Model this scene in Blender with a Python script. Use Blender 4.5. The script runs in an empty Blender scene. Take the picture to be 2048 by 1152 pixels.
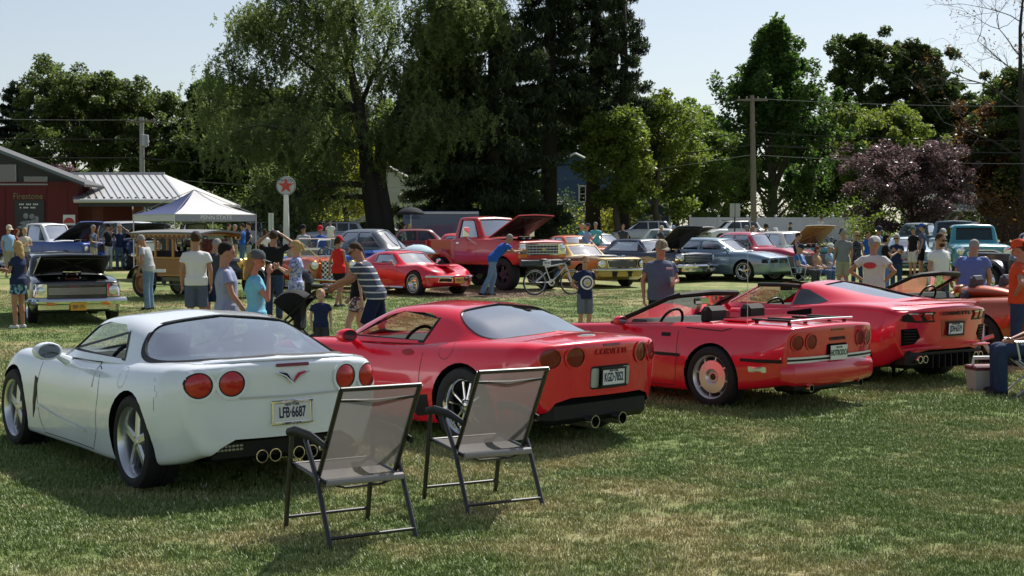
import bpy, bmesh, math, random
import numpy as np
from mathutils import Vector, Matrix
from mathutils.bvhtree import BVHTree
random.seed(7); RNG = np.random.default_rng(7)
R = math.radians
SC = bpy.context.scene
COL = SC.collection
# ------------------------------------------------------------------ camera, sky, sun, exposure
CAM_H = 1.883; FPX = 2911.0
cam = bpy.data.cameras.new('camera'); cam_o = bpy.data.objects.new('camera', cam); COL.objects.link(cam_o)
cam.sensor_width = 36.0; cam.lens = 36.0*FPX/2048.0; cam.clip_end = 4000; cam.clip_start = 0.1
cam_o.location = (0, 0, CAM_H); cam_o.rotation_euler = (math.pi/2-0.0398, 0, 0)
SC.camera = cam_o
cam.dof.use_dof = True; cam.dof.focus_distance = 14.0; cam.dof.aperture_fstop = 11.0
SUN_AZ = R(30); SUN_EL = R(50)      # azimuth measured from +Y (view direction) towards +X
w = bpy.data.worlds.new('World'); SC.world = w; w.use_nodes = True
nt = w.node_tree; nt.nodes.clear()
sky = nt.nodes.new('ShaderNodeTexSky'); sky.sky_type = 'NISHITA'; sky.sun_disc = False
sky.sun_elevation = SUN_EL; sky.sun_rotation = SUN_AZ
sky.air_density = 1.0; sky.dust_density = 0.8; sky.ozone_density = 1.6; sky.altitude = 200
bg = nt.nodes.new('ShaderNodeBackground'); bg.inputs['Strength'].default_value = 0.078
wo = nt.nodes.new('ShaderNodeOutputWorld')
hz = nt.nodes.new('ShaderNodeHueSaturation'); hz.inputs['Saturation'].default_value = .62   # thin late-summer haze, the same over the whole sky
nt.links.new(sky.outputs[0], hz.inputs['Color']); nt.links.new(hz.outputs[0], bg.inputs[0]); nt.links.new(bg.outputs[0], wo.inputs[0])
sl = bpy.data.lights.new('sun', 'SUN'); sl.energy = 5.0; sl.angle = R(0.53); sl.color = (1.0, 0.945, 0.86)
so = bpy.data.objects.new('sun', sl); COL.objects.link(so)
sdir = Vector((math.sin(SUN_AZ)*math.cos(SUN_EL), math.cos(SUN_AZ)*math.cos(SUN_EL), math.sin(SUN_EL)))
so.rotation_euler = sdir.to_track_quat('Z', 'Y').to_euler(); so.location = sdir*60
vs = SC.view_settings; vs.view_transform = 'Standard'; vs.look = 'None'; vs.exposure = 0.48; vs.gamma = 1.0; vs.use_curve_mapping = False
SC.render.engine = 'CYCLES'; SC.cycles.use_denoising = True
SC.cycles.max_bounces = 8; SC.cycles.transparent_max_bounces = 16; SC.cycles.glossy_bounces = 4; SC.cycles.diffuse_bounces = 3; SC.cycles.transmission_bounces = 6
SC.cycles.sample_clamp_indirect = 6.0
# ------------------------------------------------------------------ placing
def gz(y, x=0):                      # the field is level near the sports cars, then rises gently towards the road
    t = y-30.0
    return 0.0 if t < -4 else (0.012*(t+4)**2/16 if t < 4 else (0.012*t if t < 95 else .012*95+.004*(t-95)))
def Yv(v):                           # ground depth seen at photo row v
    lo, hi = 5., 160.
    for _ in range(40):
        m_ = (lo+hi)/2
        if 460+(CAM_H-gz(m_))*FPX/m_ > v: lo = m_
        else: hi = m_
    return lo
def ux(u, y): return (u-1024.0)*y/FPX
def PX(u, y): return (ux(u, y), y, gz(y))
# ------------------------------------------------------------------ materials
MATS = {}
def mat(name, col, rough=.6, metal=0., coat=0., spec=.5, trans=0., emit=None, noise=0., nscale=20., bump=0., bscale=60., alpha=1., sub=0., coord='Object'):
    if name in MATS: return MATS[name]
    m = bpy.data.materials.new(name); m.use_nodes = True; nt = m.node_tree
    b = nt.nodes['Principled BSDF']
    b.inputs['Base Color'].default_value = (*col, 1); b.inputs['Roughness'].default_value = rough
    b.inputs['Metallic'].default_value = metal; b.inputs['Coat Weight'].default_value = coat
    b.inputs['Coat Roughness'].default_value = .04; b.inputs['Specular IOR Level'].default_value = spec
    b.inputs['Transmission Weight'].default_value = trans; b.inputs['Alpha'].default_value = alpha
    if emit: b.inputs['Emission Color'].default_value = (*emit[:3], 1); b.inputs['Emission Strength'].default_value = emit[3]
    if noise or bump:
        tc = nt.nodes.new('ShaderNodeTexCoord')
    if noise:
        n = nt.nodes.new('ShaderNodeTexNoise'); n.inputs['Scale'].default_value = nscale; n.inputs['Detail'].default_value = 5
        nt.links.new(tc.outputs[coord], n.inputs['Vector'])
        mx = nt.nodes.new('ShaderNodeMix'); mx.data_type = 'RGBA'
        mx.inputs[6].default_value = (*[c*(1-noise) for c in col], 1); mx.inputs[7].default_value = (*[min(1, c*(1+noise)) for c in col], 1)
        nt.links.new(n.outputs['Fac'], mx.inputs[0]); nt.links.new(mx.outputs[2], b.inputs['Base Color'])
    if bump:
        n2 = nt.nodes.new('ShaderNodeTexNoise'); n2.inputs['Scale'].default_value = bscale; n2.inputs['Detail'].default_value = 4
        nt.links.new(tc.outputs[coord], n2.inputs['Vector'])
        bp = nt.nodes.new('ShaderNodeBump'); bp.inputs['Strength'].default_value = bump; bp.inputs['Distance'].default_value = .02
        nt.links.new(n2.outputs['Fac'], bp.inputs['Height']); nt.links.new(bp.outputs[0], b.inputs['Normal'])
    MATS[name] = m; return m
def paint(name, col, metal=0.0, rough=.38, coat=1.0):
    return mat('paint_'+name, col, rough=rough, metal=metal, coat=coat, noise=.05, nscale=3.)
def glassmat(name, tint=(.55, .62, .62), fac=.25, rough=.02, refl=.65):
    # thin pane: part clear tint, part mirror by fresnel
    if name in MATS: return MATS[name]
    m = bpy.data.materials.new(name); m.use_nodes = True; nt = m.node_tree; nt.nodes.clear()
    o = nt.nodes.new('ShaderNodeOutputMaterial'); t = nt.nodes.new('ShaderNodeBsdfTransparent'); t.inputs[0].default_value = (*tint, 1)
    g = nt.nodes.new('ShaderNodeBsdfGlossy'); g.inputs['Roughness'].default_value = rough; g.inputs[0].default_value = (1, 1, 1, 1)
    f = nt.nodes.new('ShaderNodeFresnel'); f.inputs[0].default_value = 1.5
    ad = nt.nodes.new('ShaderNodeMath'); ad.operation = 'MULTIPLY_ADD'; ad.inputs[1].default_value = refl; ad.inputs[2].default_value = fac*.12; ad.use_clamp = True
    nt.links.new(f.outputs[0], ad.inputs[0])
    mx = nt.nodes.new('ShaderNodeMixShader'); nt.links.new(ad.outputs[0], mx.inputs[0]); nt.links.new(t.outputs[0], mx.inputs[1]); nt.links.new(g.outputs[0], mx.inputs[2])
    nt.links.new(mx.outputs[0], o.inputs[0]); MATS[name] = m; return m
BLACK = mat('black_plastic', (.009, .009, .010), .5, spec=.3)
RUBBER = mat('tyre_rubber', (.014, .014, .015), .8, noise=.3, nscale=30)
DARK = mat('dark_cavity', (.006, .006, .006), .9, spec=.1)
CHROME = mat('chrome', (.78, .78, .79), .08, metal=1.)
STEEL = mat('brushed_steel', (.5, .5, .52), .3, metal=1.)
ALLOY = mat('alloy_silver', (.62, .64, .67), .28, metal=.85, coat=.4)
GLASS = glassmat('window_glass', (.50, .58, .57), .3)
GLASSD = glassmat('tinted_glass', (.14, .17, .18), .5)
LENSR = mat('red_lens', (.50, .010, .010), .15, coat=.6, noise=.35, nscale=40)
LENSDR = mat('dark_red_lens', (.17, .003, .007), .12, coat=.5)
LENSA = mat('amber_lens', (.75, .22, .02), .15, coat=1.)
LENSC = mat('clear_lens', (.75, .78, .8), .08, metal=.6, coat=1.)
INTER = mat('interior_black', (.02, .02, .021), .7, noise=.3, nscale=8)
WHITE = mat('white_plain', (.78, .78, .77), .5)
# ------------------------------------------------------------------ mesh helpers
def link(o, parent=None):
    COL.objects.link(o)
    if parent is not None: o.parent = parent
    return o
def mobj(name, V, F, m, parent=None, smooth=True, sharp=35, loc=None, rot=None, mi=None):
    me = bpy.data.meshes.new(name)
    me.from_pydata([tuple(map(float, v)) for v in V], [], [tuple(f) for f in F])
    for k in (m if isinstance(m, (list, tuple)) else [m]): me.materials.append(k)
    if mi is not None: me.polygons.foreach_set('material_index', np.asarray(mi, dtype=np.int32))
    if smooth:
        me.shade_smooth()
        if sharp: me.set_sharp_from_angle(angle=R(sharp))
    me.update()
    o = bpy.data.objects.new(name, me)
    if loc is not None: o.location = loc
    if rot is not None: o.rotation_euler = rot
    return link(o, parent)
class MB:
    def __init__(s): s.V = []; s.F = []; s.n = 0; s.M = []; s.mi = 0
    def add(s, V, F, M=None):
        V = np.asarray(V, float).reshape(-1, 3)
        if M is not None:
            M = np.asarray(M); V = V@M[:3, :3].T+M[:3, 3]
        s.V.append(V); n = s.n; s.F += [tuple(i+n for i in f) for f in F]; s.M += [s.mi]*len(F); s.n += len(V); return s
    def box(s, c, d, rz=0, bev=0, M=None):
        V, F = rbox(c, d, bev)
        if rz:
            V = V-np.array(c); cs, sn = math.cos(rz), math.sin(rz); V = np.c_[V[:, 0]*cs-V[:, 1]*sn, V[:, 0]*sn+V[:, 1]*cs, V[:, 2]]+np.array(c)
        return s.add(V, F, M)
    def tube(s, P, r, n=8, cap=True, flat=None): return s.add(*tube(P, r, n, cap, flat))
    def build(s, name, m, parent=None, smooth=True, sharp=35, loc=None, rot=None):
        V = np.concatenate(s.V) if s.V else np.zeros((0, 3))
        return mobj(name, V, s.F, m, parent, smooth, sharp, loc, rot, s.M if isinstance(m, (list, tuple)) else None)
def rbox(c, d, bev=0):
    c = np.array(c, float); h = np.array(d, float)/2
    if bev <= 0:
        V = np.array([[x, y, z] for x in (-1, 1) for y in (-1, 1) for z in (-1, 1)])*h+c
        return V, [(0, 1, 3, 2), (4, 6, 7, 5), (0, 4, 5, 1), (2, 3, 7, 6), (0, 2, 6, 4), (1, 5, 7, 3)]
    bev = min(bev, h.min()*.98)
    # chamfered box with 3 verts a corner
    V = []; idx = {}
    for x in (-1, 1):
        for y in (-1, 1):
            for z in (-1, 1):
                for a in range(3):
                    p = np.array([x, y, z])*(h-bev); p[a] += (x, y, z)[a]*bev
                    idx[(x, y, z, a)] = len(V); V.append(p+c)
    F = []
    for a in range(3):
        b, d2 = (a+1) % 3, (a+2) % 3
        for sg in (-1, 1):
            q = []
            for (u, v) in ((-1, -1), (1, -1), (1, 1), (-1, 1)):
                k = [0, 0, 0]; k[a] = sg; k[b] = u; k[d2] = v; q.append(idx[(*k, a)])
            F.append(tuple(q if sg > 0 else q[::-1]))
    for a in range(3):      # edges running along axis a
        b, d2 = (a+1) % 3, (a+2) % 3
        for u in (-1, 1):
            for v in (-1, 1):
                k0 = [0, 0, 0]; k0[b] = u; k0[d2] = v; k1 = list(k0); k0[a] = -1; k1[a] = 1
                q = [idx[(*k0, b)], idx[(*k1, b)], idx[(*k1, d2)], idx[(*k0, d2)]]
                F.append(tuple(q if u*v < 0 else q[::-1]))
    for x in (-1, 1):
        for y in (-1, 1):
            for z in (-1, 1):
                t = [idx[(x, y, z, a)] for a in range(3)]; F.append(tuple(t if x*y*z > 0 else t[::-1]))
    return np.array(V), F
def tube(P, r, n=8, cap=True, flat=None):
    P = np.asarray(P, float); k = len(P); r = np.broadcast_to(np.asarray(r, float), (k,))
    T = np.gradient(P, axis=0); T /= np.linalg.norm(T, axis=1)[:, None]+1e-12
    up = np.array([0, 0, 1.]) if abs(T[0][2]) < .9 else np.array([1., 0, 0])
    V = []; A = np.linspace(0, 2*np.pi, n, endpoint=False)
    a = np.cross(T[0], up); a /= np.linalg.norm(a)
    for i in range(k):
        a = a-T[i]*(a@T[i]); a /= np.linalg.norm(a)+1e-12; b = np.cross(T[i], a)
        fa = 1 if flat is None else flat
        V.append(P[i]+r[i]*(np.cos(A)[:, None]*a+np.sin(A)[:, None]*b*fa))
    V = np.concatenate(V); F = [(i*n+j, i*n+(j+1) % n, (i+1)*n+(j+1) % n, (i+1)*n+j) for i in range(k-1) for j in range(n)]
    if cap: F += [tuple(range(n-1, -1, -1)), tuple((k-1)*n+j for j in range(n))]
    return V, F
def lathe(prof, n=24, axis='y', closed=False):
    # prof: (radius, height) ; axis through the origin
    A = np.linspace(0, 2*np.pi, n, endpoint=False); V = []
    for (r, h) in prof:
        c, s_ = r*np.cos(A), r*np.sin(A); hh = np.full(n, h)
        V.append(np.c_[s_, hh, c] if axis == 'y' else (np.c_[c, s_, hh] if axis == 'z' else np.c_[hh, c, s_]))
    V = np.concatenate(V); k = len(prof)
    F = [(i*n+j, i*n+(j+1) % n, (i+1)*n+(j+1) % n, (i+1)*n+j) for i in range(k-1) for j in range(n)]
    if closed: F += [((k-1)*n+j, (k-1)*n+(j+1) % n, (j+1) % n, j) for j in range(n)]
    return V, F
def pchip(x, Y, q):
    x = np.asarray(x, float); Y = np.asarray(Y, float); q = np.asarray(q, float)
    h = np.diff(x); d = np.diff(Y, axis=0)/h[:, None]
    m = np.zeros_like(Y); m[0] = d[0]; m[-1] = d[-1]
    for i in range(1, len(x)-1):
        a, b = d[i-1], d[i]; w1 = 2*h[i]+h[i-1]; w2 = h[i]+2*h[i-1]
        ok = a*b > 0
        with np.errstate(divide='ignore', invalid='ignore'):
            m[i] = np.where(ok, (w1+w2)/(w1/np.where(ok, a, 1)+w2/np.where(ok, b, 1)), 0)
    i = np.clip(np.searchsorted(x, q, side='right')-1, 0, len(x)-2)
    t = ((q-x[i])/h[i])[:, None]; H = h[i][:, None]
    return (1+2*t)*(1-t)**2*Y[i]+t*(1-t)**2*H*m[i]+t*t*(3-2*t)*Y[i+1]+t*t*(t-1)*H*m[i+1]
def fillet(P, rad, seg=4, sub=2):
    # P (M,3) control polygon, rad (M) corner radii ; fixed count output
    P = np.asarray(P, float); out = [P[0]]
    last = P[0]
    M = len(P)
    for i in range(1, M-1):
        a = P[i-1]-P[i]; b = P[i+1]-P[i]; la = np.linalg.norm(a)+1e-9; lb = np.linalg.norm(b)+1e-9
        r = min(rad[i], .48*la, .48*lb); p0 = P[i]+a/la*r; p1 = P[i]+b/lb*r
        for k in range(1, sub+1): out.append(last+(p0-last)*k/sub)
        for k in range(1, seg+1):
            t = k/seg; out.append((1-t)**2*p0+2*t*(1-t)*P[i]+t*t*p1)
        last = p1
    for k in range(1, sub+1): out.append(last+(P[-1]-last)*k/sub)
    return np.array(out)
def loft(rows, rad, n=40, seg=4, sub=2):
    # rows: list of stations, each (M,3) rails; returns grid (n,K,3)
    A = np.array(rows, float); s = np.r_[0, np.cumsum(np.linalg.norm(np.diff(A, axis=0), axis=2).max(1)+1e-6)]
    q = []
    per = max(2, n//(len(s)-1))
    q = np.unique(np.concatenate([np.linspace(s[i], s[i+1], max(2, int(round(n*(s[i+1]-s[i])/s[-1])))+1) for i in range(len(s)-1)]))
    B = pchip(s, A.reshape(len(A), -1), q).reshape(len(q), -1, 3)
    return np.array([fillet(b, rad, seg, sub) for b in B])
def ring_full(G):
    # mirror half sections (first and last rail on y=0) to closed rings
    Mi = G[:, 1:-1][:, ::-1].copy(); Mi[:, :, 1] *= -1
    return np.concatenate([G, Mi], axis=1)
def closed_body(G, fr=.05, ff=.05, caps=4, nf=3):
    # G half-section grid; rings with filleted ends, scaled caps. x order must be rear -> front
    Rg = list(ring_full(G))
    def ends(ring, r, sgn):
        c = ring.mean(0); c[1] = 0; out = []
        y0 = np.abs(ring[:, 1]).max(); z0 = (ring[:, 2].max()-ring[:, 2].min())/2; cz = (ring[:, 2].max()+ring[:, 2].min())/2
        for k in range(1, nf+1):
            a = k/nf*math.pi/2; ins = r*(1-math.cos(a)); dx = r*math.sin(a)*sgn
            q = ring.copy(); q[:, 1] *= (y0-ins)/y0; q[:, 2] = cz+(q[:, 2]-cz)*(z0-ins)/z0; q[:, 0] += dx; out.append(q)
        base = out[-1]
        for k in range(1, caps):
            s = 1-k/caps; q = base.copy(); q[:, 1] *= s; q[:, 2] = cz+(q[:, 2]-cz)*s; xm = base[:, 0].mean(); q[:, 0] = xm+(q[:, 0]-xm)*s; out.append(q)
        cc = np.array([base[:, 0].mean(), 0, cz])
        return out, cc
    ro, rc = ends(Rg[0], fr, -1); fo, fc = ends(Rg[-1], ff, 1)
    rings = ro[::-1]+Rg+fo; m = len(Rg[0]); V = np.concatenate(rings); k = len(rings)
    F = [(i*m+j, (i+1)*m+j, (i+1)*m+(j+1) % m, i*m+(j+1) % m) for i in range(k-1) for j in range(m)]
    a = len(V); V = np.concatenate([V, [rc, fc]])
    F += [(a, j, (j+1) % m) for j in range(m)]+[(a+1, (k-1)*m+(j+1) % m, (k-1)*m+j) for j in range(m)]
    return V, F
def bend_end(V, x0, x1, bow=0, lean=0, zref=.6, W=.85, p=2.):
    # plan bow and lean of an end: x0 where it starts, x1 the end
    t = np.clip((V[:, 0]-x0)/(x1-x0), 0, 1); t = t*t*(3-2*t)
    V[:, 0] += t*(bow*(np.abs(V[:, 1])/W)**p+lean*(V[:, 2]-zref)); return V
def grid_normals(G):
    du = np.gradient(G, axis=0); dv = np.gradient(G, axis=1); n = np.cross(du, dv); return n/(np.linalg.norm(n, axis=2)[:, :, None]+1e-9)
def shell(G, th=.02):
    # half grid from base edge to centre (rails: base..centre) -> closed solid shell (outer + inner), open underside
    full = np.concatenate([G, np.flip(G[:, :-1], 1)*np.array([1, -1, 1])], axis=1)
    n = grid_normals(full); c = full.mean((0, 1)); c[2] -= .3
    if ((full-c)*n).sum() < 0: n = -n
    inn = full-n*th; a, b = full.shape[:2]; V = np.concatenate([full.reshape(-1, 3), inn.reshape(-1, 3)]); N = a*b; F = []
    for i in range(a-1):
        for j in range(b-1):
            q = (i*b+j, i*b+j+1, (i+1)*b+j+1, (i+1)*b+j); F.append(q); F.append(tuple(N+x for x in q[::-1]))
    for i in range(a-1):
        F.append((i*b, (i+1)*b, N+(i+1)*b, N+i*b)); F.append(((i+1)*b+b-1, i*b+b-1, N+i*b+b-1, N+(i+1)*b+b-1))
    for j in range(b-1):
        F.append((j+1, j, N+j, N+j+1)); k = (a-1)*b; F.append((k+j, k+j+1, N+k+j+1, N+k+j))
    return V, F, full-n*(th*.55)
def prism(poly, axis, lo, hi):
    # polygon in the two other axes, extruded along axis ; order of 2D coords: y:(x,z) z:(x,y) x:(y,z)
    n = len(poly); V = []
    for h in (lo, hi):
        for (a, b) in poly: V.append((a, h, b) if axis == 'y' else ((a, b, h) if axis == 'z' else (h, a, b)))
    F = [tuple(range(n-1, -1, -1)), tuple(range(n, 2*n))]+[(i, (i+1) % n, n+(i+1) % n, n+i) for i in range(n)]
    V = np.array(V, float)
    # make outward
    me = bmesh.new(); vs_ = [me.verts.new(v) for v in V]
    for f in F: me.faces.new([vs_[i] for i in f])
    bmesh.ops.recalc_face_normals(me, faces=me.faces); me.verts.index_update()
    F = [tuple(v.index for v in f.verts) for f in me.faces]; me.free()
    return V, F
def cyl_y(x, z, r, y0, y1, n=28):
    return prism([(x+r*math.cos(a), z+r*math.sin(a)) for a in np.linspace(0, 2*np.pi, n, endpoint=False)], 'y', y0, y1)
def cut(o, cutters, op='DIFFERENCE', cm=None, sharp=35):
    # cutters: list of (V,F) lists joined in groups that do not overlap
    tmp = []
    for g in cutters:
        b = MB()
        for (V, F) in g: b.add(V, F)
        t = b.build('tmp_cut', cm or DARK, o.parent, smooth=False); tmp.append(t)
        md = o.modifiers.new('b', 'BOOLEAN'); md.operation = op; md.object = t; md.solver = 'EXACT'; md.material_mode = 'TRANSFER'
    dg = bpy.context.evaluated_depsgraph_get(); dg.update()
    me = bpy.data.meshes.new_from_object(o.evaluated_get(dg), depsgraph=dg)
    o.modifiers.clear(); old = o.data; nm = old.name; o.data = me; bpy.data.meshes.remove(old); me.name = nm
    for t in tmp: d = t.data; bpy.data.objects.remove(t); bpy.data.meshes.remove(d)
    me.shade_smooth(); me.set_sharp_from_angle(angle=R(sharp))
    return o
def bvh_of(*objs):
    V = []; F = []; n = 0
    for o in objs:
        me = o.data; V += [v.co.copy() for v in me.vertices]; F += [tuple(i+n for i in p.vertices) for p in me.polygons]; n = len(V)
    return BVHTree.FromPolygons(V, F)
def hit(bv, a, b, view, far=6):
    # view: side-left 'L' (x,z), 'Rt', 'rear' (y,z), 'front', 'top' (x,y)
    o, d = {'L': ((a, far, b), (0, -1, 0)), 'Rt': ((a, -far, b), (0, 1, 0)), 'rear': ((-far, a, b), (1, 0, 0)), 'front': ((far, a, b), (-1, 0, 0)), 'top': ((a, b, far), (0, 0, -1))}[view]
    p, n, i, _ = bv.ray_cast(Vector(o), Vector(d))
    return (None, None, Vector(d)) if p is None else (p, n, Vector(d))
def decal(name, bv, poly, view, m, parent, off=.004, rings=3, dome=0., skirt=.02, nrm=False, sharp=40, cuts=0):
    # polygon laid on the surface with a little thickness
    P = np.array(poly, float)
    if cuts:
        Q = []
        for i in range(len(P)):
            a, b = P[i], P[(i+1) % len(P)]
            for k in range(cuts+1): Q.append(a+(b-a)*k/(cuts+1))
        P = np.array(Q)
    c = P.mean(0); n = len(P); V = []; last = None; rows = []
    for k in range(rings+1):
        s = 1-k/rings
        pts = [c+(p-c)*s for p in P] if k < rings else [c]
        row = []
        for p in pts:
            h, nn, d = hit(bv, p[0], p[1], view)
            if h is None: h = last if last is not None else Vector((0, 0, 0))
            last = h
            dirn = -d if not nrm else nn
            o = off+dome*(1-s*s)
            row.append(h+dirn*o)
        rows.append(row)
    d = -hit(bv, c[0], c[1], view)[2]
    V = [v-d*skirt for v in rows[0]]
    for r_ in rows: V += r_
    F = []
    for k in range(rings):
        for j in range(n): F.append((k*n+j, k*n+(j+1) % n, (k+1)*n+(j+1) % n, (k+1)*n+j))
    ci = len(V)-1
    for j in range(n): F.append((rings*n+j, rings*n+(j+1) % n, ci))
    o = mobj(name, V, F, m, parent, True, sharp)
    bm = bmesh.new(); bm.from_mesh(o.data); bmesh.ops.recalc_face_normals(bm, faces=bm.faces)
    bm.to_mesh(o.data); bm.free(); return o
def circ(cx, cy, rx, ry=None, n=20):
    ry = rx if ry is None else ry
    return [(cx+rx*math.cos(a), cy+ry*math.sin(a)) for a in np.linspace(0, 2*np.pi, n, endpoint=False)]
def rrect(cx, cy, w_, h_, r=.01, n=3):
    out = []
    for (sx, sy, a0) in ((1, 1, 0), (-1, 1, 90), (-1, -1, 180), (1, -1, 270)):
        for k in range(n+1):
            a = R(a0+90*k/n); out.append((cx+sx*(w_/2-r)+r*math.cos(a), cy+sy*(h_/2-r)+r*math.sin(a)))
    return out
def strip(name, bv, line, view, wd, m, parent, off=.003, step=.05):
    # narrow band that follows a 2D line on the surface (shut lines, stripes)
    L = [np.array(line[0], float)]
    for a, b in zip(line[:-1], line[1:]):
        a = np.array(a, float); b = np.array(b, float); k = max(1, int(np.linalg.norm(b-a)/step))
        for i in range(1, k+1): L.append(a+(b-a)*i/k)
    L = np.array(L); T = np.gradient(L, axis=0); T /= np.linalg.norm(T, axis=1)[:, None]+1e-9; N = np.c_[-T[:, 1], T[:, 0]]
    V = []; F = []; k = 0
    for p, nn in zip(L, N):
        q = [hit(bv, *(p+nn*wd/2), view), hit(bv, *(p-nn*wd/2), view)]
        if q[0][0] is None or q[1][0] is None: continue
        V += [q[0][0]-q[0][2]*off, q[1][0]-q[1][2]*off]; k += 1
        if k > 1: F.append((2*k-4, 2*k-3, 2*k-1, 2*k-2))
    return mobj(name, V, F, m, parent) if F else None
FONT_CACHE = {}
def text_mesh(s, size, depth=.002, bold=0.0, sx=1.0):
    key = (s, size, depth, bold, sx)
    if key in FONT_CACHE: return FONT_CACHE[key]
    cu = bpy.data.curves.new('t', 'FONT'); cu.body = s; cu.size = size; cu.align_x = 'CENTER'; cu.align_y = 'CENTER'; cu.extrude = depth; cu.offset = bold; cu.resolution_u = 3
    o = bpy.data.objects.new('t', cu); COL.objects.link(o)
    dg = bpy.context.evaluated_depsgraph_get(); me = bpy.data.meshes.new_from_object(o.evaluated_get(dg))
    V = np.array([v.co[:] for v in me.vertices]); F = [tuple(p.vertices) for p in me.polygons]; V[:, 0] *= sx
    bpy.data.objects.remove(o); bpy.data.curves.remove(cu); bpy.data.meshes.remove(me)
    FONT_CACHE[key] = (V, F); return V, F
def frame_M(origin, xdir, ydir):
    x = Vector(xdir).normalized(); z = x.cross(Vector(ydir)).normalized(); y = z.cross(x)
    M = np.eye(4); M[:3, 0] = x; M[:3, 1] = y; M[:3, 2] = z; M[:3, 3] = origin; return M
def lettering(name, s, size, origin, xdir, ydir, m, parent, depth=.002, bold=0., sx=1.):
    V, F = text_mesh(s, size, depth, bold, sx); b = MB(); b.add(V, F, frame_M(origin, xdir, ydir))
    return b.build(name, m, parent, smooth=False)
def thing(name, label, cat, loc=(0, 0, 0), rz=0, group=None, kind=None):
    o = bpy.data.objects.new(name, None); o.empty_display_size = .1; COL.objects.link(o); o.location = loc; o.rotation_euler = (0, 0, rz)
    o['label'] = label; o['category'] = cat
    if group: o['group'] = group
    return o
def node(name, parent, loc=(0, 0, 0), rot=(0, 0, 0)):
    o = bpy.data.objects.new(name, None); o.empty_display_size = .05; link(o, parent); o.location = loc; o.rotation_euler = rot; return o
def tag(o, label=None, cat=None, group=None, kind=None):
    if label: o['label'] = label
    if cat: o['category'] = cat
    if group: o['group'] = group
    if kind: o['kind'] = kind
    return o
def copy_tree(o, parent=None):
    c = o.copy(); COL.objects.link(c)
    c.parent = parent
    for ch in o.children: copy_tree(ch, c)
    return c
# ------------------------------------------------------------------ ground and grass
def ground_mat(name, blade=False):
    m = bpy.data.materials.new(name); m.use_nodes = True; nt = m.node_tree; b = nt.nodes['Principled BSDF']; b.inputs['Roughness'].default_value = .8 if not blade else .5; b.inputs['Specular IOR Level'].default_value = .15 if not blade else .4
    ge = nt.nodes.new('ShaderNodeNewGeometry')
    def noise(sc, det=4, rg=.55):
        n = nt.nodes.new('ShaderNodeTexNoise'); n.inputs['Scale'].default_value = sc; n.inputs['Detail'].default_value = det; n.inputs['Roughness'].default_value = rg; nt.links.new(ge.outputs['Position'], n.inputs['Vector']); return n
    def ramp(src, stops):
        r = nt.nodes.new('ShaderNodeValToRGB'); e = r.color_ramp.elements; e[0].position, e[0].color = stops[0][0], (*stops[0][1], 1); e[1].position, e[1].color = stops[-1][0], (*stops[-1][1], 1)
        for p, c in stops[1:-1]: k = e.new(p); k.color = (*c, 1)
        nt.links.new(src, r.inputs[0]); return r
    def mix(f, a, c):
        x = nt.nodes.new('ShaderNodeMix'); x.data_type = 'RGBA'; nt.links.new(f, x.inputs[0]); nt.links.new(a, x.inputs[6]); nt.links.new(c, x.inputs[7]); return x.outputs[2]
    k = 1.95 if blade else 1.6
    big = noise(.16, 4, .6); med = noise(1.1, 5, .6); fine = noise(45, 3)
    green = ramp(fine.outputs[0], [(.30, (.038*k, .058*k, .016*k)), (.5, (.092*k, .130*k, .034*k)), (.72, (.175*k, .215*k, .085*k))])
    dry = ramp(fine.outputs[0], [(.30, (.13*k, .105*k, .05*k)), (.55, (.27*k, .225*k, .115*k)), (.75, (.46*k, .40*k, .25*k))])
    ad = nt.nodes.new('ShaderNodeMath'); ad.operation = 'MULTIPLY_ADD'; ad.inputs[1].default_value = .55; nt.links.new(med.outputs[0], ad.inputs[0]); 
    m2 = nt.nodes.new('ShaderNodeMath'); m2.operation = 'MULTIPLY'; m2.inputs[1].default_value = .75; nt.links.new(big.outputs[0], m2.inputs[0]); nt.links.new(m2.outputs[0], ad.inputs[2])
    f = ramp(ad.outputs[0], [(.62, (0, 0, 0)), (.80, (1, 1, 1))])
    col = mix(f.outputs[0], green.outputs[0], dry.outputs[0])
    # worn, bare soil beside the pickup and between the rows
    sp = nt.nodes.new('ShaderNodeSeparateXYZ'); nt.links.new(ge.outputs['Position'], sp.inputs[0])
    vm = nt.nodes.new('ShaderNodeVectorMath'); vm.operation = 'DISTANCE'; vm.inputs[1].default_value = (-.9, 40.2, .12); sc = nt.nodes.new('ShaderNodeVectorMath'); sc.operation = 'MULTIPLY'; nt.links.new(ge.outputs['Position'], vm.inputs[0])
    r2 = ramp(vm.outputs['Value'], [(0, (1, 1, 1)), (1, (0, 0, 0))]); mr = nt.nodes.new('ShaderNodeMapRange'); mr.inputs[1].default_value = 1.4; mr.inputs[2].default_value = 3.0; mr.inputs[3].default_value = 1; mr.inputs[4].default_value = 0; nt.links.new(vm.outputs['Value'], mr.inputs[0])
    soil = ramp(fine.outputs[0], [(.3, (.14, .095, .065)), (.7, (.26, .19, .14))]); col = mix(mr.outputs[0], col, soil.outputs[0])
    nt.links.new(col, b.inputs['Base Color'])
    if not blade:
        bp = nt.nodes.new('ShaderNodeBump'); bp.inputs['Strength'].default_value = .9; bp.inputs['Distance'].default_value = .05; n3 = noise(28, 5, .7); nt.links.new(n3.outputs[0], bp.inputs['Height']); nt.links.new(bp.outputs[0], b.inputs['Normal'])
    return m
gm = ground_mat('grass_ground'); blade_m = ground_mat('grass_blade', True)
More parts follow.
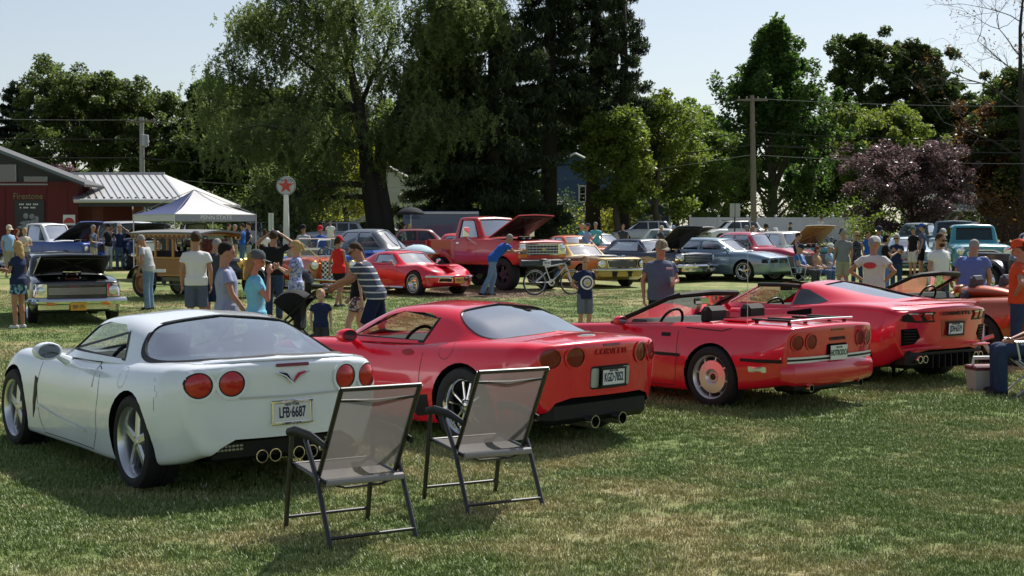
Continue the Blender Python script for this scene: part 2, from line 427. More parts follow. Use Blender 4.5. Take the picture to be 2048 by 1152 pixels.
def ground():
    ys = np.r_[-60, -20, np.linspace(0, 130, 66), [200, 400, 900, 2500]]; xs = np.r_[-2500, -600, -200, np.linspace(-120, 120, 17), 200, 600, 2500]
    V = [(x, y, gz(y) if y < 300 else gz(300)) for y in ys for x in xs]; n = len(xs)
    o = mobj('ground', V, [(i*n+j, i*n+j+1, (i+1)*n+j+1, (i+1)*n+j) for i in range(len(ys)-1) for j in range(n-1)], gm, sharp=None); tag(o, kind='structure')
ground()
def tuft(name, seed, nb, hmin, hmax, rad, wd, m=None):
    r = np.random.default_rng(seed); V = []; F = []
    for k in range(nb):
        a = r.uniform(0, 6.28); d = rad*math.sqrt(r.uniform()); x, y = d*math.cos(a), d*math.sin(a); h = r.uniform(hmin, hmax); a2 = r.uniform(0, 6.28); lx, ly = math.cos(a2)*h*r.uniform(.2, .9), math.sin(a2)*h*r.uniform(.2, .9); wx, wy = -math.sin(a2)*wd, math.cos(a2)*wd; n = len(V)
        V += [(x-wx, y-wy, -.005), (x+wx, y+wy, -.005), (x+wx*.7+lx*.4, y+wy*.7+ly*.4, h*.6), (x-wx*.7+lx*.4, y-wy*.7+ly*.4, h*.6), (x+lx, y+ly, h)]; F += [(n, n+1, n+2, n+3), (n+3, n+2, n+4)]
    me = bpy.data.meshes.new(name); me.from_pydata(V, [], F); me.materials.append(m or blade_m); o = bpy.data.objects.new(name, me); return o
def grass(name, y0, y1, dens, tuft_o, seed, smin, smax, margin=1.6):
    r = np.random.default_rng(seed); A = []
    n = int(dens*(y1-y0)*(2*margin+.74*(y0+y1)/2)*1.15); Y = r.uniform(y0, y1, n); hw = .37*Y+margin; X = r.uniform(-1, 1, n)*hw.max(); k = np.abs(X) < hw; X, Y = X[k], Y[k]
    # thinner where the turf is worn
    pn = np.sin(X*1.3+Y*.7)*np.sin(X*.5-Y*1.1+2)+.6*np.sin(X*3.1+1)*np.sin(Y*2.7); keep = r.uniform(-1.4, 1.6, len(X)) > -pn*.8-.6; X, Y = X[keep], Y[keep]
    me = bpy.data.meshes.new(name); me.vertices.add(len(X)); co = np.c_[X, Y, [gz(y) for y in Y]].astype(np.float32); me.vertices.foreach_set('co', co.ravel()); me.update()
    o = bpy.data.objects.new(name, me); COL.objects.link(o); tag(o, 'pale dry clippings lying in the grass' if 'dry' in name else 'short mown grass of the show field', kind='stuff')
    ng = bpy.data.node_groups.new('scatter_'+name, 'GeometryNodeTree'); ng.interface.new_socket('Geometry', in_out='INPUT', socket_type='NodeSocketGeometry'); ng.interface.new_socket('Geometry', in_out='OUTPUT', socket_type='NodeSocketGeometry')
    N = ng.nodes; gi = N.new('NodeGroupInput'); go = N.new('NodeGroupOutput'); ip = N.new('GeometryNodeInstanceOnPoints'); oi = N.new('GeometryNodeObjectInfo'); oi.inputs['Object'].default_value = tuft_o; oi.transform_space = 'ORIGINAL'
    rv = N.new('FunctionNodeRandomValue'); rv.data_type = 'FLOAT_VECTOR'; rv.inputs[0].default_value = (-.15, -.15, 0); rv.inputs[1].default_value = (.15, .15, 6.283)
    rs = N.new('FunctionNodeRandomValue'); rs.data_type = 'FLOAT'; rs.inputs[2].default_value = smin; rs.inputs[3].default_value = smax
    L = ng.links; L.new(gi.outputs[0], ip.inputs['Points']); L.new(oi.outputs['Geometry'], ip.inputs['Instance']); L.new(rv.outputs[0], ip.inputs['Rotation']); L.new(rs.outputs[1], ip.inputs['Scale']); L.new(ip.outputs[0], go.inputs[0])
    md = o.modifiers.new('scatter', 'NODES'); md.node_group = ng; return o
tu1 = tuft('tuft_a', 1, 18, .014, .036, .06, .0026); tu2 = tuft('tuft_b', 2, 16, .02, .05, .09, .004); tu3 = tuft('tuft_c', 3, 18, .012, .035, .16, .006)
cl = tuft('clipping', 4, 7, .008, .022, .05, .004, mat('dry_straw', (.62, .57, .42), .8)); grass('dry_clippings', 6.5, 22, 20, cl, 15, .5, 1.6)
grass('grass', 6.5, 14, 620, tu1, 11, .6, 1.3); grass('grass', 14, 23, 260, tu2, 12, .6, 1.3); grass('grass', 23, 42, 70, tu3, 13, .5, 1.2, 2.5)
# ------------------------------------------------------------------ car building
WHEEL_MESH = {}
def spoke(b, r0, r1, w0, w1, a, y, th):
    # tapered bar from radius r0 to r1 at angle a (disc in x,z), front at y
    c, s = math.cos(a), math.sin(a); t = np.array([c, 0, s]); n = np.array([-s, 0, c])
    V = []
    for (r, w_, yy) in ((r0, w0, y), (r1, w1, y-.012)):
        for sg in (-1, 1):
            V.append(t*r+n*w_*sg+np.array([0, yy-.012, 0])); V.append(t*r+n*w_*sg*.55+np.array([0, yy, 0])); 
        for sg in (-1, 1): V.append(t*r+n*w_*sg+np.array([0, yy-th, 0]))
    # per end: 0 edge-,1 top-,2 edge+,3 top+,4 back-,5 back+
    F = [(1, 3, 9, 7), (0, 1, 7, 6), (3, 2, 8, 9), (4, 0, 6, 10), (2, 5, 11, 8)]
    b.add(V, F)
def wheel(parent, x, y, r, wt, style='five', white=None, rimm=None, rr=None, z=None, tilt=0):
    side = 1 if y > 0 else -1
    rr = rr or r*.68; key = (r, wt, style, rr, rimm.name if rimm else '')
    n = node('wheel', parent, (x, y, r if z is None else z), (0, 0, (0 if side > 0 else math.pi)+tilt))
    if key not in WHEEL_MESH:
        h = wt/2; out = []
        pr = [(rr*.96, -h*.8), (rr, -h*.92), (rr+.02, -h*.98), (r-.05, -h), (r-.015, -h*.9), (r, -h*.7), (r, -h*.22), (r-.008, -h*.2), (r-.008, -h*.12), (r, -h*.1), (r, h*.1), (r-.008, h*.12), (r-.008, h*.2), (r, h*.22), (r, h*.7), (r-.015, h*.9), (r-.05, h), (rr+.02, h*.98), (rr, h*.92), (rr*.96, h*.8)]
        out.append(('tyre', *lathe(pr, 40), RUBBER))
        b = MB(); m = rimm or ALLOY
        lip = [(rr*.98, -h*.8), (rr*.90, -h*.7), (rr*.88, h*.3), (rr*.90, h*.62), (rr*.94, h*.80), (rr*.99, h*.90), (rr*1.01, h*.86)]
        b.add(*lathe(lip, 40)); yo = h*.62
        dsc = MB()
        if style == 'five':
            for k in range(5): spoke(b, rr*.14, rr*.93, rr*.15, rr*.135, k*2*math.pi/5+math.pi/2, yo, .05)
            b.add(*lathe([(0, yo+.006), (rr*.10, yo+.005), (rr*.13, yo-.002), (rr*.24, yo-.012), (rr*.25, yo-.04)], 20))
        elif style == 'split':
            for k in range(5):
                a = k*2*math.pi/5+math.pi/2
                for d in (-.20, .20):
                    aa = a+d; spoke(b, rr*.18, rr*.93, rr*.055, rr*.05, aa+d*.15, yo-.005, .05)
            b.add(*lathe([(0, yo+.004), (rr*.12, yo+.003), (rr*.17, yo-.008), (rr*.30, yo-.016), (rr*.31, yo-.05)], 20))
            for k in range(5):
                pass
            dsc.add(*lathe([(rr*.19, yo-.006), (rr*.22, yo-.002), (rr*.25, yo-.006)], 20))
        elif style == 'ten':
            for k in range(10): spoke(b, rr*.16, rr*.94, rr*.055, rr*.05, k*2*math.pi/10, yo-.005, .05)
            b.add(*lathe([(0, yo+.004), (rr*.12, yo+.003), (rr*.24, yo-.012), (rr*.25, yo-.05)], 20))
        elif style == 'turbine':
            b.add(*lathe([(0, yo-.01), (rr*.20, yo-.012), (rr*.24, yo-.03), (rr*.30, yo-.004), (rr*.36, yo+.008), (rr*.74, yo+.004), (rr*.76, yo-.02)], 40))
            for k in range(8): spoke(b, rr*.74, rr*.97, rr*.045, rr*.045, k*2*math.pi/8+.2, yo, .03)
            dsc.add(*lathe([(0, yo-.004), (rr*.15, yo-.006), (rr*.18, yo-.02)], 20))
        elif style == 'slot':     # classic slotted mag
            b.add(*lathe([(0, yo+.01), (rr*.18, yo+.008), (rr*.22, yo-.01), (rr*.5, yo-.005), (rr*.55, yo-.03)], 28))
            for k in range(5): spoke(b, rr*.45, rr*.95, rr*.22, rr*.2, k*2*math.pi/5, yo-.01, .04)
        else:                     # 'cap' : dished chrome wheel with rings
            b.add(*lathe([(0, yo+.03), (rr*.12, yo+.028), (rr*.18, yo), (rr*.34, yo-.02), (rr*.40, yo-.005), (rr*.55, yo-.012), (rr*.62, yo-.035), (rr*.9, yo-.045)], 32))
            for k in range(16): spoke(b, rr*.45, rr*.88, rr*.03, rr*.025, k*2*math.pi/16, yo-.012, .03)
        out.append(('rim', np.concatenate(b.V), b.F, m))
        bd = MB(); bd.add(*lathe([(rr*.2, -h*.1), (rr*.70, -h*.1), (rr*.70, 0), (rr*.2, 0)], 28, closed=True))
        bd.add(*lathe([(0, -h*.62), (rr*.95, -h*.6)], 28))
        out.append(('brake_disc', np.concatenate(bd.V), bd.F, mat('brake_iron', (.07, .07, .07), .5, metal=.6)))
        if dsc.V: out.append(('hub_nuts', np.concatenate(dsc.V), dsc.F, mat('dark_metal', (.05, .05, .055), .4, metal=.8)))
        objs = []
        for (nm, V, F, mm) in out:
            o = mobj(nm, V, F, mm, n); objs.append(o)
        WHEEL_MESH[key] = [(o.name.split('.')[0], o.data) for o in objs]
    else:
        for nm, me in WHEEL_MESH[key]: link(bpy.data.objects.new(nm, me), n)
    if white:
        h = wt/2
        a, bb = (rr+.028, rr+.045) if white == 'thin' else (rr+.02, rr+.055)
        mobj('whitewall', *lathe([(a, h*.99+.002), (bb, h*1.0+.003)], 40), mat('whitewall', (.72, .71, .68), .7), n)
    return n
def make_body(parent, rows, rad, m, wheels, ra, tub=None, n=46, fr=.05, ff=.05, bows=(), name='body', seg=4, sub=2, cuts=(), arch_in=.30, wmax=1.2, cutm=None):
    """rows (rear->front): (x,[(y,z)|(y,z,dx)...]) rails bottom centre .. top centre"""
    A = [[(x+(p[2] if len(p) > 2 else 0), p[0], p[1]) for p in ps] for x, ps in rows]
    G = loft(A, rad, n, seg, sub); V, F = closed_body(G, fr, ff)
    for b_ in bows: V = bend_end(V, **b_)
    o = mobj(name, V, F, m, parent)
    bm = bmesh.new(); bm.from_mesh(o.data); bmesh.ops.recalc_face_normals(bm, faces=bm.faces); bm.to_mesh(o.data); bm.free()
    g1 = []
    for (wx, wz, wy) in wheels:
        r_ = ra if not isinstance(ra, dict) else ra[wx]
        g1.append(cyl_y(wx, wz, r_, wy-arch_in, wmax)); g1.append(cyl_y(wx, wz, r_, -wmax, -(wy-arch_in)))
    groups = [g1] if g1 else []
    if tub: groups[0] = groups[0]+[prism(tub[0], 'z', tub[1], tub[2])] if groups else [[prism(tub[0], 'z', tub[1], tub[2])]]
    if cuts: groups += [[c] for c in cuts]
    if groups: cut(o, groups, cm=cutm or DARK)
    return o
def pip(poly, x, y):
    c = False; n = len(poly)
    for i in range(n):
        (x1, y1), (x2, y2) = poly[i], poly[i-1]
        if (y1 > y) != (y2 > y) and x < (x2-x1)*(y-y1)/(y2-y1)+x1: c = not c
    return c
def grow(poly, d):
    P = np.array(poly, float); c = P.mean(0); v = P-c; return [tuple(c+v_*(1+d/(np.linalg.norm(v_)+1e-9))) for v_ in v]
def chaikin(P, it=2):
    for _ in range(it): P = [q for a, b in zip(P, P[1:]+P[:1]) for q in ((a[0]*.75+b[0]*.25, a[1]*.75+b[1]*.25), (a[0]*.25+b[0]*.75, a[1]*.25+b[1]*.75))]
    return P
def make_top(parent, rows, rad, m, side=(), front=None, rear=None, th=.022, n=36, glass=None, rglass=None, seg=4, sub=3, name='roof', split=None, trim=None, side_glass=True):
    """greenhouse: rows windscreen base -> rear base, rails base..centre. side: list of (x,z) polys, front/rear: (x,y) plan polys"""
    if rear and len(rear) > 8: rear = chaikin(rear)
    G = loft(rows, rad, n, seg, sub); V, F, inner = shell(G, th)
    o = mobj(name, V, F, m, parent)
    bm = bmesh.new(); bm.from_mesh(o.data); bmesh.ops.recalc_face_normals(bm, faces=bm.faces); bm.to_mesh(o.data); bm.free()
    groups = []
    sd = [prism(p, 'y', -1.5, 1.5) for p in side]
    if sd: groups.append(sd)
    pl = [prism(p, 'z', .2, 3.) for p in (front, rear) if p]
    if pl: groups.append(pl)
    if groups: cut(o, groups, cm=BLACK)
    a, b = inner.shape[:2]; fn = {}
    C = (inner[:-1, :-1]+inner[1:, :-1]+inner[:-1, 1:]+inner[1:, 1:])/4
    nn = grid_normals(inner)[:-1, :-1]
    sg = [grow(p, .04) for p in side]; fg = grow(front, .05) if front else None; rg = grow(rear, .05) if rear else None
    for i in range(a-1):
        for j in range(b-1):
            x, y, z = C[i, j]; k = None
            if fg and pip(fg, x, y) and x > (split if split is not None else -9): k = 'windscreen'
            elif rg and pip(rg, x, y): k = 'rear_window'
            if k is None or abs(nn[i, j][1]) > .75:
                for q, p in enumerate(sg if side_glass else []):
                    if pip(p, x, z): k = ('side_window', q, y > 0)
            if k: fn.setdefault(k, []).append((i*b+j, i*b+j+1, (i+1)*b+j+1, (i+1)*b+j))
    W = inner.reshape(-1, 3)
    for k, fs in fn.items():
        ids = sorted({i for f in fs for i in f}); mp = {i: q for q, i in enumerate(ids)}
        nm = k if isinstance(k, str) else k[0]
        mobj(nm, W[ids], [tuple(mp[i] for i in f) for f in fs], (rglass if (nm == 'rear_window' and rglass) else (glass or GLASS)), parent, sharp=None)
    if trim:
        tv = bvh_of(o)
        for p in side[:trim[2] if len(trim) > 2 else None]:
            q = grow(p, trim[0]*.5+.004)
            for v in ('L', 'Rt'): strip('window_trim', tv, q+[q[0]], v, trim[0], trim[1], parent, off=.003, step=.04)
        if rear and len(trim) > 3: q = grow(rear, trim[3]*.5+.003); strip('window_trim', tv, q+[q[0]], 'top', trim[3], trim[1], parent, off=.003, step=.04)
    return o
def seat(parent, x, y, z, m=None, w=.5, back=.62, head=True, facing=0, name='seat'):
    b = MB(); b.box((x+.05, y, z+.08), (.5, w, .16), bev=.05)
    bx, F = rbox((0, 0, back/2), (.14, w, back), .05); a = R(-14); c, s = math.cos(a), math.sin(a)
    V = np.c_[bx[:, 0]*c+bx[:, 2]*s, bx[:, 1], -bx[:, 0]*s+bx[:, 2]*c]+np.array([x-.2, y, z+.08]); b.add(V, F)
    if head:
        hx, F = rbox((0, 0, back+.10), (.11, w*.55, .22), .045); V = np.c_[hx[:, 0]*c+hx[:, 2]*s, hx[:, 1], -hx[:, 0]*s+hx[:, 2]*c]+np.array([x-.2, y, z+.08]); b.add(V, F)
    return b.build(name, m or INTER, parent)
def steering(parent, x, y, z, r=.19, m=None):
    A = np.linspace(0, 2*np.pi, 25); t = R(25)
    P = np.c_[-r*np.cos(A)*math.sin(t)+x, r*np.sin(A)+y, r*np.cos(A)*math.cos(t)+z]
    b = MB(); b.tube(P, .016, 8, cap=False); b.tube([(x, y-r, z), (x+.02, y, z), (x, y+r, z)], .018, 6); b.tube([(x, y, z), (x+.35, y, z-.16)], .03, 6)
    return b.build('steering_wheel', m or BLACK, parent)
def dash(parent, x, w, z, m=None, d=.35, h=.22):
    b = MB(); b.box((x, 0, z), (d, w, h), bev=.08)
    return b.build('dashboard', m or INTER, parent)
def plate(parent, origin, xdir, ydir, txt, bgm=None, txm=None, frame=CHROME, w_=.305, h_=.152, top='', bot='', size=.085, name='licence_plate', topm=None):
    p = MB(); M = frame_M(origin, xdir, ydir)
    p.add(*rbox((0, 0, 0), (w_, h_, .006), .002), M); o = p.build(name, bgm or mat('plate_white', (.72, .73, .74), .4), parent)
    f = MB()
    for (cx, cy, dx, dy) in ((0, h_/2, w_+.03, .022), (0, -h_/2, w_+.03, .022), (w_/2, 0, .016, h_), (-w_/2, 0, .016, h_)): f.add(*rbox((cx, cy, .004), (dx, dy, .012), .004), M)
    if frame: f.build('plate_frame', frame, o)
    nav = txm or mat('plate_navy', (.01, .02, .07), .5)
    t = MB(); V, F = text_mesh(txt, size*1.25, .001, .0025, min(.74, 4.25/len(txt)*.085/size)); t.add(V+np.array([0, -.004, .0045]), F, M); t.build('plate_number', nav, o, smooth=False)
    if top:
        t = MB(); V, F = text_mesh(top, .022, .001, .0005); t.add(V+np.array([0, h_/2-.022, .0045]), F, M); t.build('plate_heading', topm or nav, o, smooth=False)
    if bot:
        t = MB(); V, F = text_mesh(bot, .017, .001); t.add(V+np.array([0, -h_/2, .0112]), F, M); t.build('plate_motto', nav, o, smooth=False)
    return o
def pipe(parent, P, r, m=None, name='exhaust_tip'):
    b = MB(); P = np.array(P, float); d = P[-1]-P[0]; d /= np.linalg.norm(d)
    V, F = tube(P, r, 16, cap=False); b.add(V, F); V, F = tube([P[-1], P[0]], [r*.86, r*.86], 16, cap=False); b.add(V, F)
    A, B = tube([P[-1], P[-1]+d*.004], [r, r], 16, cap=False); 
    Va, _ = tube([P[-1]-d*.001, P[-1]], [r, r], 16, False); Vb, _ = tube([P[-1]-d*.001, P[-1]], [r*.86]*2, 16, False)
    b.add(np.concatenate([Va[16:], Vb[16:]]), [(j, (j+1) % 16, 16+(j+1) % 16, 16+j) for j in range(16)])
    o = b.build(name, m or CHROME, parent)
    e = MB(); V, F = tube([P[0], P[0]+d*.01], [r*.85]*2, 12); e.add(V, F); e.build('pipe_bore', DARK, o); return o
def mirror(parent, x, y, z, m, glassm=None, s=1.0, sweep=.05):
    sd = 1 if y > 0 else -1
    V, F = lathe([(.0, .10), (.045, .085), (.066, .045), (.074, 0), (.072, -.05), (.066, -.062), (.0, -.062)], 16, 'x'); V = V*np.array([s, 1.55*s, s])
    b = MB(); b.add(V+np.array([x, y, z]), F); b.tube([(x+.01, y-sd*.08*s, z-.035), (x+.04, y-sd*.2*s, z-.10)], [.022, .045], 8); o = b.build('mirror', m, parent)
    V, F = lathe([(.0, 0), (.056, 0), (.056, .004)], 16, 'x'); mobj('mirror_glass', V*np.array([1, 1.55*s, s])+np.array([x-.0645*s, y, z]), F, mat('mirror_silver', (.22, .23, .24), .04, metal=.8), o); return o
def light_pair(parent, bv, pts, view, r, lens, ring=None, name='tail_light', dome=.012, ry=None, ringw=.012, rec=None):
    for (a, b_) in pts:
        o = decal(name, bv, circ(a, b_, r, ry, 24), view, lens, parent, off=.004, dome=dome)
        if ring is not None:
            P = circ(a, b_, r+ringw/2, None if ry is None else ry+ringw/2, 28)
            strip('light_ring', bv, P+[P[0]], view, ringw, ring, o, off=.006, step=.03)
# ------------------------------------------------------------------ the five sports cars in front
WHITEP = paint('pearl_white', (.83, .88, .95), rough=.25)
REDP = paint('torch_red', (.74, .003, .026), rough=.25)
REDC4 = paint('bright_red', (.68, .003, .026), rough=.25)
REDC8 = paint('metallic_red', (.68, .003, .034), metal=.15, rough=.3)
ORANGEP = paint('burnt_orange', (.40, .075, .018), metal=.35, rough=.32)
GLASSB = mat('black_glass', (.01, .012, .014), .05, coat=1.)
SHUT = mat('shut_line', (.02, .02, .02), .8)
C6_RAD = [0, .06, .30, .13, .25, 0]
def c6_rows():
    return [(-.78, [(0, .30), (.66, .30), (.80, .60), (.755, .925), (.40, .955), (0, .96)]),
            (-.55, [(0, .22), (.78, .24), (.905, .58), (.83, .93), (.42, .965), (0, .97)]),
            (-.05, [(0, .17), (.85, .18), (.925, .58), (.835, .915), (.45, .95), (0, .96)]),
            (.6, [(0, .15), (.85, .15), (.905, .54), (.815, .88), (.5, .91), (0, .92)]),
            (1.25, [(0, .15), (.83, .15), (.875, .50), (.80, .855), (.45, .87), (0, .875)]),
            (2.0, [(0, .15), (.83, .15), (.875, .50), (.80, .85), (.45, .86), (0, .86)]),
            (2.68, [(0, .15), (.84, .16), (.90, .52), (.79, .865), (.45, .83), (0, .83)]),
            (3.2, [(0, .16), (.78, .17), (.86, .46), (.72, .72), (.4, .75), (0, .76)]),
            (3.52, [(0, .18), (.62, .20), (.72, .40), (.62, .56), (.35, .60), (0, .61)])]
def c6_top():
    return [[(1.92, .69, .84), (2.02, .50, .85), (2.14, 0, .87)],
            [(1.64, .735, .85), (1.64, .555, 1.035), (1.72, 0, 1.075)],
            [(1.26, .755, .86), (1.23, .585, 1.175), (1.30, 0, 1.222)],
            [(.82, .765, .87), (.82, .59, 1.205), (.84, 0, 1.247)],
            [(.36, .77, .885), (.34, .585, 1.175), (.36, 0, 1.222)],
            [(-.02, .755, .91), (-.02, .575, 1.105), (-.02, 0, 1.155)],
            [(-.36, .705, .925), (-.36, .55, 1.01), (-.38, 0, 1.055)],
            [(-.57, .62, .93), (-.60, .48, .955), (-.64, 0, .965)]]
def shutlines(t, bv, lines, views=('L', 'Rt'), wd=.007, m=None):
    for v in views:
        for ln in lines: strip('shut_line', bv, ln, v, wd, m or SHUT, t, off=.0015)
def build_c6():
    t = thing('white_sports_car', 'white fastback sports car with four round red tail lights and five-spoke wheels', 'car', (-2.07, 11.03, 0), R(126.7))
    arch = prism([(-.70, -.1), (-.66, .24), (-.52, .36), (-.42, .415), (.42, .415), (.52, .36), (.66, .24), (.70, -.1)], 'x', -1.3, -.30)
    rec = prism([(-.35, .79), (-.33, .935), (.33, .935), (.35, .79)], 'x', -1.3, -.765)
    body = make_body(t, c6_rows(), C6_RAD, WHITEP, [(0, .345, .745), (2.686, .335, .75)], .378, tub=([(.45, -.66), (1.75, -.66), (1.75, .66), (.45, .66)], .38, 1.3), n=60, fr=.045, ff=.06,
                     bows=[dict(x0=-.35, x1=-.83, bow=.17, lean=-.05, zref=.6, W=.85, p=2.6), dict(x0=2.9, x1=3.58, bow=-.45, W=.72)], cuts=[arch])
    bv = bvh_of(body)
    make_top(t, c6_top(), [0, .13, 0], WHITEP, side=[[(1.72, .905), (1.30, 1.115), (1.10, 1.155), (.72, 1.155), (.58, 1.10), (.40, .915)]], side_glass=False, trim=(.032, BLACK, 1, .03),
             front=[(2.02, -.50), (2.07, 0), (2.02, .50), (1.80, .60), (1.35, .52), (1.39, 0), (1.35, -.52), (1.80, -.60)],
             rear=[(.30, -.46), (.35, -.3), (.37, 0), (.35, .3), (.30, .46), (.26, .58), (.20, .68), (0, .72), (-.25, .70), (-.44, .62), (-.54, .48), (-.575, .25), (-.585, 0), (-.575, -.25), (-.54, -.48), (-.44, -.62), (-.25, -.70), (0, -.72), (.20, -.68), (.26, -.58)], split=.9, rglass=glassmat('hatch_glass', (.42, .50, .50), .5, refl=.55), n=60, seg=6, th=.018)
    # black bands round the hatch glass and the side glass
    for y in (.745, -.745): wheel(t, 0, y, .345, .275, 'five', rr=.262); wheel(t, 2.686, y, .335, .245, 'five', rr=.25)
    light_pair(t, bv, [(.675, .805), (.455, .812), (-.455, .812), (-.675, .805)], 'rear', .083, LENSR, BLACK, ringw=.012, dome=.02)
    P = circ(0, 0, 1)
    for (a, b_) in [(.675, .805), (.455, .812), (-.455, .812), (-.675, .805)]:
        q = circ(a, b_, .103, None, 28); strip('light_bezel', bv, q+[q[0]], 'rear', .022, WHITEP, t, off=.010, step=.03)
    decal('brake_light', bv, rrect(0, .925, .26, .024, .010), 'rear', LENSDR, t, off=.012)
    sp = MB(); sp.tube([(-.66, .60, .95), (-.76, .42, .963), (-.80, .2, .968), (-.81, 0, .97), (-.80, -.2, .968), (-.76, -.42, .963), (-.66, -.60, .95)], [.006, .018, .022, .022, .022, .018, .006], 10, flat=.6); sp.build('tail_spoiler', WHITEP, t)
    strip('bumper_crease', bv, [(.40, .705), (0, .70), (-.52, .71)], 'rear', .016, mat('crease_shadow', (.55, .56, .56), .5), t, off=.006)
    strip('hatch_line', bv, [(-.40, .70), (-.62, .64), (-.70, .5), (-.74, .25), (-.75, 0), (-.74, -.25), (-.70, -.5), (-.62, -.64), (-.40, -.70)], 'top', .006, MATS.get('shut_grey') or SHUT, t, off=.001)
    strip('bumper_seam', bv, [(-.36, .90), (-.44, .78), (-.46, .62)], 'L', .005, SHUT, t, off=.001)
    # crossed-flag badge
    bd = node('flag_badge', t); p, n_, d = hit(bv, 0, .845, 'rear'); o = np.array(p)
    for sg, mm, nm in ((1, BLACK, 'badge_flag'), (-1, mat('badge_red', (.5, .02, .02), .3), 'badge_flag')):
        V = [(o[0]-.016, o[1]+sg*.004, o[2]-.045), (o[0]-.016, o[1]+sg*.10, o[2]+.018), (o[0]-.016, o[1]+sg*.105, o[2]+.03), (o[0]-.016, o[1]+sg*.05, o[2]+.022), (o[0]-.016, o[1]+sg*.03, o[2]+.0)]
        mobj(nm, V+[(v[0]+.012, v[1], v[2]) for v in V], [tuple(range(5)), tuple(range(9, 4, -1))]+[(i, (i+1) % 5, 5+(i+1) % 5, 5+i) for i in range(5)], mm, bd, smooth=False)
    b = MB(); b.tube([(o[0]-.018, o[1], o[2]-.055), (o[0]-.018, o[1]+.06, o[2]+.0), (o[0]-.018, o[1]+.13, o[2]+.03)], .005, 6); b.tube([(o[0]-.018, o[1], o[2]-.055), (o[0]-.018, o[1]-.06, o[2]+.0), (o[0]-.018, o[1]-.13, o[2]+.03)], .005, 6); b.build('badge_chrome', CHROME, bd)
    p = hit(bv, 0, .585, 'rear')[0]; plate(t, (p[0]-.010, 0, .585), (0, -1, 0), (.03, 0, 1), 'LFB\u00b76687', top='NEW YORK', bot='CORVETTE CLUB')
    b = MB(); b.box((-.60, 0, .33), (.22, 1.10, .17), bev=.03); df = b.build('rear_valance', BLACK, t)
    for y in (-.43, .43):
        g = MB()
        for i in range(7):
            for j in range(2): g.box((-.715, y-.09+i*.03, .335+j*.026), (.012, .024, .02), bev=.004)
        g.build('reverse_light', mat('smoked_lens', (.35, .35, .32), .2, metal=.5), t)
    for y in (.20, .095, -.095, -.20): pipe(t, [(-.55, y, .27), (-.76, y, .275)], .048)
    dl = [[(2.02, .835), (2.06, .6), (2.0, .30), (1.92, .20)], [(.86, .86), (.70, .82), (.62, .62), (.66, .35), (.78, .20)], [(2.0, .835), (1.4, .845), (.86, .86)], [(1.92, .20), (.78, .20)]]
    shutlines(t, bv, dl)
    for v in ('L', 'Rt'):
        decal('side_vent', bv, [(2.13, .66), (2.06, .64), (2.05, .50), (2.10, .38), (2.17, .30), (2.14, .45)], v, BLACK, t, off=.004)
        decal('side_marker', bv, rrect(-.40, .735, .17, .045, .02), v, WHITEP, t, off=.006)
        decal('door_handle', bv, rrect(.80, .76, .022, .17, .01), v, mat('handle_grey', (.5, .51, .52), .3, metal=.4), t, off=.004)
        strip('cove_crease', bv, [(2.0, .42), (1.5, .36), (.9, .33)], v, .02, WHITEP, t, off=.012)
    strip('fuel_door_line', bv, circ(.18, .80, .075)+[circ(.18, .80, .075)[0]], 'L', .004, mat('shut_grey', (.3, .31, .33), .7), t, off=.001)
    mirror(t, 1.48, .97, .915, WHITEP); mirror(t, 1.48, -.97, .915, WHITEP)
    for y in (.36, -.36): seat(t, .75, y, .34, back=.48)
    steering(t, 1.20, .36, .80); dash(t, 1.55, 1.3, .76)
    b = MB(); b.box((1.45, .10, .96), (.02, .22, .15), bev=.004); b.build('windscreen_card', mat('paper', (.75, .75, .72), .8), t)
    b = MB(); b.box((.1, 0, .72), (1.0, 1.2, .05)); b.build('load_floor', INTER, t)
    return t
build_c6()
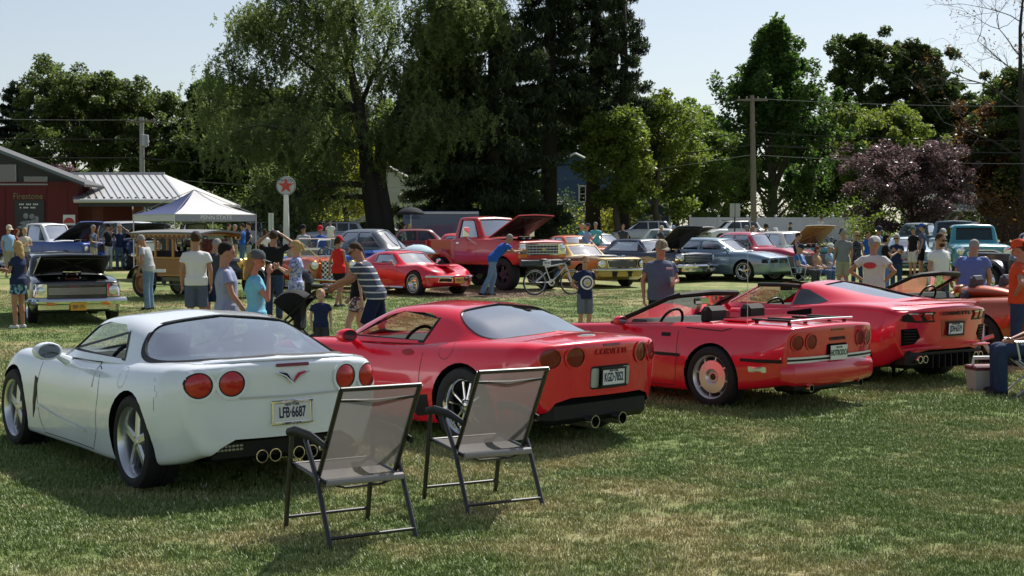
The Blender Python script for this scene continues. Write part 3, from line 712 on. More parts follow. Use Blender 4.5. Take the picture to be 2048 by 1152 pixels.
def build_c5():
    t = thing('red_hardtop_coupe', 'red hardtop sports coupe with split-spoke chrome wheels and twin centre exhausts', 'car', (.185, 13.25, 0), R(135.3))
    rows = [(-.89, [(0, .33), (.70, .33), (.83, .60), (.79, .905), (.40, .935), (0, .938)]),
            (-.60, [(0, .25), (.80, .26), (.915, .58), (.845, .915), (.42, .955), (0, .96)]),
            (-.05, [(0, .17), (.85, .18), (.935, .57), (.845, .90), (.45, .95), (0, .96)]),
            (.6, [(0, .15), (.85, .15), (.905, .53), (.815, .865), (.5, .90), (0, .91)]),
            (1.25, [(0, .15), (.83, .15), (.865, .50), (.79, .835), (.45, .86), (0, .865)]),
            (2.0, [(0, .15), (.83, .15), (.87, .50), (.79, .825), (.45, .845), (0, .845)]),
            (2.65, [(0, .15), (.84, .16), (.89, .50), (.77, .81), (.45, .79), (0, .79)]),
            (3.2, [(0, .16), (.78, .17), (.85, .42), (.70, .66), (.4, .68), (0, .685)]),
            (3.56, [(0, .18), (.60, .20), (.70, .36), (.60, .50), (.35, .535), (0, .54)])]
    arch = prism([(-.74, -.1), (-.70, .30), (-.60, .42), (-.45, .46), (.45, .46), (.60, .42), (.70, .30), (.74, -.1)], 'x', -1.4, -.42)
    body = make_body(t, rows, C6_RAD, REDP, [(0, .345, .75), (2.654, .335, .75)], .385, tub=([(.40, -.66), (1.65, -.66), (1.65, .66), (.40, .66)], .38, 1.3), n=60, fr=.05, ff=.06,
                     bows=[dict(x0=-.35, x1=-.94, bow=.20, lean=-.06, zref=.6, W=.85, p=2.6), dict(x0=2.9, x1=3.62, bow=-.5, W=.72)], cuts=[arch])
    bv = bvh_of(body)
    make_top(t, [[(1.95, .68, .815), (2.05, .50, .825), (2.18, 0, .85)], [(1.66, .725, .83), (1.66, .55, 1.02), (1.75, 0, 1.055)], [(1.25, .745, .84), (1.22, .575, 1.15), (1.30, 0, 1.19)],
                 [(.85, .76, .85), (.85, .585, 1.175), (.87, 0, 1.217)], [(.50, .765, .86), (.47, .58, 1.155), (.50, 0, 1.205)], [(.24, .76, .875), (.20, .575, 1.09), (.18, 0, 1.15)],
                 [(-.02, .735, .895), (-.08, .555, .99), (-.12, 0, 1.045)], [(-.24, .66, .905), (-.32, .50, .935), (-.36, 0, .965)]], [0, .14, 0], REDP, side_glass=False, trim=(.03, BLACK, 1, .012),
             side=[[(1.74, .87), (1.32, 1.075), (1.10, 1.125), (.70, 1.125), (.58, 1.08), (.66, .88)]],
             front=[(2.07, -.50), (2.12, 0), (2.07, .50), (1.85, .60), (1.35, .52), (1.39, 0), (1.35, -.52), (1.85, -.60)],
             rear=[(.42, -.44), (.45, 0), (.42, .44), (.38, .54), (.22, .62), (0, .65), (-.16, .625), (-.25, .54), (-.29, .3), (-.305, 0), (-.29, -.3), (-.25, -.54), (-.16, -.625), (0, -.65), (.22, -.62), (.38, -.54)], split=.9, rglass=GLASSD, n=60, seg=6, th=.018)
    for y in (.75, -.75): wheel(t, 0, y, .345, .30, 'split', rr=.245, rimm=CHROME); wheel(t, 2.654, y, .335, .25, 'split', rr=.235, rimm=CHROME)
    pts = [(.665, .80), (.43, .805), (-.43, .805), (-.665, .80)]
    for (a, b_) in pts:
        q = circ(a, b_, .102, .094, 28); strip('light_bezel', bv, q+[q[0]], 'rear', .02, REDP, t, off=.012, step=.03)
    light_pair(t, bv, pts, 'rear', .088, LENSDR, mat('dark_maroon', (.05, .004, .006), .3), ry=.080, dome=.003, ringw=.014)
    decal('brake_light', bv, rrect(0, .895, .22, .022, .010), 'rear', LENSDR, t, off=.006)
    p = hit(bv, 0, .85, 'rear')[0]
    lettering('embossed_lettering', 'CORVETTE', .075, (p[0]-.004, 0, .835), (0, -1, 0), (-.02, 0, 1), mat('emboss_red', (.40, .006, .010), .4), t, .004, 0, 1.15)
    # plate pocket
    decal('plate_pocket', bv, rrect(0, .615, .50, .20, .03), 'rear', BLACK, t, off=.003, cuts=1)
    for y in (.205, -.205): decal('pocket_light', bv, rrect(y, .615, .085, .165, .02), 'rear', mat('cloudy_lens', (.45, .5, .5), .15, metal=.3), t, off=.012)
    plate(t, (p[0]-.022, 0, .615), (0, -1, 0), (-.02, 0, 1), 'KGD\u00b77852', top='NEW YORK', bot='Z06', frame=BLACK)
    b = MB(); b.box((-.70, 0, .33), (.26, 1.30, .22), bev=.05); b.build('rear_valance', BLACK, t)
    for k in range(3): decal('valance_slot', bv, rrect(-.62, .36-.03*k, .22, .014, .006), 'rear', DARK, t, off=.006)
    for y in (.18, -.18): pipe(t, [(-.60, y, .235), (-.93, y, .235)], .056)
    b = MB(); b.tube([(-.3, .15, .24), (-.6, .15, .24)], .10, 12, flat=.7); b.tube([(-.3, -.2, .24), (-.6, -.2, .24)], .10, 12, flat=.7); b.build('muffler', STEEL, t)
    shutlines(t, bv, [[(1.92, .83), (1.96, .6), (1.90, .30), (1.82, .20)], [(.62, .85), (.56, .78), (.56, .5), (.60, .20)], [(1.92, .81), (1.3, .825), (.62, .85)], [(1.82, .20), (.60, .20)]])
    for v in ('L', 'Rt'):
        decal('brake_duct', bv, [(.62, .40), (.45, .42), (.43, .24), (.60, .21), (.66, .25)], v, BLACK, t, off=.006)
        decal('side_marker', bv, circ(-.52, .60, .085, .028, 16), v, LENSDR, t, off=.004, dome=.004)
        decal('door_handle', bv, circ(.78, .775, .09, .028, 16), v, mat('handle_red', (.33, .006, .01), .5), t, off=.004)
        decal('side_cove', bv, [(2.1, .62), (1.75, .60), (1.35, .56), (1.60, .48), (2.0, .36), (2.15, .33)], v, REDP, t, off=.008)
    q = circ(.25, .82, .09, .075); strip('fuel_door_line', bv, q+[q[0]], 'L', .005, SHUT, t, off=.001)
    strip('trunk_line', bv, [(-.50, .62), (-.80, .58), (-.84, .3), (-.86, 0), (-.84, -.3), (-.80, -.58), (-.50, -.62)], 'top', .007, SHUT, t, off=.002)
    decal('deck_badge', bv, circ(-.66, 0, .05, .11, 16), 'top', CHROME, t, off=.006, dome=.006)
    mirror(t, 1.50, .96, .895, REDP, s=.9); mirror(t, 1.50, -.96, .895, REDP, s=.9)
    for y in (.36, -.36): seat(t, .72, y, .30, back=.48)
    steering(t, 1.15, .36, .80); dash(t, 1.5, 1.3, .75)
build_c5()
def build_c4():
    t = thing('red_convertible', 'red wedge-shaped convertible with luggage rack, black side moulding and HOTROD C4 plate', 'car', (2.74, 16.0, 0), R(133.5))
    rows = [(-.95, [(0, .29), (.74, .29), (.80, .55), (.765, .875), (.40, .895), (0, .90)]),
            (-.60, [(0, .24), (.84, .24), (.895, .55), (.80, .88), (.42, .91), (0, .915)]),
            (-.05, [(0, .17), (.86, .18), (.905, .55), (.785, .875), (.45, .91), (0, .92)]),
            (.45, [(0, .15), (.86, .15), (.90, .55), (.78, .865), (.45, .90), (0, .905)]),
            (1.2, [(0, .15), (.84, .15), (.885, .55), (.79, .84), (.45, .85), (0, .855)]),
            (1.8, [(0, .15), (.84, .15), (.885, .55), (.79, .81), (.45, .815), (0, .82)]),
            (2.44, [(0, .15), (.85, .16), (.895, .52), (.78, .77), (.45, .755), (0, .755)]),
            (3.0, [(0, .16), (.82, .17), (.87, .42), (.74, .62), (.4, .635), (0, .64)]),
            (3.42, [(0, .20), (.74, .21), (.80, .36), (.72, .47), (.35, .49), (0, .50)])]
    body = make_body(t, rows, [0, .06, .35, .07, .2, 0], REDC4, [(0, .325, .76), (2.443, .325, .77)], .362, tub=([(.15, -.64), (1.30, -.64), (1.30, .64), (.15, .64)], .34, 1.3), n=56, fr=.03, ff=.04,
                     bows=[dict(x0=-.5, x1=-.98, bow=.09, lean=-.05, zref=.55, W=.80, p=3), dict(x0=2.9, x1=3.46, bow=-.2, W=.8)])
    bv = bvh_of(body)
    for y in (.76, -.76): wheel(t, 0, y, .325, .27, 'turbine', rr=.235, rimm=mat('turned_alloy', (.74, .72, .72), .3, metal=.8)); wheel(t, 2.443, y, .325, .26, 'turbine', rr=.235, rimm=MATS['turned_alloy'])
    # windscreen frame and glass
    A = [(1.55, .72, .82), (1.22, .675, .95), (.82, .60, 1.125), (.74, .52, 1.155), (.70, 0, 1.175)]
    full = A+[(x, -y, z) for (x, y, z) in A[-2::-1]]
    b = MB(); b.tube(full, [.035, .032, .032, .04, .045, .04, .032, .032, .035], 8, flat=.8); b.build('windscreen_frame', BLACK, t)
    G = np.array([[(x, y*s, z) for s in np.linspace(-1, 1, 9)] for (x, y, z) in [(1.55, .70, .82), (1.26, .66, .94), (.98, .61, 1.06), (.76, .54, 1.145)]]); G[:, :, 0] += .14*(1-np.linspace(-1, 1, 9)**2)[None]*np.array([1, .8, .5, .15])[:, None]
    mobj('windscreen', G.reshape(-1, 3), [(i*9+j, i*9+j+1, (i+1)*9+j+1, (i+1)*9+j) for i in range(3) for j in range(8)], GLASS, t, sharp=None)
    b = MB(); b.box((.84, 0, 1.075), (.03, .26, .075), bev=.015); m_ = b.build('rear_view_mirror', BLACK, t); mobj('mirror_glass', *rbox((.823, 0, 1.075), (.006, .24, .06)), mat('mirror_sky', (.5, .5, .5), .03, metal=1.), m_)
    for y in (.35, -.35):
        seat(t, .58, y, .30, m=mat('seat_red', (.22, .01, .012), .6), back=.52, head=False); b = MB(); b.box((.38, y, .945), (.15, .34, .20), bev=.045); b.build('headrest', BLACK, t)
    steering(t, 1.0, .35, .82, .19); dash(t, 1.28, 1.28, .76, mat('dash_grey', (.06, .06, .065), .6))
    mirror(t, 1.25, .93, .87, REDC4, s=.75); mirror(t, 1.25, -.93, .87, REDC4, s=.75)
    pts = [(.645, .725), (.445, .73), (-.445, .73), (-.645, .725)]
    for (a, b_) in pts:
        q = circ(a, b_, .084, .084, 26); strip('light_bezel', bv, q+[q[0]], 'rear', .014, REDC4, t, off=.012, step=.03)
    light_pair(t, bv, pts, 'rear', .077, mat('sunk_red_lens', (.20, .003, .006), .25), mat('dark_maroon', (.05, .004, .006), .3), dome=.003, ringw=.012)
    for (z, mm, nm) in ((.568, mat('stripe_white', (.75, .75, .73), .5), 'white_stripe'), (.547, BLACK, 'black_moulding'), (.526, MATS['stripe_white'], 'white_stripe')):
        strip(nm, bv, [(.80, z), (0, z), (-.80, z)], 'rear', .02, mm, t, off=.010)
    for v in ('L', 'Rt'):
        strip('side_moulding', bv, [(-.86, .535), (0-.40, .535)], v, .035, BLACK, t, off=.010); strip('side_moulding', bv, [(.42, .535), (2.02, .535)], v, .035, BLACK, t, off=.010)
        decal('side_marker', bv, rrect(-.60, .445, .20, .06, .015), v, LENSC, t, off=.006)
        decal('door_handle', bv, rrect(.66, .745, .13, .04, .01), v, BLACK, t, off=.004)
        strip('deck_line', bv, [(.40, .83), (-.10, .815), (-.22, .85)], v, .01, SHUT, t, off=.003)
    bp = MB(); bp.tube([(-.84, .79, .40), (-.93, .70, .40), (-.975, .3, .40), (-.98, 0, .40), (-.975, -.3, .40), (-.93, -.70, .40), (-.84, -.79, .40)], [.035, .045, .05, .05, .05, .045, .035], 12, flat=2.6); bp.build('rear_bumper', REDC4, t)
    shutlines(t, bv, [[(1.78, .79), (1.86, .5), (1.80, .2)], [(.50, .84), (.46, .5), (.50, .2)], [(1.80, .2), (.50, .2)]])
    p = hit(bv, 0, .66, 'rear')[0]; decal('plate_pocket', bv, rrect(0, .60, .36, .19, .02), 'rear', DARK, t, off=.003, cuts=1)
    plate(t, (p[0]-.03, 0, .60), (0, -1, 0), (0, 0, 1), 'HOTRODC4', top='NEW YORK', frame=None, bgm=mat('plate_cream', (.74, .74, .70), .5), txm=mat('plate_green', (.02, .07, .05), .5), size=.066)
    lettering('badge_lettering', 'CORVETTE', .045, (p[0]-.008, 0, .745), (0, -1, 0), (0, 0, 1), SHUT, t, .003, .002, 1.3)
    decal('brake_light', bv, rrect(0, .84, .24, .02, .008), 'rear', LENSDR, t, off=.006)
    # luggage rack: four slats and a cross rail
    rk = node('luggage_rack', t)
    for y in (.50, .22, -.22, -.50):
        b = MB(); b.box((-.52, y, .935), (.52, .045, .022), bev=.008); b.build('rack_slat', BLACK, rk)
    b = MB(); b.tube([(-.80, .56, .935), (-.82, 0, .945), (-.80, -.56, .935)], .012, 8); b.build('rack_rail', STEEL, rk)
    b = MB()
    for y in (.50, .22, -.22, -.50):
        for x in (-.32, -.74): b.box((x, y, .91), (.03, .03, .06))
    b.build('rack_feet', BLACK, rk)
    b = MB(); b.tube([(-.35, .70, .86), (-.35, .70, 1.75)], [.004, .0025], 6); b.build('antenna', STEEL, t)
    b = MB(); b.box((-.75, 0, .26), (.3, 1.2, .12), bev=.03); b.build('rear_valance', BLACK, t)
    for y in (.45, -.45): pipe(t, [(-.7, y, .25), (-.99, y, .25)], .04)
    b = MB(); V, F = rbox((-.08, 0, .918), (.32, 1.15, .03), .012); b.add(V, F); b.build('deck_lid', REDC4, t)
build_c4()
def build_c8():
    t = thing('red_mid_engine_car', 'metallic red mid-engine sports car with angular tail lights, roof panel removed', 'car', (4.83, 18.37, 0), R(127.5))
    rows = [(-.86, [(0, .36), (.78, .36), (.90, .62), (.86, .90), (.45, .955), (0, .965)]),
            (-.55, [(0, .26), (.86, .26), (.965, .60), (.88, .955), (.45, 1.0), (0, 1.01)]),
            (0, [(0, .16), (.88, .17), (.967, .58), (.865, .975), (.45, 1.01), (0, 1.02)]),
            (.6, [(0, .14), (.88, .15), (.945, .55), (.84, .945), (.5, .97), (0, .98)]),
            (1.15, [(0, .13), (.86, .14), (.90, .52), (.80, .89), (.5, .91), (0, .91)]),
            (1.9, [(0, .13), (.86, .14), (.90, .50), (.80, .85), (.45, .86), (0, .86)]),
            (2.72, [(0, .14), (.88, .15), (.935, .50), (.80, .82), (.45, .76), (0, .76)]),
            (3.25, [(0, .14), (.84, .15), (.88, .40), (.74, .62), (.4, .62), (0, .63)]),
            (3.60, [(0, .16), (.62, .18), (.72, .32), (.62, .44), (.35, .47), (0, .48)])]
    arch = prism([(-.80, -.1), (-.78, .32), (-.62, .40), (-.40, .445), (.40, .445), (.62, .40), (.78, .32), (.80, -.1)], 'x', -1.4, -.42)
    body = make_body(t, rows, [0, .05, .22, .07, .25, 0], REDC8, [(0, .345, .78), (2.722, .335, .79)], .385, tub=([(1.0, -.64), (2.1, -.64), (2.1, .64), (1.0, .64)], .34, 1.3), n=60, fr=.03, ff=.05,
                     bows=[dict(x0=-.45, x1=-.90, bow=.20, lean=-.10, zref=.6, W=.90, p=2.2), dict(x0=2.9, x1=3.65, bow=-.5, W=.72)], cuts=[arch])
    bv = bvh_of(body)
    top = [[(2.55, .66, .83), (2.62, .5, .835), (2.72, 0, .84)], [(2.22, .715, .85), (2.20, .54, 1.0), (2.30, 0, 1.03)], [(1.78, .735, .865), (1.74, .55, 1.165), (1.80, 0, 1.20)],
           [(1.40, .75, .88), (1.40, .56, 1.195), (1.40, 0, 1.234)], [(1.0, .765, .90), (1.0, .56, 1.185), (1.0, 0, 1.228)], [(.6, .77, .94), (.6, .54, 1.135), (.6, 0, 1.185)], [(.1, .73, .975), (.1, .49, 1.06), (.1, 0, 1.105)],
           [(-.35, .62, .985), (-.38, .42, 1.005), (-.42, 0, 1.035)]]
    top_o = make_top(t, top, [0, .12, 0], REDC8, side=[[(2.24, .905), (1.84, 1.115), (1.72, 1.30), (1.06, 1.30), (1.06, .92)]], side_glass=False,
             front=[(2.60, -.50), (2.64, 0), (2.60, .50), (2.40, .60), (1.86, .50), (1.90, 0), (1.86, -.50), (2.40, -.60)],
             rear=[(.82, -.38), (.86, 0), (.82, .38), (.05, .36), (-.26, .30), (-.30, 0), (-.26, -.30), (.05, -.36)], split=1.2, rglass=glassmat('engine_glass', (.5, .55, .56), .8), n=56, seg=6, th=.02)
    rv = bvh_of(top_o)
    for v in ('L', 'Rt'): decal('quarter_window', rv, [(1.02, .925), (1.02, 1.13), (.88, 1.12), (.46, .99), (.62, .95)], v, GLASSB, t, off=.004, cuts=2)
    b = MB(); b.tube([(1.78, .56, 1.155), (1.40, .60, 1.165), (1.04, .585, 1.155)], .028, 8); b.build('roof_rail', BLACK, t); b = MB(); b.tube([(1.78, -.56, 1.155), (1.40, -.60, 1.165), (1.04, -.585, 1.155)], .028, 8); b.build('roof_rail', BLACK, t)
    for y in (.78, -.78): wheel(t, 0, y, .345, .30, 'ten', rr=.255, rimm=mat('black_alloy', (.02, .02, .022), .3, metal=.5, coat=.6)); wheel(t, 2.722, y, .335, .26, 'ten', rr=.245, rimm=MATS['black_alloy'])
    for s in (1, -1):
        pf = lambda P: [(s*a, b_) for (a, b_) in P]
        o = decal('tail_light', bv, pf([(.945, .86), (.85, .90), (.36, .90), (.40, .85), (.36, .78), (.62, .775), (.80, .79)]), 'rear', BLACK, t, off=.006, cuts=2)
        decal('light_blade', bv, pf([(.74, .885), (.56, .885), (.60, .86), (.56, .80), (.66, .80), (.70, .855)]), 'rear', LENSR, o, off=.016)
        decal('light_blade', bv, pf([(.54, .885), (.40, .885), (.44, .855), (.40, .80), (.49, .80), (.53, .85)]), 'rear', LENSR, o, off=.016)
        decal('light_lens', bv, pf([(.76, .89), (.62, .89), (.63, .875), (.74, .875)]), 'rear', LENSC, o, off=.018)
        decal('light_lens', bv, pf([(.54, .89), (.42, .89), (.43, .875), (.53, .875)]), 'rear', LENSC, o, off=.018)
        decal('rear_intake', bv, pf([(.82, .70), (.62, .71), (.56, .60), (.64, .52), (.80, .50)]), 'rear', DARK, t, off=.004, cuts=2)
        for k in range(5): decal('intake_slat', bv, pf(rrect(.70, .54+.035*k, .16, .008, .003)), 'rear', mat('dark_metal', (.05, .05, .055), .4, metal=.8), t, off=.010)
        b = MB(); b.tube([(-.80, s*.86, .46), (-.90, s*.60, .475), (-.93, s*.30, .48)], [.012, .02, .012], 8); b.build('bumper_blade', REDC8, t)
        for (yy) in (.60, .50): pipe(t, [(-.60, s*yy, .335), (-.86, s*yy, .335)], .045)
        decal('side_scoop', bv, [(1.05, .84), (.62, .90), (.60, .84), (.78, .60), (1.02, .34), (1.14, .34), (1.0, .62)], 'L' if s > 0 else 'Rt', DARK, t, off=.004, cuts=2)
    p = hit(bv, 0, .66, 'rear')[0]; decal('plate_pocket', bv, [(-.26, .80), (-.22, .58), (.22, .58), (.26, .80)], 'rear', mat('deep_red', (.30, .004, .012), .35, coat=1), t, off=.003, cuts=2)
    plate(t, (p[0]-.022, 0, .69), (0, -1, 0), (-.06, 0, 1), 'JDN\u00b76519', top='PENNSYLVANIA', frame=BLACK)
    lettering('badge_lettering', 'CORVETTE', .06, (hit(bv, 0, .88, 'rear')[0][0]-.008, 0, .875), (0, -1, 0), (-.06, 0, 1), BLACK, t, .003, .002, 1.9)
    b = MB(); b.tube([(-.62, .80, .975), (-.80, .60, .99), (-.88, .3, 1.0), (-.90, 0, 1.003), (-.88, -.3, 1.0), (-.80, -.60, .99), (-.62, -.80, .975)], [.01, .022, .026, .026, .026, .022, .01], 10, flat=.55); b.build('tail_spoiler', REDC8, t)
    b = MB(); b.box((-.62, 0, .34), (.34, 1.5, .24), bev=.05); b.build('rear_diffuser', BLACK, t)
    for k in range(-3, 4): mobj('diffuser_fin', *rbox((-.80, k*.12, .30), (.12, .012, .16)), BLACK, t, smooth=False)
    strip('haunch_line', bv, [(1.6, .865), (.9, .905), (.3, .945), (-.3, .93), (-.7, .90)], 'L', .012, REDC8, t, off=.008)
    shutlines(t, bv, [[(2.2, .84), (2.24, .5), (2.1, .2)], [(1.12, .87), (1.05, .6), (1.15, .3), (1.2, .2)], [(2.1, .2), (1.2, .2)]])
    mirror(t, 2.05, .98, .95, REDC8, s=.85); mirror(t, 2.05, -.98, .95, REDC8, s=.85)
    for y in (.36, -.36): seat(t, 1.25, y, .30, back=.48)
    steering(t, 1.72, .36, .80); dash(t, 2.05, 1.28, .76)
    b = MB(); b.box((1.80, 0, 1.10), (.03, .24, .07), bev=.015); b.build('rear_view_mirror', BLACK, t)
    strip('deck_line', bv, [(-.45, .62), (-.72, .55), (-.80, 0), (-.72, -.55), (-.45, -.62)], 'top', .008, SHUT, t, off=.003)
    b = MB()
    for k in range(4): b.box((.25-.16*k, 0, .99), (.05, .5, .05), bev=.015)
    b.build('engine_cover', mat('engine_red', (.2, .01, .015), .5), t)
build_c8()
def build_orange():
    t = thing('orange_convertible', 'burnt orange convertible sports car with black windscreen frame and top down', 'car', (7.25, 20.9, 0), R(127.5))
    body = make_body(t, c6_rows(), C6_RAD, ORANGEP, [(0, .345, .745), (2.686, .335, .75)], .385, tub=([(.48, -.64), (1.75, -.64), (1.75, .64), (.48, .64)], .38, 1.3), n=50, fr=.045, ff=.06,
                     bows=[dict(x0=-.35, x1=-.83, bow=.17, lean=-.05, zref=.6, W=.85, p=2.6), dict(x0=2.9, x1=3.58, bow=-.45, W=.72)])
    bv = bvh_of(body)
    A = [(2.05, .68, .87), (1.74, .65, 1.02), (1.38, .57, 1.185), (1.32, .46, 1.215), (1.30, 0, 1.235)]; full = A+[(x, -y, z) for (x, y, z) in A[-2::-1]]
    b = MB(); b.tube(full, [.04, .036, .036, .045, .05, .045, .036, .036, .04], 8, flat=.8); b.build('windscreen_frame', BLACK, t)
    G = np.array([[(x, y*s, z) for s in np.linspace(-1, 1, 9)] for (x, y, z) in [(2.05, .66, .87), (1.74, .63, 1.02), (1.36, .52, 1.205)]]); G[:, :, 0] += .14*(1-np.linspace(-1, 1, 9)**2)[None]*np.array([1, .6, .15])[:, None]
    mobj('windscreen', G.reshape(-1, 3), [(i*9+j, i*9+j+1, (i+1)*9+j+1, (i+1)*9+j) for i in range(2) for j in range(8)], GLASS, t, sharp=None)
    for y in (.37, -.37):
        seat(t, .78, y, .40, back=.56, m=mat('seat_slate', (.05, .06, .08), .6))
        V = []; 
        b = MB(); b.tube([(.55, y, .985), (.30, y, 1.005), (0, y, .99), (-.3, y, .96)], [.20, .21, .17, .08], 14, flat=.42); b.build('deck_fairing', ORANGEP, t)
    steering(t, 1.28, .36, .88); dash(t, 1.62, 1.3, .82)
    for y in (.745, -.745): wheel(t, 0, y, .345, .285, 'five', rr=.245); wheel(t, 2.686, y, .335, .245, 'five', rr=.235)
    light_pair(t, bv, [(.69, .79), (.46, .80), (-.46, .80), (-.69, .79)], 'rear', .083, LENSR, BLACK)
    shutlines(t, bv, [[(2.02, .835), (2.06, .6), (2.0, .30), (1.92, .20)], [(.86, .86), (.70, .82), (.62, .62), (.66, .35), (.78, .20)]])
    mirror(t, 1.66, 1.0, .955, ORANGEP); mirror(t, 1.66, -1.0, .955, ORANGEP)
    for y in (.20, .095, -.095, -.20): pipe(t, [(-.55, y, .27), (-.80, y, .275)], .048)
    b = MB(); b.box((-.64, 0, .27), (.26, 1.2, .2), bev=.03); b.build('rear_valance', BLACK, t)
build_orange()
# ------------------------------------------------------------------ the show cars in the field behind
def wpaint(n, c, **k): return paint(n, c, **k)
def engine(t, x, z, w=.5, col=(.25, .03, .02), l=.7, air=True):
    e = node('engine', t); b = MB(); b.box((x, 0, z), (l, w*.7, .28), bev=.05); b.build('engine_block', mat('engine_%d' % int(col[0]*1000), col, .5), e)
    for y in (-w*.42, w*.42): b = MB(); b.box((x, y, z+.12), (l*.85, .14, .09), bev=.03); b.build('valve_cover', CHROME, e)
    if air: b = MB(); V, F = lathe([(0, .10), (.16, .10), (.19, .08), (.19, .03), (.17, .0), (0, 0)], 20, 'z'); b.add(V+np.array([x, 0, z+.2]), F); b.build('air_cleaner', CHROME, e)
    b = MB()
    for k in range(5): b.tube([(x-l/2+.15*k, -w*.35, z+.12), (x-l/2+.15*k, -.05*k+.1, z+.24), (x+.1, 0, z+.2)], .012, 5)
    b.tube([(x+l/2, -.2, z+.05), (x+l/2+.25, -.3, z+.1)], .03, 6); b.build('engine_hose', BLACK, e)
def hood_panel(t, x0, z0, ln, w0, w1, ang, m, under=None, crown=.04, front_hinge=False):
    # raised bonnet, hinged at (x0,z0)
    h = node('hood', t, (x0, 0, z0), (0, -R(ang), 0)); nx, ny = 8, 9; V = []; F = []
    for s_ in (0, 1):
        for i in range(nx):
            for j in range(ny):
                u = i/(nx-1); v = j/(ny-1)*2-1; w_ = w0+(w1-w0)*u; V.append((ln*u, w_*v*(1-.01*s_), crown*(1-v*v)*(1-.3*u)-.012*u*u*4*.5-(.03 if s_ else 0)))
    N = nx*ny; q = lambda i, j: i*ny+j; top = []; und = []
    for i in range(nx-1):
        for j in range(ny-1): top.append((q(i, j), q(i+1, j), q(i+1, j+1), q(i, j+1))); und.append((N+q(i, j), N+q(i, j+1), N+q(i+1, j+1), N+q(i+1, j)))
    edge = [(q(0, j), q(0, j+1), N+q(0, j+1), N+q(0, j)) for j in range(ny-1)]+[(q(nx-1, j+1), q(nx-1, j), N+q(nx-1, j), N+q(nx-1, j+1)) for j in range(ny-1)]
    edge += [(q(i+1, 0), q(i, 0), N+q(i, 0), N+q(i+1, 0)) for i in range(nx-1)]+[(q(i, ny-1), q(i+1, ny-1), N+q(i+1, ny-1), N+q(i, ny-1)) for i in range(nx-1)]
    mobj('hood_panel', V, top+edge, m, h); mobj('hood_underside', V[N:], [tuple(i-N for i in f) for f in und], under or mat('hood_under', (.02, .02, .021), .7), h)
    b = MB(); b.tube([(ln*.08, 0, -.05), (ln*.92, 0, -.05)], .02, 6); b.tube([(ln*.1, -w0*.8, -.05), (ln*.9, w1*.5, -.05)], .02, 6); b.tube([(ln*.1, w0*.8, -.05), (ln*.9, -w1*.5, -.05)], .02, 6); b.tube([(ln*.93, -w1*.9, -.05), (ln*.93, w1*.9, -.05)], .02, 6); b.build('hood_brace', under or MATS['hood_under'], h)
    return h
def bumper(t, x, w, z, h=.09, d=.10, bow=.12, m=None, name='bumper', sgn=1, wrap=.25):
    ys = np.linspace(-w, w, 11); P = [(x-sgn*(bow*(abs(y)/w)**2.5+.0), y, z) for y in ys]; P = [(P[0][0]-sgn*wrap, -w*1.01, z)]+P+[(P[-1][0]-sgn*wrap, w*1.01, z)]
    b = MB(); b.tube(P, [h*.35]+[h*.55]*11+[h*.35], 10, flat=.9); return b.build(name, m or CHROME, t)
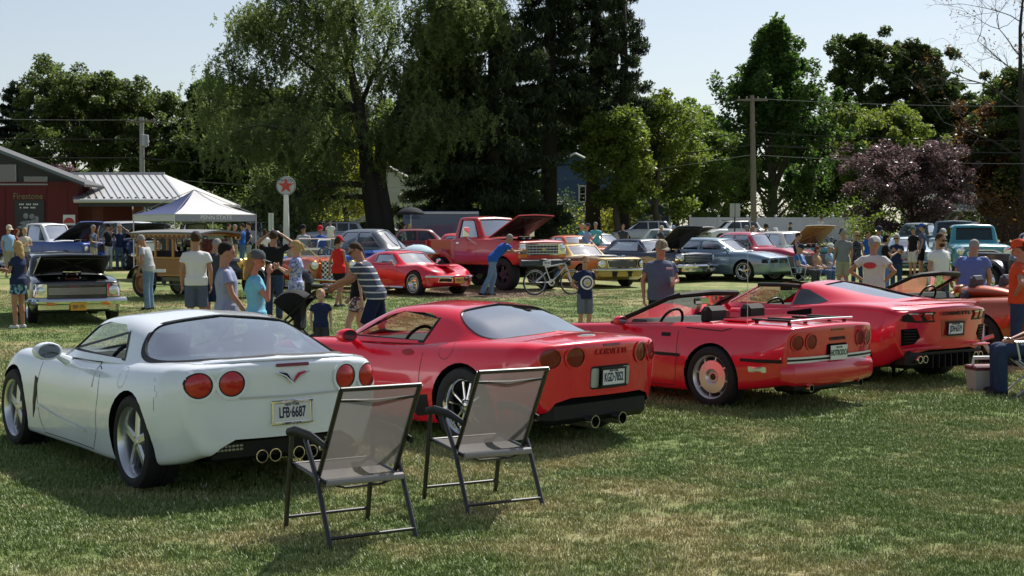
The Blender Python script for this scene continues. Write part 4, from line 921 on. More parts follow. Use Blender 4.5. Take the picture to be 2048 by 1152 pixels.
def gen_car(name, label, loc, rz, col, L=4.7, wb=2.8, W=1.8, H=1.38, zb=.22, hood=.92, hoodf=.82, belt=.92, deck=.92, decke=.86, fo=.85, ws0=.75, ws1=.20, rw1=-.95, rw0=-1.45, rt=.62, wr=.33, wt=.2,
            style='cap', white=None, rimm=None, topm=None, gh_r=.10, cw=.0, br=.10, windows=None, hood_open=None, hood_col=None, eng=(.25, .03, .02), chrome=True, front='sixties', group=None, detail=2, taper=.0, seatm=None, rear='plain', nose=.04, plate_t=None, cat='car', glass=None, bowf=.12, under=None, hood_w=.62, pill=.035):
    t = thing(name, label, cat, loc, rz, group)
    xF = wb/2+fo; xR = xF-L; w = W/2; m = col; zm = zb+(belt-zb)*.52
    ro = [(xR, [(0, zb+.10), (w*.86, zb+.10), (w*.93, zm+.06), (w*.90, decke), (w*.5, decke+.012), (0, decke+.016)]),
          (xR+.35, [(0, zb), (w*.93, zb), (w*.985, zm+.04), (w*.93, deck-.01), (w*.5, deck+.01), (0, deck+.02)]),
          (-wb/2, [(0, zb), (w*.95, zb), (w, zm), (w*.935, (deck+belt)/2+.01), (w*.5, (deck+belt)/2+.03), (0, (deck+belt)/2+.035)]),
          (max(rw1, -wb/2+.3), [(0, zb), (w*.95, zb), (w, zm), (w*.93, belt), (w*.5, belt+.01), (0, belt+.01)]),
          (ws0-.1, [(0, zb), (w*.95, zb), (w, zm), (w*.93, belt-.01), (w*.5, hood+.0), (0, hood+.01)]),
          (wb/2, [(0, zb), (w*.95, zb), (w, zm), (w*.93, hood-.02), (w*.5, hood-.01), (0, hood+.005)]),
          (xF-.22, [(0, zb+.02), (w*.92, zb+.02), (w*.975, zm-.02), (w*.92, hoodf+.02), (w*.5, hoodf+.035), (0, hoodf+.045)]),
          (xF-nose, [(0, zb+.10), (w*.86, zb+.10), (w*.94, zm-.02), (w*.90, hoodf-.01), (w*.5, hoodf), (0, hoodf+.005)])]
    cuts = []
    if hood_open is not None: cuts.append(prism([(ws0+.18, -hood_w), (xF-.20, -hood_w*.95), (xF-.20, hood_w*.95), (ws0+.18, hood_w)], 'z', hood-.42, hood+.4))
    n = 30 if detail > 1 else 18
    body = make_body(t, ro, [0, .07, .35, br, .25, 0], m, [(-wb/2, wr, w-.10), (wb/2, wr, w-.10)], wr+.055, tub=([(rw1+.05, -w+.16), (ws0-.12, -w+.16), (ws0-.12, w-.16), (rw1+.05, w-.16)], belt-.42, 2.) if detail > 0 else None, n=n, fr=.03, ff=.03,
                     bows=[dict(x0=xR+.5, x1=xR, bow=.08, W=w), dict(x0=xF-.5, x1=xF, bow=-bowf, W=w)], cuts=cuts, seg=3, sub=1)
    bv = bvh_of(body); wi = w*.90
    hr = H-.02
    top = [[(ws0-.06, wi*.93, belt-.03), (ws0-.02, rt*.98, belt-.02), (ws0+.06, 0, belt+.0)],
           [((ws0+ws1)/2-.03, wi*.97, belt-.03), ((ws0+ws1)/2-.02, rt*1.02, (belt+hr)/2-.01), ((ws0+ws1)/2+.04, 0, (belt+H)/2)],
           [(ws1-.04, wi*.985, belt-.03), (ws1, rt, hr-.03), (ws1+.03, 0, hr)],
           [((ws1+rw1)/2, wi*.99, belt-.03), ((ws1+rw1)/2, rt*1.01, hr), ((ws1+rw1)/2, 0, H+.015)],
           [(rw1, wi*.985, belt-.03), (rw1+.02, rt*.98, hr-.02), (rw1, 0, H)],
           [((rw1+rw0)/2, wi*.96, belt-.03), ((rw1+rw0)/2, rt*.96, (belt+hr)/2+.0), ((rw1+rw0)/2-.03, 0, (belt+H)/2+.04)],
           [(rw0, wi*.90, belt-.03), (rw0, rt*.9, belt-.02), (rw0-.06, 0, belt+.0)]]
    if windows is None:
        zt = H-.10; z0 = belt+.035
        k = lambda x, z: x
        f = lambda s_, z: ws0-.06+(ws1-ws0)*((z-belt)/(H-belt))-s_
        g = lambda s_, z: rw0+(rw1-rw0)*((z-belt)/(H-belt))+s_
        mid = (ws1+rw1)/2-.05
        windows = [[(f(.10, z0), z0), (f(.12, zt), zt), (mid+pill, zt), (mid+pill, z0)], [(mid-pill, z0), (mid-pill, zt), (g(.22, zt), zt), (g(.30, z0), z0)]]
    sx = (ws1+rw1)/2; zf = .10; 
    fx0, fx1 = ws0-.05, ws0+(ws1-ws0)*.86; rx0, rx1 = rw0+.05, rw0+(rw1-rw0)*.86
    make_top(t, top, [0, gh_r, 0], topm or m, side=windows, front=[(fx0-.02, -rt*.92), (fx0+.05, 0), (fx0-.02, rt*.92), (fx1-.0, rt*.86), (fx1+.03, 0), (fx1, -rt*.86)],
             rear=[(rx0, -rt*.86), (rx0-.04, 0), (rx0, rt*.86), (rx1, rt*.82), (rx1-.0, 0), (rx1, -rt*.82)] if abs(rx0-rx1) > .12 else None, split=sx, n=28 if detail > 1 else 18, seg=3, sub=2, th=.03, glass=glass or GLASS, trim=(.02, CHROME) if (chrome and detail > 1) else None)
    for x in (-wb/2, wb/2):
        for y in (w-.02-wt/2, -w+.02+wt/2): wheel(t, x, y, wr, wt, style, white, rimm or CHROME, rr=wr*.66)
    if detail > 0:
        for y in (.38, -.38): seat(t, .0, y, belt-.42, m=seatm or INTER, back=.48, head=False)
        b = MB(); b.box((rw1+.25, 0, belt-.12), (.18, w*1.4, .5), bev=.06); b.build('rear_seat', seatm or INTER, t)
        steering(t, ws0-.55, .38, belt-.02); dash(t, ws0-.22, w*1.6, belt-.08)
    if hood_open is not None:
        hood_panel(t, ws0+.16, hood+.03, xF-ws0-.30, hood_w+.04, hood_w+.02, hood_open, hood_col or m, under=under); engine(t, wb/2-.05, hood-.20, col=eng)
    if detail > 1: shutlines(t, bv, [[(ws0-.10, belt-.03), (ws0-.06, zm), (ws0-.14, zb+.06)], [(sx-.02, belt-.03), (sx-.02, zb+.06)], [(ws0-.14, zb+.06), (sx-.02, zb+.06)]], wd=.009)
    for v in ('L', 'Rt'):
        if detail > 0: decal('door_handle', bv, rrect(sx+.10, belt-.12, .14, .03, .01), v, CHROME, t, off=.012)
    F = lambda nm, poly, mm, off=.006, **k: decal(nm, bv, poly, 'front', mm, t, off=off, **k)
    return t, body, bv, dict(xF=xF, xR=xR, w=w, zm=zm, sx=sx)
def grille_bars(t, bv, y0, y1, z0, z1, n=8, vert=0, m=None, back=None, off=.012, frame=None):
    g = decal('grille', bv, [(y0, z0), (y1, z0), (y1, z1), (y0, z1)], 'front', back or BLACK, t, off=.004, cuts=3)
    for k in range(n): z = z0+(z1-z0)*(k+.5)/n; strip('grille_bar', bv, [(y0+.01, z), (y1-.01, z)], 'front', (z1-z0)/n*.35, m or STEEL, g, off=off, step=.12)
    for k in range(vert): y = y0+(y1-y0)*(k+.5)/vert; strip('grille_bar', bv, [(y, z0+.005), (y, z1-.005)], 'front', .012, m or STEEL, g, off=off+.002, step=.1)
    if frame is not None: strip('grille_surround', bv, [(y0, z0), (y1, z0), (y1, z1), (y0, z1), (y0, z0)], 'front', .025, frame, g, off=off+.004, step=.1)
def headlight(t, bv, y, z, r, ring=CHROME, lens=None, sq=False, off=.02):
    for s in (1, -1):
        P = rrect(s*y, z, 2*r, 2*r, r*.3) if sq else circ(s*y, z, r, None, 18)
        h = decal('headlight', bv, P, 'front', lens or LENSC, t, off=off, dome=.02)
        Q = rrect(s*y, z, 2*r+.03, 2*r+.03, r*.3) if sq else circ(s*y, z, r+.012, None, 20); strip('headlight_ring', bv, Q+[Q[0]], 'front', .026, ring, h, off=off+.008, step=.05)
def fplate(t, x, z, txt, yel=True):
    plate(t, (x, 0, z), (0, 1, 0), (0, 0, 1), txt, bgm=mat('plate_gold', (.75, .38, .03), .4) if yel else None, txm=mat('plate_blue', (.02, .03, .12), .5), frame=None, size=.075)
def pickup(name, label, loc, rz, col, L=5.2, wb=3.1, W=1.98, H=1.80, zb=.45, hood=1.18, belt=1.18, bed=1.12, fo=.80, cab0=.55, cab1=-.75, ws1=.12, wr=.38, wt=.26, hood_open=None, round_=False, topm=None, style='cap', group=None, detail=2, white=None, fend=False, hoodf=1.08, under=None, rimm=None, rt=.70):
    t = thing(name, label, 'truck', loc, rz, group); xF = wb/2+fo; xR = xF-L; w = W/2; zm = zb+(belt-zb)*.5; br = .22 if round_ else .06
    cx0 = cab1; 
    rows = [(cab1, [(0, zb), (w*.92, zb), (w*.96, zm), (w*.93, belt-.01), (w*.5, belt), (0, belt)]),
            (0, [(0, zb), (w*.95, zb), (w*.98, zm), (w*.94, belt), (w*.5, belt+.01), (0, belt+.01)]),
            (cab0, [(0, zb), (w*.95, zb), (w*.98, zm), (w*.94, belt), (w*.5, hood+.01), (0, hood+.02)]),
            (wb/2, [(0, zb), (w*.96, zb), (w, zm), (w*.93, hood-.02), (w*.5, hood), (0, hood+.02)]),
            (xF-.2, [(0, zb+.02), (w*.94, zb+.02), (w*.99, zm), (w*.92, hoodf+.04), (w*.5, hoodf+.06), (0, hoodf+.08)]),
            (xF-.03, [(0, zb+.06), (w*.92, zb+.06), (w*.96, zm), (w*.90, hoodf), (w*.5, hoodf+.01), (0, hoodf+.02)])]
    cuts = []
    if hood_open is not None: cuts.append(prism([(cab0+.2, -.68), (xF-.22, -.68), (xF-.22, .68), (cab0+.2, .68)], 'z', hood-.45, hood+.4))
    body = make_body(t, rows, [0, .06, .35, br, .2, 0], col, [(wb/2, wr, w-.14)], wr+.07, tub=([(cab1+.12, -w+.16), (cab0-.15, -w+.16), (cab0-.15, w-.16), (cab1+.12, w-.16)], belt-.45, 2.), n=26, fr=.03, ff=.03, bows=[dict(x0=xF-.4, x1=xF, bow=-.10 if round_ else -.04, W=w)], cuts=cuts, seg=3, sub=1)
    bv = bvh_of(body)
    top = [[(cab0-.05, w*.86, belt-.03), (cab0, rt*.98, belt-.02), (cab0+.05, 0, belt)], [((cab0+ws1)/2, w*.87, belt-.03), ((cab0+ws1)/2, rt, (belt+H)/2-.02), ((cab0+ws1)/2+.03, 0, (belt+H)/2)],
           [(ws1, w*.88, belt-.03), (ws1, rt, H-.05), (ws1+.03, 0, H-.02)], [((ws1+cab1)/2, w*.88, belt-.03), ((ws1+cab1)/2, rt*1.01, H-.03), ((ws1+cab1)/2, 0, H+.01)],
           [(cab1+.14, w*.88, belt-.03), (cab1+.16, rt, H-.05), (cab1+.14, 0, H-.02)], [(cab1+.03, w*.87, belt-.03), (cab1+.06, rt*.98, (belt+H)/2), (cab1+.03, 0, (belt+H)/2)], [(cab1-.0, w*.86, belt-.03), (cab1+.0, rt*.96, belt-.02), (cab1-.0, 0, belt-.01)]]
    f = lambda z: cab0-.02+(ws1-cab0)*((z-belt)/(H-belt))
    make_top(t, top, [0, .12 if round_ else .07, 0], topm or col, side=[[(f(belt+.05)-.13, belt+.05), (f(H-.13)-.13, H-.13), (cab1+.30, H-.13), (cab1+.28, belt+.05)]],
             front=[(cab0-.06, -rt*.9), (cab0-.02, 0), (cab0-.06, rt*.9), (ws1+.07, rt*.86), (ws1+.10, 0), (ws1+.07, -rt*.86)], split=-.2, n=26, seg=3, sub=2, th=.035, trim=(.03, BLACK))
    # bed: two sides, floor, tailgate
    bd = node('cargo_bed', t); bl = cab1-.04-xR
    for s in (1, -1):
        r_ = [(xR, [(0, .0), (0, .0)])]
        P = [(xR, zb), (cab1-.05, zb), (cab1-.05, bed), (xR, bed)]
        V, F = prism(P, 'y', s*(w-.32 if fend else w-.06)-.04, s*(w-.32 if fend else w-.06)+.04); o = mobj('bed_side', V, F, col, bd, smooth=False); cut(o, [[cyl_y(-wb/2, wr, wr+.08, -2, 2)]])
        b = MB(); b.tube([(xR, s*(w-.34 if fend else w-.08), bed), (cab1-.05, s*(w-.34 if fend else w-.08), bed)], .05, 8, flat=.7); b.build('bed_rail', col, bd)
        if fend:
            A = np.linspace(R(-15), R(195), 14); b = MB(); Q = [(-wb/2+(wr+.16)*math.cos(a)*1.25, s*(w-.16), wr+(wr+.14)*math.sin(a)) for a in A]; b.tube(Q, .17, 8, flat=.5); b.build('rear_fender', col, bd)
    b = MB(); b.box(((xR+cab1-.05)/2, 0, zb+.12), (bl, 2*w-.5, .06)); b.box((xR+.03, 0, (zb+bed)/2+.04), (.05, 2*w-.4, bed-zb-.06)); b.box((cab1-.06, 0, (zb+bed)/2), (.05, 2*w-.4, bed-zb)); b.build('bed_floor', col, bd, smooth=False)
    b = MB(); b.box((0, 0, zb-.06), (L*.9, .9, .12)); b.box((-wb/2, 0, wr), (.14, W*.8, .14)); b.box((wb/2, 0, wr), (.14, W*.8, .14)); b.build('chassis', BLACK, t)
    for x in (-wb/2, wb/2):
        for s in (1, -1): wheel(t, x, s*(w-.03-wt/2), wr, wt, style, white, rimm or CHROME, rr=wr*.58)
    b = MB(); b.box((cab1+.35, 0, belt-.15), (.2, w*1.5, .6), bev=.06); b.box((cab1+.55, 0, belt-.40), (.5, w*1.5, .15), bev=.05); b.build('bench_seat', INTER, t)
    steering(t, cab0-.5, .4, belt+.0); dash(t, cab0-.18, w*1.6, belt-.08)
    if hood_open is not None: hood_panel(t, cab0+.18, hood+.05, xF-cab0-.32, .72, .70, hood_open, col, under=under); engine(t, wb/2-.1, hood-.2)
    if detail > 1: shutlines(t, bv, [[(cab0-.12, belt-.03), (cab0-.1, zm), (cab0-.14, zb+.06)], [(cab1+.2, belt-.03), (cab1+.2, zb+.06)], [(cab0-.14, zb+.06), (cab1+.2, zb+.06)]], wd=.01)
    for v in ('L', 'Rt'): decal('door_handle', bv, rrect(cab1+.32, belt-.12, .14, .04, .01), v, CHROME, t, off=.012)
    return t, body, bv, dict(xF=xF, xR=xR, w=w, zm=zm, bed=bd)
def stand(u, v, xloc, rz):
    # placement so that the car-frame point (xloc,0,0) lands on photo column u, row v
    Y = Yv(v); X = ux(u, Y); return (X-xloc*math.cos(rz), Y-xloc*math.sin(rz), gz(Y))
BLK = wpaint('gloss_black', (.008, .009, .011), rough=.3)
# --- black 1960s station wagon, bonnet up
h = R(-66); t, bd_, bv, g = gen_car('black_station_wagon', 'gloss black 1960s station wagon with bonnet up and gold front plate', stand(150, 648, 1.9, h), h, BLK, L=4.75, wb=2.79, W=1.81, H=1.40, hood=.96, hoodf=.86, belt=.96, deck=.96, decke=.94, ws0=.72, ws1=.30, rw1=-1.95, rw0=-2.15, rt=.66, hood_open=19, style='slot', wr=.33, hood_w=.66, under=mat('hood_under2', (.012, .012, .013), .5))
for s in (1, -1):
    o = decal('headlight_bezel', bv, rrect(s*.70, .68, .25, .26, .03), 'front', CHROME, t, off=.015, cuts=1); decal('headlight', bv, circ(s*.70, .68, .085, None, 18), 'front', LENSC, o, off=.03, dome=.015)
grille_bars(t, bv, -.56, .56, .60, .74, 7, 0, STEEL, mat('grille_dark', (.06, .06, .065), .5, metal=.5))
bumper(t, g['xF']+.03, .90, .47, h=.15); fplate(t, g['xF']+.115, .37, 'RJH 173')
for s in (1, -1): b = MB(); b.box((g['xF']+.085, s*.52, .42), (.02, .18, .05), bev=.008); b.build('turn_signal', LENSA, t)
b = MB(); b.box((g['xF']-.05, 0, .36), (.1, 1.5, .16), bev=.03); b.build('front_valance', CHROME, t)
# --- red 1970s sports coupe with chrome bumpers
h = R(-47); p0 = stand(908, 592, 1.95, h); t = thing('red_chrome_bumper_coupe', 'red 1970s sports coupe with chrome front bumpers, whitewall tyres and gold plate', 'car', p0, h)
rows = [(-2.05, [(0, .35), (.66, .35), (.72, .55), (.70, .82), (.4, .84), (0, .84)]), (-1.7, [(0, .25), (.78, .25), (.85, .55), (.76, .88), (.42, .90), (0, .90)]), (-1.24, [(0, .2), (.82, .2), (.875, .55), (.76, .93), (.42, .90), (0, .90)]),
        (-.4, [(0, .18), (.78, .18), (.80, .50), (.74, .83), (.45, .84), (0, .84)]), (.45, [(0, .18), (.80, .18), (.82, .50), (.75, .82), (.45, .83), (0, .84)]), (1.24, [(0, .2), (.82, .2), (.875, .52), (.72, .86), (.42, .80), (0, .82)]), (1.75, [(0, .25), (.76, .25), (.84, .48), (.68, .70), (.4, .70), (0, .74)]), (2.12, [(0, .34), (.60, .34), (.66, .44), (.58, .54), (.35, .56), (0, .58)])]
body = make_body(t, rows, [0, .06, .28, .10, .2, 0], REDP, [(-1.245, .33, .74), (1.245, .33, .74)], .375, tub=([(-.75, -.62), (.35, -.62), (.35, .62), (-.75, .62)], .4, 2), n=40, fr=.04, ff=.04, bows=[dict(x0=1.7, x1=2.16, bow=-.30, W=.66), dict(x0=-1.7, x1=-2.1, bow=.12, W=.75)])
bv = bvh_of(body)
make_top(t, [[(.52, .66, .80), (.58, .52, .81), (.68, 0, .83)], [(.28, .70, .81), (.28, .55, .99), (.36, 0, 1.02)], [(0, .71, .82), (0, .54, 1.16), (.05, 0, 1.19)], [(-.35, .71, .83), (-.35, .54, 1.18), (-.35, 0, 1.22)], [(-.75, .70, .86), (-.75, .52, 1.15), (-.75, 0, 1.19)], [(-1.2, .64, .90), (-1.2, .48, 1.02), (-1.2, 0, 1.05)], [(-1.65, .55, .89), (-1.65, .42, .90), (-1.68, 0, .91)]], [0, .10, 0], REDP,
         side=[[(.28, .87), (-.03, 1.10), (-.62, 1.10), (-.62, .88)]], front=[(.50, -.5), (.58, 0), (.50, .5), (.10, .47), (.14, 0), (.10, -.47)], split=-.2, trim=(.022, CHROME), n=30, th=.025)
for x in (-1.245, 1.245):
    for y in (.74, -.74): wheel(t, x, y, .335, .23, 'cap', 'thin', CHROME, rr=.205)
for s in (1, -1): b = MB(); b.tube([(1.72, s*.80, .53), (1.98, s*.68, .525), (2.13, s*.42, .525), (2.17, s*.22, .525)], [.025, .03, .03, .025], 8, flat=1.1); b.build('chrome_bumper', CHROME, t); decal('grille', bv, [(s*.22, .38), (s*.56, .39), (s*.52, .49), (s*.22, .49)], 'front', BLACK, t, off=.006); q = [(s*.22, .38), (s*.56, .39), (s*.52, .49), (s*.22, .49), (s*.22, .38)]; strip('grille_surround', bv, q, 'front', .018, CHROME, t, off=.012); b = MB(); b.box((1.55, s*.80, .36), (.10, .02, .04), bev=.005); b.build('parking_light', LENSA, t)
b = MB(); b.box((1.45, .0, .815), (1.0, .34, .05), bev=.03); b.build('bonnet_bulge', REDP, t)
fplate(t, 2.17, .43, 'CORV 71'); shutlines(t, bv, [[(.45, .78), (.48, .5), (.40, .24)], [(-.72, .80), (-.72, .24)]])
for y in (.36, -.36): seat(t, -.35, y, .36, back=.46)
steering(t, .05, .36, .84); dash(t, .35, 1.2, .76); mirror(t, .30, .86, .93, CHROME, s=.6); mirror(t, .30, -.86, .93, CHROME, s=.6)
for v in ('L', 'Rt'):
    b = MB(); s = 1 if v == 'L' else -1; b.tube([(-.85, s*.84, .22), (.85, s*.84, .22)], .04, 8); b.build('side_pipe', CHROME, t)
# --- red lifted pickup, bonnet up
REDT = wpaint('truck_red', (.50, .010, .010), rough=.4)
h = R(-49); t, bd_, bv, g = pickup('red_pickup_truck', 'lifted red step-side pickup truck with bonnet raised and egg-crate grille', stand(1083, 581, 2.15, h), h, REDT, H=2.15, zb=.72, hood=1.48, belt=1.48, hoodf=1.40, bed=1.42, wr=.47, wt=.33, wb=3.0, fo=.72, L=4.5, cab0=.45, cab1=-.85, ws1=.05, fend=True, hood_open=27, style='slot', rimm=mat('dark_wheel', (.05, .05, .055), .4, metal=.6), under=mat('hood_under_red', (.03, .008, .008), .6))
for s in (1, -1): o = decal('headlight_bezel', bv, rrect(s*.76, 1.20, .30, .30, .02), 'front', CHROME, t, off=.012, cuts=1); decal('headlight', bv, circ(s*.77, 1.22, .10, None, 18), 'front', LENSC, o, off=.026, dome=.015); decal('parking_light', bv, rrect(s*.77, 1.0, .30, .10, .01), 'front', LENSA, t, off=.012)
grille_bars(t, bv, -.60, .60, 1.03, 1.34, 4, 9, STEEL, BLACK, frame=CHROME); 
for k in (-1, 1): b = MB(); b.box((g['xF']+.03, 0, 1.19), (.02, .14, .05), bev=.01); 
b.build('bow_tie_badge', mat('badge_gold', (.6, .45, .1), .3, metal=.6), t)
b = MB(); b.box((g['xF']+.10, 0, .80), (.10, 1.96, .20), bev=.03); b.build('front_bumper', mat('blue_black', (.02, .03, .045), .35, coat=.6), t); fplate(t, g['xF']+.16, .80, 'TRK 4X4', False)
for s in (1, -1):
    b = MB(); b.box((.28, s*1.28, 1.68), (.06, .22, .30), bev=.02); mm = b.build('tow_mirror', CHROME, t); b = MB(); b.tube([(.28, s*1.28, 1.55), (.45, s*.98, 1.30)], .012, 6); b.tube([(.28, s*1.28, 1.55), (.05, s*.98, 1.30)], .012, 6); b.build('mirror_bracket', CHROME, mm); mobj('mirror_glass', *rbox((.247, s*1.28, 1.68), (.006, .18, .26)), MATS['mirror_silver'], mm)
b = MB(); b.box((-.1, 0, .52), (4.0, .8, .14)); b.tube([(1.5, -.6, .45), (1.5, .6, .45)], .09, 10); b.tube([(-1.5, -.6, .45), (-1.5, .6, .45)], .09, 10); b.build('axle', BLACK, t)
# --- gold and black fastback-era coupe with racing lettering
GOLD = wpaint('gold', (.46, .29, .075), metal=.35, rough=.35)
h = R(-58); t, bd_, bv, g = gen_car('gold_race_coupe', 'gold 1960s coupe with black bonnet and RACING TEAM lettering on its side', stand(1235, 575, 2.0, h), h, GOLD, L=4.65, wb=2.74, W=1.80, H=1.31, hood=.95, hoodf=.88, belt=.93, deck=.93, ws0=.55, ws1=.02, rw1=-.95, rw0=-1.35, rt=.60, style='slot', fo=.92, rimm=mat('dark_wheel', (.05, .05, .055), .4, metal=.6), wr=.34, wt=.23)
b = MB(); V = []; 
decal('black_bonnet', bv, [(.62, -.66), (2.0, -.66), (2.2, 0), (2.0, .66), (.62, .66), (.55, 0)], 'top', BLK, t, off=.006, cuts=6, rings=6)
decal('race_number_roundel', bv, circ(1.5, 0, .28, .28, 20), 'top', WHITE, t, off=.016)
o = decal('grille', bv, [(-.50, .60), (.50, .60), (.56, .82), (-.56, .82)], 'front', BLACK, t, off=.006, cuts=2)
for k in range(7): z = .63+.027*k; strip('grille_bar', bv, [(-.50, z), (.50, z)], 'front', .006, STEEL, o, off=.012)
strip('grille_surround', bv, [(-.50, .60), (.50, .60), (.56, .82), (-.56, .82), (-.50, .60)], 'front', .022, CHROME, o, off=.014)
for s in (1, -1): decal('headlight_bucket', bv, circ(s*.72, .72, .13, None, 18), 'front', BLACK, t, off=.006)
headlight(t, bv, .72, .72, .085, ring=CHROME); bumper(t, g['xF']+.04, .88, .54, h=.08)
for s in (1, -1): decal('black_stripe', bv, rrect(s*.28, .40, .20, .18, .01), 'front', BLACK, t, off=.006)
p = hit(bv, .6, .80, 'Rt')[0]; lettering('door_lettering', 'RACING TEAM', .12, (1.15, p[1]-.008, .83), (1, 0, 0), (0, 0, 1), BLACK, t, .002, .002); lettering('door_lettering', 'RACING TEAM', .12, (-.30, p[1]-.008, .83), (1, 0, 0), (0, 0, 1), BLACK, t, .002, .002)
strip('lettering_band', bv, [(-1.0, .83), (1.75, .83)], 'Rt', .15, mat('band_cream', (.62, .52, .30), .4, coat=.5), t, off=.004); decal('sponsor_sticker', bv, circ(1.55, .66, .09, .06, 16), 'Rt', mat('sticker_blue', (.15, .22, .5), .4), t, off=.006)
# --- dark blue-black 1960s coupe, bonnet up, red interior
NAVY = wpaint('midnight_navy', (.008, .013, .035), rough=.3)
h = R(-48); t, bd_, bv, g = gen_car('navy_red_interior_coupe', 'midnight navy 1960s coupe with gold flames, red interior and raised bonnet', stand(1394, 564, 2.25, h), h, NAVY, L=4.75, wb=2.79, W=1.85, H=1.40, hood=.98, hoodf=.92, belt=.96, deck=.95, decke=.9, ws0=.72, ws1=.30, rw1=-.85, rw0=-1.45, rt=.66, style='slot', hood_open=38, seatm=mat('seat_scarlet', (.5, .02, .02), .5), wr=.34, eng=(.4, .05, .04), fo=.95, windows=[[(.60, 1.0), (.28, 1.29), (-.62, 1.29), (-1.05, 1.0)]])
headlight(t, bv, .80, .80, .09); grille_bars(t, bv, -.62, .62, .66, .86, 4, 0, STEEL, BLACK); bumper(t, g['xF']+.05, .93, .52, h=.14); b = MB(); b.box((g['xF']-.02, 0, .40), (.12, 1.6, .18), bev=.04); b.build('lower_bumper', CHROME, t)
for s in (.35, -.35): b = MB(); b.box((g['xF']+.11, s, .53), (.05, .05, .16), bev=.01); b.build('bumper_guard', CHROME, t)
for v in ('Rt', 'L'): decal('flame_decal', bv, [(1.75, .80), (1.30, .76), (.95, .82), (.4, .79), (.9, .70), (.2, .66), (1.0, .60), (1.6, .60)], v, GOLD, t, off=.004, cuts=2)
# --- silver-blue 1990s sedan
SBLUE = wpaint('silver_blue', (.24, .33, .42), metal=.55, rough=.3)
h = R(-40); t, bd_, bv, g = gen_car('silver_blue_sedan', 'silver blue 1990s sedan with a black-trimmed nose and pale bonnet stripes', stand(1572, 563, 2.5, h), h, SBLUE, L=5.4, wb=2.94, W=1.95, H=1.42, hood=.98, hoodf=.80, belt=.98, deck=1.0, decke=.95, ws0=1.05, ws1=.20, rw1=-1.25, rw0=-1.95, rt=.64, fo=1.05, gh_r=.16, br=.16, chrome=False, style='five', rimm=CHROME, wr=.34, wt=.23, white='thin', windows=[[(.80, 1.03), (.28, 1.31), (-.28, 1.32), (-.28, 1.03)], [(-.36, 1.03), (-.36, 1.32), (-1.05, 1.31), (-1.30, 1.05)]])
for s in (1, -1): decal('headlight', bv, rrect(s*.70, .68, .42, .12, .02), 'front', BLACK, t, off=.01, cuts=1); strip('side_headlight', bv, [(2.15, .67), (2.42, .67)], 'L' if s > 0 else 'Rt', .12, BLACK, t, off=.006)
grille_bars(t, bv, -.40, .40, .62, .76, 5, 12, CHROME, BLACK, frame=CHROME)
for v in ('L', 'Rt'): strip('bumper_strip', bv, [(1.9, .50), (2.48, .50)], v, .05, SBLUE, t, off=.015); strip('side_moulding', bv, [(-1.0, .52), (1.0, .52)], v, .06, SBLUE, t, off=.01)
for s in (.30, -.30): strip('bonnet_stripe', bv, [(1.05, s), (2.3, s*.8)], 'top', .10, mat('stripe_navy', (.03, .05, .10), .4, coat=1), t, off=.004)
mirror(t, .80, 1.06, 1.05, SBLUE, s=1.0); mirror(t, .80, -1.06, 1.05, SBLUE, s=1.0)
